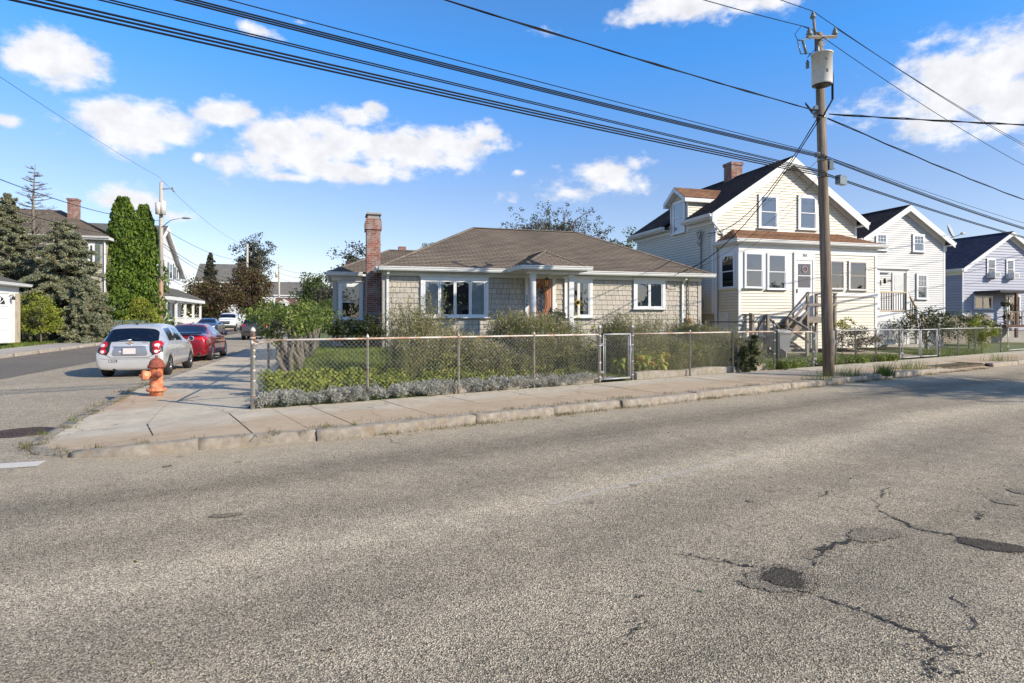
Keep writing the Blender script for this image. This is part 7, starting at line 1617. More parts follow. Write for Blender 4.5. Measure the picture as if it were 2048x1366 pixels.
# left street pole with lamp
YP = 48.; pl = PT(321, 640, YP); pl.z = .3
lp = thing('utility_pole', 'tan wooden utility pole with street lamp beside the tall arborvitae', 'utility pole', pl, 0)
hT = CAMH+(HZ-365)/F_PX*YP-.3; b = MB(); b.tube([(0,0,-.3),(.03,0,4.6)], [.19,.17], 14); b.build('shaft', M['pole_tan'], lp); b = MB(); b.tube([(.03,0,4.55),(.06,0,hT)], [.17,.13], 14); b.tube([(.06,0,hT),(.02,0,hT+.35)], .03, 6); b.build('upper_shaft', M['pole_grey'], lp)
zl_ = CAMH+(HZ-437)/F_PX*YP-.3; zz_ = CAMH+(HZ-455)/F_PX*YP-.3
b = MB(); b.tube([(.15,-.1,zz_),(.9,-.15,zl_-.15),(1.8,-.2,zl_)], .035, 6); la_ = b.build('lamp_arm', M['galv'], lp); b = MB(); b.lathe([(.03,-.35),(.12,-.25),(.15,.0),(.12,.25),(.05,.4)], (0,0,0), 12, 'x'); lh = b.build('lamp_head', M['galv'], lp, loc=(2.15,-.2,zl_)); lh.scale = (1,1,.6)
zt_ = CAMH+(HZ-415)/F_PX*YP-.3
b = MB(); b.lathe([(.17,zt_-.6),(.22,zt_-.6),(.22,zt_+.45),(.1,zt_+.5)], (.32,-.25,0), 16); b.lathe([(.2,zt_-.6),(.2,zt_+.3),(.08,zt_+.35)], (.05,-.4,0), 16); b.build('transformer', M['transformer'], lp)
zc_ = CAMH+(HZ-378)/F_PX*YP-.3; b = MB(); b.tube([(.06,0,zc_),(1.0,-.1,zc_)], .04, 5); b.tube([(1.0,-.1,zc_),(1.15,-.1,zc_-.25)], .05, 6); b.lathe([(.03,0),(.07,.05),(.03,.15)], (1.0,-.1,zc_), 8); b.build('crossarm', M['wood_old'], lp)
TPL = pl + Vector((.03,0,hT+.35))
wire('thin primary wire from the left pole top to the left edge', TPL, TPL - D*60 + Vector((0,0,-1)), .8, .010)
a1 = pl + Vector((0,-.1,CAMH+(HZ-442)/F_PX*YP-.3)); wire('sagging cable from the left pole across the spruces to the left edge', a1, a1 - D*48 + Vector((0,0,-.8)), 1.6, .018)
wire('dark low cable in front of the spruces from the left pole', pl+Vector((0,-.1,CAMH+(HZ-480)/F_PX*YP-.3)), pl+Vector((0,-.1,7.0)) - D*48, 1.3, .014)
P2 = PT(494, 640, 86.); P2.z = .4; hp2 = CAMH+(HZ-488)/F_PX*86-.4
p2 = thing('utility_pole', 'plain pale utility pole behind the white pickup truck', 'utility pole', P2, 0); b = MB(); b.tube([(0,0,-.3),(.05,0,hp2)], [.2,.14], 12); b.build('shaft', M['pole_grey'], p2)
for py0, py1, sg_, r_, lb in ((360,492,1.5,.012,'highest'),(455,520,1.5,.018,'second'),(485,560,1.8,.022,'third'),(490,568,1.9,.02,'lowest')):
    wire('%s cable between the tan pole and the pale pole of the side street' % lb, pl+Vector((.1,0,CAMH+(HZ-py0)/F_PX*YP-.3)), P2+Vector((0,0,CAMH+(HZ-py1)/F_PX*86-.4)), sg_*.5, r_)
P3 = PT(558, 640, 104.); P3.z = .4; hp3 = CAMH+(HZ-528)/F_PX*104-.4; p3 = thing('utility_pole', 'small far utility pole with crossarm before the white building', 'utility pole', P3, 0); b = MB(); b.tube([(0,0,-.3),(0,0,hp3)], [.19,.15], 10); b.build('shaft', M['pole_grey'], p3); b = MB(); b.tube([(-.3,0,hp3-.7),(.7,0,hp3-.3)], .05, 5); b.build('crossarm', M['wood_old'], p3); b = MB(); b.lathe([(.25,hp3-2.3),(.25,hp3-1.3)], (-.4,0,0), 12); b.build('transformer', M['transformer'], p3)
for k, py in enumerate((535, 545, 556)): wire('%s cable of the far pole leading towards the trees' % ('upper','middle','lower')[k], P3+Vector((0,0,CAMH+(HZ-py)/F_PX*104-.4)), PT(665, py+8, 70.), .6, .018)
P4 = PT(592, 640, 100.); P4.z = .4; hs4 = CAMH+(HZ-580)/F_PX*100-.4; p4 = thing('street_lamp', 'far street lamp post with arched arm right of the small brown-roofed house', 'street lamp', P4, 0); b = MB(); b.tube([(0,0,0),(0,0,hs4-.3)], .10, 8); b.tube([(0,0,hs4-.3),(.4,0,hs4+.2),(1.9,0,hs4+.5)], .05, 6); b.build('post', M['galv'], p4); b = MB(); b.lathe([(.05,-.3),(.14,0),(.05,.3)], (2.1,0,hs4+.5), 8, 'x'); b.build('lamp_head', M['galv'], p4)
# ================================================================ VEGETATION
def VT(px, py_base, Y): p = PT(px, HZ, Y); p.z = 0; return p
def stuff(name, P, size, mat, asp=.5, up=0., label=None, cat=None):
    o = leaves(name, P, size, M[mat], None, asp, up, kind='stuff')
    return tag(o, label, cat)
def conifer(name, label, base, h, rad, ncl, mat, lsize, dens=60, gap=.15, tip=.0, group=None, z0=.4, droop=.28, seed=1, power=.8):
    g = random.Random(seed); t = thing(name, label, 'tree', base, 0, group); b = MB(); b.tube([(0,0,-.2),(0,0,h*.6),(0,0,h*.97)], [.20*h/9,.11*h/9,.02], 8); P = []
    z = z0
    while z < h*.985:
        f = 1 - (z - z0)/(h - z0); R_ = rad * (f ** power) * g.uniform(.75, 1.15) + .08; nb = int(6 + 6*f)
        for k in range(nb):
            if g.random() < gap: continue
            a = 2*math.pi*(k + g.random())/nb; L = R_ * g.uniform(.6, 1.12); tipz = z - L*droop*g.uniform(.3, 1.3) + L*.10
            p0 = Vector((0,0,z)); p1 = Vector((math.cos(a)*L*.55, math.sin(a)*L*.55, z - L*droop*.25)); p2 = Vector((math.cos(a)*L, math.sin(a)*L, tipz)); b.tube([p0,p1,p2], [.035,.022,.008], 4)
            m = int(dens*2.4*L*g.uniform(.7,1.3)) + 12; tt = np.sqrt(rng.uniform(.04, 1, m)); wid = (.16 + .38*L*.40) * (1.05 - tt)**.5
            sx, sy = -math.sin(a), math.cos(a); off = rng.uniform(-1, 1, m) * wid
            q = np.where((tt < .55)[:,None], np.outer(1 - tt/.55, p0) + np.outer(tt/.55, p1), np.outer(1-(tt-.55)/.45, p1) + np.outer((tt-.55)/.45, p2))
            q[:, 0] += sx*off; q[:, 1] += sy*off; q[:, 2] += rng.normal(0, .05, m) - np.abs(off)*.25; P.append(q)
        z += g.uniform(.15, .25) * (.7 + h/20)
    b.build('trunk', M['bark'], t); leaves('crown', np.vstack(P), lsize, M[mat], t, .32, -.1); return t
def arbor(name, label, base, h, r, n, lsize, mat='leaf_arb', group=None, seed=1, wide=1.0):
    g = np.random.default_rng(seed); t = thing(name, label, 'tree', base, 0, group)
    th = g.uniform(0, 2*np.pi, n); zz = g.random(n)**.9; ph = g.uniform(0, 6.28, 12)
    prof = np.sin(np.clip((1 - zz)*1.9 + .12, 0, np.pi/2))**.75 * (1 + wide*.25*(1-zz))
    lump = 1 + .13*np.sin(3*th + zz*19 + ph[0]) + .10*np.sin(5*th - zz*31 + ph[1]) + .08*np.sin(8*th + zz*57 + ph[2])
    dep = 1 - .32*g.random(n)**2.2; R_ = r*prof*lump*dep
    P = np.stack([R_*np.cos(th), R_*np.sin(th), zz*h + g.normal(0,.04,n)], 1); leaves('crown', P, lsize, M[mat], t, .42, 1.4)
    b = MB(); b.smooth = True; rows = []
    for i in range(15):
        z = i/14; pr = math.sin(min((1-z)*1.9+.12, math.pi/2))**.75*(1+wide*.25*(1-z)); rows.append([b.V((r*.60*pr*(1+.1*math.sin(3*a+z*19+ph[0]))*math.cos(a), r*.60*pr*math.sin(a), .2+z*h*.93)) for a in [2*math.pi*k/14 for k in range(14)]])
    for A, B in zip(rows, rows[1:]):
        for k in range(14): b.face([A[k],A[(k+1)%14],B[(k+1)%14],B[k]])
    b.face(rows[-1]); b.build('dark_core_hull', paint('dark_core_%d' % seed, (.018,.024,.010), 1., .4, 5), t)  # dark core hull added inside the crown to block gaps between sprays
    MB().lathe([(.18,-.2),(.14,.7)], (0,0,0), 8).build('trunk', M['bark'], t); return t
# left side
conifer('spruce_tree', 'big blue spruce filling the left edge above the garage', VT(14, 0, 39), 10.0, 4.0, 0, 'leaf_spruce', .17, 95, .12, seed=3, droop=.35)
conifer('spruce_tree', 'broad blue spruce with tiered boughs in front of the tan house', VT(128, 0, 37), 7.9, 3.3, 0, 'leaf_spruce', .16, 110, .18, seed=5, droop=.40, z0=.5, power=.55)
conifer('spruce_tree', 'low ragged blue spruce behind the yellow-green bush', VT(172, 0, 35.5), 4.4, 1.9, 0, 'leaf_spruce', .14, 90, .1, seed=8, droop=.45, z0=.3)
def bare_conifer(label, base, h0, h1, r):
    t = thing('dead_larch', label, 'tree', base, 0); b = MB(); b.tube([(0,0,0),(.05,0,h0),(.0,0,(h0+h1)/2),(.15,0,h1)], [.16,.11,.07,.015], 7); g = random.Random(4); z = h0*.6
    while z < h1*.98:
        f = (h1-z)/(h1-h0*.6)
        for k in range(3):
            a = g.uniform(0, 6.28); L = r*1.25*f**.8*g.uniform(.5,1.1)+.25; p0 = Vector((0,0,z)); p1 = p0+Vector((math.cos(a)*L*.5, math.sin(a)*L*.5, L*.05)); p2 = p0+Vector((math.cos(a)*L, math.sin(a)*L, L*.22)); b.tube([p0,p1,p2], [.034,.024,.010], 4)
            for _ in range(8):
                q = p0.lerp(p2, g.uniform(.35,.95)); e = q+Vector((g.uniform(-1,1),g.uniform(-1,1),g.uniform(-.1,.7)))*L*.28; b.tube([q,e], [.014,.006], 3)
        z += g.uniform(.14,.26)
    b.build('branches', M['bark_grey'], t); return t
bare_conifer('bare dead-topped conifer standing up between the spruces', VT(66, 0, 40), 7.0, 11.9, 1.9)
tree('bush', 'yellow-green bush beside the garage wall', VT(82, 0, 33) + Vector((0,0,.45)), 3, 1.15, 1.45, 1.35, 60, 75, .10, M['leaf_yel'], M['bark'], .05, cat='bush', prad=.36, lump=.2, shell=.5)
tree('bush', 'small dark green bush at the foot of the garage pier', VT(56, 0, 33.4) + Vector((0,0,.4)), 3, .7, 1.3, 1.2, 30, 60, .09, M['leaf_tree'], M['bark'], .04, cat='bush', prad=.3)
arbor('arborvitae', 'left and taller column of the two tall arborvitae', VT(247, 0, 47.), 11.1, 1.62, 15000, .26, seed=21, wide=1.2)
arbor('arborvitae', 'right column of the two tall arborvitae touching the tan pole', VT(288, 0, 48.), 10.7, 1.35, 12000, .26, seed=22, wide=1.0)
arbor('clipped_shrub', 'wide clipped evergreen mound at the foot of the arborvitae', VT(240, 0, 45.2), 3.9, 1.8, 6500, .20, seed=23, wide=.6)
arbor('clipped_shrub', 'yellowish clipped evergreen below the right arborvitae', VT(280, 0, 45.), 3.2, 1.4, 5000, .18, 'leaf_yel', seed=24, wide=.4)
fence('green_fence', 'low green wire fence before the arborvitae', [VT(186,0,40), VT(212,0,41.), VT(245,0,42), VT(292,0,43.)], 1.1, paint('green_fence_paint', (.03,.12,.07), .6, .1), post_mat=paint('green_post', (.03,.12,.07), .6, .1), zl=[.45]*4, meshr=.003, mesh_mat=M['galv'])
tree('bush', 'brownish hydrangea bush by the green fence', VT(200,0,43.)+Vector((0,0,.3)), 2, .8, 1.0, .8, 22, 50, .12, M['leaf_red'], M['bark'], .03, cat='bush')
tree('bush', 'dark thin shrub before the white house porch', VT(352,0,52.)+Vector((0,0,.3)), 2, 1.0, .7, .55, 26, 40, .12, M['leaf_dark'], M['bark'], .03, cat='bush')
tree('bronze_tree', 'round bronze-green tree right of the white house porch', VT(418,0,76), 8, 3.7, 4.3, 2.5, 110, 70, .26, M['leaf_red'], M['bark'], .22, prad=.95, lump=.3)
tree('bronze_tree', 'large bronze and green tree behind the pale pole', VT(497,0,80), 9, 3.0, 5.4, 3.9, 130, 70, .27, M['leaf_red'], M['bark'], .22, prad=1.0, lump=.3)
tree('green_tree', 'loose tall green tree rising behind the bronze tree', VT(506,0,92), 14, 3.3, 10.6, 4.2, 90, 60, .30, M['leaf_grey'], M['bark'], .25, prad=.9, lump=.45, shell=.2)
conifer('spruce_tree', 'small dark conifer in front of the far grey roof', VT(421,0,88), 11.6, 2.6, 0, 'leaf_grey', .3, 45, .1, seed=12)
arbor('golden_cypress', 'narrow golden cypress by the far houses', VT(543,0,84), 4.1, .65, 2600, .24, 'leaf_yel', seed=30, wide=.8)
arbor('clipped_shrub', 'green hedge shrub left of the golden cypress', VT(525,0,78), 2.7, 1.5, 3500, .22, 'leaf_arb', seed=31, wide=.4)
arbor('clipped_shrub', 'low green hedge shrub behind the dark SUV', VT(507,0,72), 2.2, 1.1, 2500, .2, 'leaf_arb', seed=33, wide=.4)
tree('willow_tree', 'wide green willow between the far lamp and the bungalow', VT(630,0,74), 8, 2.5, 4.3, 3.2, 110, 75, .26, M['leaf_tree'], M['bark'], .2, prad=.95, lump=.35)
tree('willow_tree', 'grey-green tree just left of the bungalow side wing', VT(660,0,66), 8, 2.0, 3.7, 2.6, 80, 70, .24, M['leaf_grey'], M['bark'], .2, prad=.8)
tree('green_tree', 'dark green bushy tree behind the tall chain link fence', VT(650,0,44), 8, 1.25, 1.9, 1.3, 50, 75, .15, M['leaf_tree'], M['bark'], .12, prad=.5)
tree('green_tree', 'green tree showing above the side wing roof', VT(706,0,52), 9, 2.5, 5.4, 2.8, 80, 60, .20, M['leaf_grey'], M['bark'], .2, prad=.7, lump=.5, shell=.3)
tree('green_tree', 'small treetop just above the bungalow roof slope', VT(857,0,60), 9, 1.2, 8.0, 1.2, 24, 45, .2, M['leaf_tree'], M['bark'], .15, prad=.5)
tree('half_bare_tree', 'thin-leaved half bare tree above the bungalow ridge', VT(1108,0,42), 10, 4.1, 6.7, 3.1, 620, 24, .13, M['leaf_grey'], M['bark'], .24, prad=.36, lump=.5, shell=.35, nb=130)
tree('half_bare_tree', 'small sparse treetop at the left of the half bare tree', VT(1030,0,46), 9, 2.2, 6.6, 1.7, 56, 34, .15, M['leaf_grey'], M['bark'], .15, prad=.45, nb=26)
tree('green_tree', 'green tree between the bungalow roof and the cream house', VT(1250,0,47), 9, 2.2, 6.2, 2.0, 60, 60, .2, M['leaf_tree'], M['bark'], .2, prad=.6)
# tree across the street, outside the picture, throwing branch shadows on the road
tree('street_tree', 'half bare street tree across the main street casting branch shadows', (20.5, 9.9, 0), 9, 4.3, 6.0, 2.2, 260, 12, .12, M['leaf_grey'], M['bark'], .22, prad=.42, nb=190)
# far wood closing the horizon
P = []
for k in range(420):
    px = -700 + k*8.2 + random.uniform(-6,6); Y = random.uniform(135, 165); c = PT(px, HZ, Y); c.z = random.uniform(1, 6.5); P.append(tuple(c))
stuff('far_trees', puff(P, 2.6, 42), 1.0, 'leaf_tree', .7, label='far line of green trees closing the horizon', cat='trees')
# corner hedge shrubs with twisted trunks
for i, (e, d, r, ztop, lb) in enumerate(((-1.10, 13.0, .80, 1.95, 'nearest twisted-trunk shrub of the corner hedge'), (-.95, 14.7, .80, 2.05, 'second shrub of the corner hedge'), (-.85, 16.6, .85, 2.05, 'third shrub of the corner hedge'), (-.75, 19.0, .85, 2.1, 'farthest shrub of the corner hedge'))):
    bs = ED(e, d); bs.z = lot_z(bs); t = thing('hedge_shrub', lb, 'shrub', bs, 0, 'shrubs of the corner hedge'); zc = ztop - bs.z - .42
    b = MB(); cl = blobs((0,0,zc), (r,r*.8,.40), 46, .25, .35, seed=60+i)
    for k in range(5):
        a = random.uniform(0,6.28); q = Vector((math.cos(a)*.12, math.sin(a)*.12, 0)); m_ = q + Vector((random.uniform(-.22,.22), random.uniform(-.15,.15), zc*.45)); e_ = m_ + Vector((random.uniform(-.2,.2), random.uniform(-.2,.2), zc*.5)); b.tube([q, q.lerp(m_,.5)+Vector((.05,.03,0)), m_, e_], [.055,.05,.045,.03], 8)
        for _ in range(4): limb(b, e_, Vector(cl[int(rng.integers(len(cl)))]), .02, .006, .15, 4, 4)
    b.build('trunk', M['bark_grey'], t); leaves('crown', puff(cl, .20, 48), .068, M['leaf_hedge'], t, .5, .4)
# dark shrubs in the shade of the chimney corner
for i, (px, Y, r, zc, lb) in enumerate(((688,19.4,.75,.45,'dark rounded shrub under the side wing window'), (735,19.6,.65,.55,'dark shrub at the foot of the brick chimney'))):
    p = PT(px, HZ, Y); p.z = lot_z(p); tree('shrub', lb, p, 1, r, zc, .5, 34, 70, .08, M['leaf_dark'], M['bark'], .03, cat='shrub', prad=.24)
# silver border, yellow-green ground cover, aster thickets
def inpoly(n, s0, s1, a0, a1): return rng.uniform(s0, s1, n), rng.uniform(a0, a1, n)
def place(s, a, z): 
    P = np.stack([C0.x + U.x*s + N.x*a, C0.y + U.y*s + N.y*a, np.zeros_like(s)], 1); P[:, 2] = [lot_z(p) for p in P]; P[:, 2] += z; return P
def cover(name, n, s0, s1, a0, a1, h, size, mat, label, cat, asp=.5, up=.6, lumps=60, rad=.13):
    s, a = inpoly(lumps, s0, s1, a0, a1); zc = rng.uniform(h*.25, h*.85, lumps) ; C = place(s, a, zc); return stuff(name, puff(C, rad, n//lumps), size, mat, asp, up, label, cat)
cover('silver_border', 30000, .1, 6.6, -.16, .34, .24, .045, 'leaf_silver', 'silver-grey lavender border spilling under the fence', 'border plants', .28, .9, 330, .10)
cover('silver_border_thin', 2600, 6.6, 7.5, .02, .34, .22, .045, 'leaf_silver', 'sparse grey border plants left of the gate', 'border plants', .28, .9, 40, .09)
cover('ground_cover', 15000, .5, 4.6, .45, 1.9, .36, .065, 'leaf_yel', 'yellow-green leafy ground cover behind the border', 'ground cover', .6, .4, 190, .17)
cover('ground_cover', 7000, 4.4, 7.2, .4, 1.2, .34, .06, 'leaf_yel', 'patchy yellow-green plants under the aster thicket', 'ground cover', .6, .4, 90, .15)
def thicket(label, s0, s1, a0, a1, n, h0, h1, mat, nl=34, fluff=True, size=.038, dens=1., name='aster_thicket'):
    b = MB(); P = []; Fp = []
    for i in range(n):
        s, a = random.uniform(s0, s1), random.uniform(a0, a1); base = FP(s, a); base.z = lot_z(base); h = random.uniform(h0, h1)*(.75+.25*math.sin(s*2.1)+.1*math.sin(s*5.3)); ln = Vector((random.gauss(0,.10), random.gauss(0,.10), 0))*h
        pts = [base, base + ln*.35 + Vector((0,0,h*.5)), base + ln + Vector((0,0,h))]; b.tube(pts, [.0045,.0035,.002], 3, False)
        for _ in range(random.randint(3, 6)):
            t_ = random.uniform(.45,.95); q = pts[0].lerp(pts[1], t_*2) if t_ < .5 else pts[1].lerp(pts[2], t_*2-1); e = q + Vector((random.gauss(0,.10), random.gauss(0,.10), random.uniform(.06,.22))); b.tube([q, e], [.0028,.0014], 3, False)
            for k in range(3): P.append(q.lerp(e, random.random()))
            if fluff: Fp += [e + Vector((random.gauss(0,.02), random.gauss(0,.02), random.gauss(0,.015))) for _ in range(4)]
        for k in range(int(nl*dens)):
            t_ = random.random()**.8; q = pts[0].lerp(pts[1], t_*2) if t_ < .5 else pts[1].lerp(pts[2], t_*2-1); P.append(q + Vector((random.gauss(0,.05), random.gauss(0,.05), random.gauss(0,.03))))
    t = b.build(name, M['stem']); tag(t, label, 'wild plants', kind='stuff'); leaves('leaves', np.array([tuple(p) for p in P]), size*1.2, M[mat], t, .35, .5)
    if fluff and Fp: leaves('seed_heads', np.array([tuple(p) for p in Fp]), .032, M['fluff'], t, .8)
    return t
thicket('tall dry aster thicket left of the front door window', 3.2, 5.6, .9, 2.6, 480, 1.05, 1.85, 'leaf_aster', 40)
thicket('tall aster thicket under the wide four-pane window', 4.6, 7.4, .6, 2.4, 680, 1.0, 1.75, 'leaf_aster', 55)
thicket('dense green aster thicket left of the gate', 5.2, 7.6, .3, 2.4, 640, 1.0, 1.60, 'leaf_aster', 75)
thicket('low plants by the porch right of the gate path', 7.9, 9.6, 1.6, 3.4, 150, .6, 1.15, 'leaf_dark', 50, False)
thicket('dense feathery plants right of the gate', 9.2, 12.3, .4, 2.0, 700, .95, 1.55, 'leaf_aster', 60)
thicket('dense weedy shrubs before the bungalow right corner', 11.8, 14.6, .3, 1.8, 680, .85, 1.35, 'leaf_aster', 64)
thicket('tall thin weeds against the bungalow right end', 10.9, 12.4, 1.4, 3.0, 150, 1.3, 1.95, 'leaf_aster', 26)
cover('underbrush', 20000, 3.6, 7.5, .6, 2.4, .8, .06, 'leaf_aster', 'brown-green underbrush inside the left front yard', 'underbrush', .5, .4, 220, .2)
cover('underbrush', 26000, 9.4, 14.6, .35, 1.7, .95, .06, 'leaf_aster', 'green-brown underbrush behind the right front fence', 'underbrush', .5, .4, 260, .2)
cover('dark_undergrowth', 5000, 6.2, 7.6, .3, 1.5, .7, .055, 'leaf_dark', 'dark undergrowth next to the gate', 'underbrush', .5, .4, 60, .18)
# named plants
def rosette(name, label, p, n, L, w, mat, cat='plant', h=.5):
    t = thing(name, label, cat, p, 0); b = MB()
    for i in range(n):
        a = random.uniform(0,6.28); tl = random.uniform(.3, 1.0); l = L*random.uniform(.7,1.15); d = Vector((math.cos(a), math.sin(a), 0)); s = Vector((-d.y, d.x, 0)); st_ = d*random.uniform(0,.12); z0 = random.uniform(.05,h)
        P = [st_ + Vector((0,0,z0*.5)), st_ + d*l*.45*tl + Vector((0,0,z0+l*.35)), st_ + d*l*.9*tl + Vector((0,0,z0+l*.25)), st_ + d*l*1.1*tl + Vector((0,0,z0-l*.05))]; ww = [.01, w, w*.8, .004]
        ids = [(b.V(q - s*k), b.V(q + s*k + Vector((0,0,.0)))) for q, k in zip(P, ww)]
        for A, B in zip(ids, ids[1:]): b.face([A[0], A[1], B[1], B[0]])
    b.build('leaves', M[mat], t); return t
for px, a, lb in ((1283,.45,'clump of large yellowing hosta leaves just right of the gate'), (1318,.5,'second clump of yellowing hosta leaves right of the gate')):
    p = FP(sfence(px, a), a); p.z = lot_z(p); rosette('hosta', lb, p, 130, .26, .036, 'leaf_hosta', h=.52)
p = FP(sfence(1238, .9), .9); p.z = lot_z(p); rosette('hosta', 'yellow-green arching plant seen through the gate', p, 36, .38, .045, 'leaf_yel', h=.35)
def sunflower(label, px, a, h, lean, flower):
    p = FP(sfence(px, a), a); p.z = lot_z(p); t = thing('sunflower', label, 'plant', p, 0); b = MB(); top = Vector((lean, 0, h)); b.tube([(0,0,0), Vector((lean*.3,0,h*.55)), top, top + Vector((.12,-.05,-.06))], [.012,.010,.007,.005], 5); b.build('stem', M['leaf_hosta'], t)
    b = MB()
    for i in range(9):
        q = Vector((0,0,0)).lerp(top, .35+.07*i); aa = i*2.4; d = Vector((math.cos(aa), math.sin(aa), -.35)); s = Vector((-d.y, d.x, 0)); k = .07
        ids = [b.V(q), b.V(q+d*.12-s*k), b.V(q+d*.26), b.V(q+d*.12+s*k)]; b.face(ids)
    b.build('leaves', M['leaf_yel'], t)
    if flower:
        c = top + Vector((.0,-.05,.02)); b = MB()
        for k in range(14): aa = k/14*6.28; u1 = Vector((math.cos(aa),-.25,math.sin(aa))); u0 = Vector((math.cos(aa+.22),-.25,math.sin(aa+.22))); b.poly([c, c+u0*.05, c+u1*.12, c+(2*u1-u0)*.05])
        fl = b.build('petals', M['petal'], t); b = MB(); b.lathe([(.05,-.03),(.04,-.05),(.01,-.055)], c, 10, 'y'); b.build('seed_disc', M['dark'], fl)
sunflower('sunflower with one yellow bloom before the right porch post', 1152, 2.6, 1.75, .05, True)
sunflower('leaning sunflower stalk without bloom left of the gate', 1172, 1.8, 1.45, .28, False); sunflower('bare-headed sunflower stalk between porch post and gate', 1190, 1.6, 1.30, .22, False)
tree('rose_bush', 'reddish-brown rose bush right of the utility pole', FP(sfence(1712,.7),.7)+Vector((0,0,.25)), 1, 1.0, .72, .42, 40, 55, .065, M['leaf_red'], M['bark'], .02, cat='shrub', prad=.26)
tree('bush', 'light green rose shoots behind the reddish bush', FP(sfence(1684,1.0),1.0)+Vector((0,0,.3)), 1, .4, 1.15, .25, 14, 30, .07, M['leaf_hosta'], M['bark'], .015, cat='shrub', prad=.16)
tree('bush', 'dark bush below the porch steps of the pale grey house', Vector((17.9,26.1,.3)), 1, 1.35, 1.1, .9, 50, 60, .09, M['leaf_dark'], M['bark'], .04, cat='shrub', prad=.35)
tree('climbing_vine', 'bright green vine hanging over the chain link fence', FP(sfence(1966),.05)+Vector((0,0,.1)), 1, .62, 1.1, .75, 36, 60, .075, M['leaf_yel'], M['bark'], .02, cat='vine', prad=.24)
tree('bush', 'bright green bush behind the fence before the lilac-blue house', FP(sfence(1938,1.6),1.6)+Vector((0,0,.2)), 1, .95, 1.15, .6, 34, 60, .09, M['leaf_tree'], M['bark'], .03, cat='shrub', prad=.32)
for px, h, lb in ((1503, 1.0, 'dark ivy column climbing the front fence'), (1484, .7, 'lower ivy tuft left of the dark ivy column')):
    p = FP(sfence(px), .02); p.z = .13; t = thing('ivy', lb, 'vine', p, 0); C = [(random.gauss(0,.10), random.gauss(0,.05), random.uniform(.02, h)) for _ in range(46)]; leaves('leaves', puff(C, .09, 46), .05, M['leaf_dark'], t, .8); b = MB(); b.tube([(0,0,-.05),(.03,0,h*.5),(0,0,h)], .012, 5); b.build('stem', M['bark'], t)
tree('shrub', 'orange-brown shrub under the bungalow meter', FP(sfence(1395,1.4),1.4)+Vector((0,0,.4)), 1, .6, .75, .4, 26, 50, .06, M['leaf_aster'], M['bark'], .02, cat='shrub', prad=.22)
tree('bush', 'pinkish-grey bush behind the gate by the porch', FP(sfence(1225,3.0),3.0)+Vector((0,0,.5)), 1, .7, .6, .45, 30, 45, .055, M['leaf_silver'], M['bark'], .02, cat='shrub', prad=.22)
tree('bush', 'green bush with dark pot between door and window', FP(sfence(1108,5.2),5.2)+Vector((0,0,.5)), 1, .55, .85, .65, 34, 55, .06, M['leaf_dark'], M['bark'], .02, cat='shrub', prad=.22)
# grass: lawn blades in the yard, verge weeds, kerb weeds
def blades(name, P, h, mat, label, cat, w=.006):
    P = np.asarray(P); n = len(P); hh = h*(.5+rng.random(n)); th = rng.uniform(0,6.28,n); ln = rng.normal(0,.35,(n,2))*hh[:,None]; v = np.empty((n,3,3)); dx = np.cos(th)*w; dy = np.sin(th)*w
    v[:,0] = P; v[:,0,0] -= dx; v[:,0,1] -= dy; v[:,1] = P; v[:,1,0] += dx; v[:,1,1] += dy; v[:,2] = P; v[:,2,0] += ln[:,0]; v[:,2,1] += ln[:,1]; v[:,2,2] += hh
    me = bpy.data.meshes.new(name); me.vertices.add(3*n); me.loops.add(3*n); me.polygons.add(n); me.vertices.foreach_set('co', v.ravel()); me.loops.foreach_set('vertex_index', np.arange(3*n, dtype=np.int32)); me.polygons.foreach_set('loop_start', np.arange(0,3*n,3,dtype=np.int32)); me.polygons.foreach_set('loop_total', np.full(n,3,dtype=np.int32)); me.materials.append(M[mat]); me.update(calc_edges=True)
    o = bpy.data.objects.new(name, me); COL.objects.link(o); return tag(o, label, cat, kind='stuff')
s, a = inpoly(60000, 0.6, 9, .5, 9.5); m_ = s > .3145*a + .1; blades('lawn_grass', place(s[m_], a[m_], 0), .07, 'grass', 'mown green grass of the bungalow yard', 'grass', .008)
s, a = inpoly(16000, 14.7, 30, .0, 1.2); m_ = ~((s > sfence(1800)) & (s < sfence(1876))); blades('verge_grass', place(s[m_], a[m_], 0), .16, 'grass', 'ragged green grass behind the right fences', 'grass', .009)
s, a = inpoly(80, 14.2, 22.5, -.22, .55); C = place(s, a, .1); m_ = ~((s > sfence(1800)-.3) & (s < sfence(1876))); stuff('verge_weeds', puff(C[m_], .19, 130), .055, 'grass', .6, .3, 'leafy green weeds along the foot of the right fences', 'weeds')
e = rng.uniform(-24, -15.3, 30000); d = rng.uniform(34, 46, 30000); P = np.stack([E.x*e+D.x*d, E.y*e+D.y*d, np.full_like(e, .2)], 1); P[:,2] = [.14 + road_z(x) for x in d]; m_ = ~((e < -15.6) & (d < 37.5)); blades('far_grass', P[m_], .13, 'grass', 'green grass strip beyond the side street', 'grass', .02)
P = []
for _ in range(520):
    t_ = 2.3 + (random.random()**1.0)*22; n_ = 8.06 + random.gauss(0,.03) if random.random() < .65 else 8.33 + random.gauss(0,.02); k = random.randint(10, 40) if random.random() < .4 else 6; c = UN(t_, n_, .0 if n_ < 8.2 else .125)
    for _ in range(k): P.append((c.x+random.gauss(0,.12)*U.x+random.gauss(0,.015), c.y+random.gauss(0,.12)*U.y+random.gauss(0,.015), c.z))
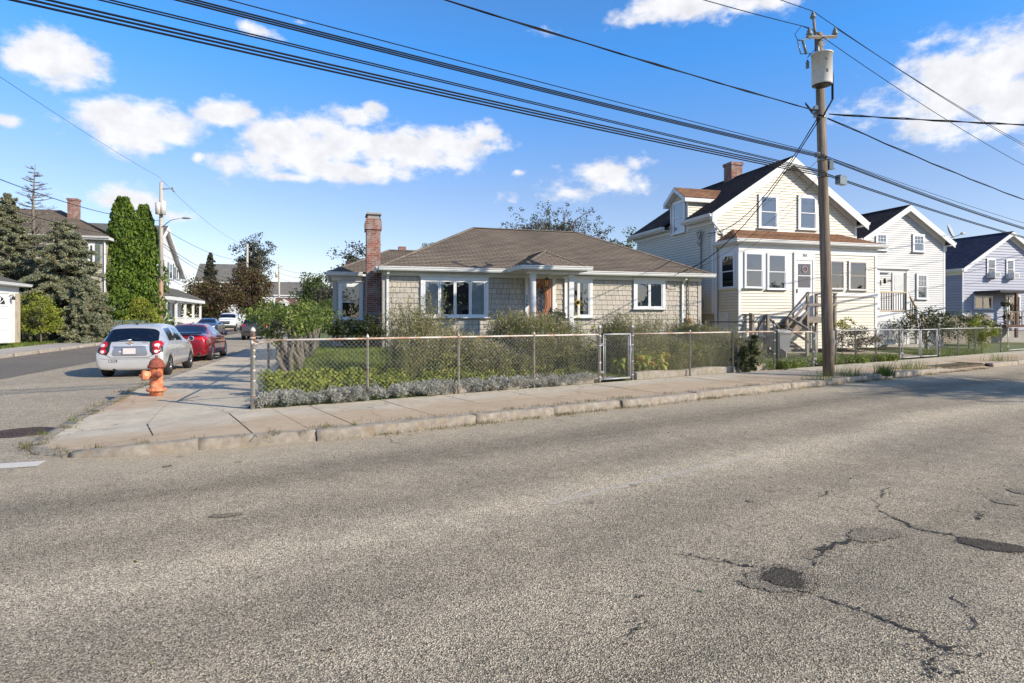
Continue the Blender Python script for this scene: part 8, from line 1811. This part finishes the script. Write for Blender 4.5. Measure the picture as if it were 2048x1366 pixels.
blades('kerb_weeds', P, .050, 'drygrass', 'dry weeds and grit growing along the main street kerb', 'weeds', .004)
P = []
for i in range(70):
    k = random.randint(1, len(co_)-2); c = ci_[k][0].lerp(co_[k][0], random.choice((0,0,1.15))); z_ = ci_[k][1] if random.random() < .6 else 0
    for _ in range(random.randint(5, 40)): P.append((c.x+random.gauss(0,.05), c.y+random.gauss(0,.05), max(z_, .0)))
blades('kerb_weeds', P, .05, 'drygrass', 'thin weeds along the rounded corner kerb', 'weeds', .004)
P = []
for (px, py, n_, sp_) in ((1768,748,260,.12),(1775,752,140,.08),(1700,752,120,.25),(1820,738,140,.3),(2000,722,120,.3),(1640,760,60,.2)):
    c = G(px, py, .13)
    for _ in range(n_): P.append((c.x+random.gauss(0,sp_), c.y+random.gauss(0,sp_*.4), .125))
blades('pavement_weeds', P, .26, 'grass', 'tall weeds growing through the kerb strip near the pole', 'weeds', .006)
P = []
for _ in range(420):
    q = random.random()
    if q < .6: c = UN(2.5+random.random()*18, 8.0 - abs(random.gauss(0,.10)), .004)
    elif q < .8: c = UN(2.5+random.random()*14, 10.6 - abs(random.gauss(0,.08)), .135)
    else: c = UN(random.uniform(0,20), random.uniform(2,8), .006)
    P.append(tuple(c))
stuff('leaf_litter', np.array(P), .03, 'leaf_aster', .6, -.0, 'scattered dry leaves and crumbs along the kerb', 'litter')

P = []
for k in range(150):
    c = UN(random.uniform(-50, 60), random.uniform(-34, -20), random.uniform(.8, 4.6)); P.append(tuple(c))
stuff('opposite_trees', puff(P, 1.7, 60), .5, 'leaf_tree', .7, label='trees and hedges across the main street behind the viewer', cat='trees')  # unseen greenery opposite, put in to darken the window reflections

P = []
for (px, py, n_, sp_) in ((708,851,22,.025),(655,855,14,.04),(90,868,20,.05),(150,842,40,.07)):
    c = G(px, py, .13)
    for _ in range(n_): P.append((c.x+random.gauss(0,sp_), c.y+random.gauss(0,sp_*.4), .125))
blades('joint_weeds', P, .08, 'grass', 'tiny grass tufts in the pavement joints', 'weeds', .004)
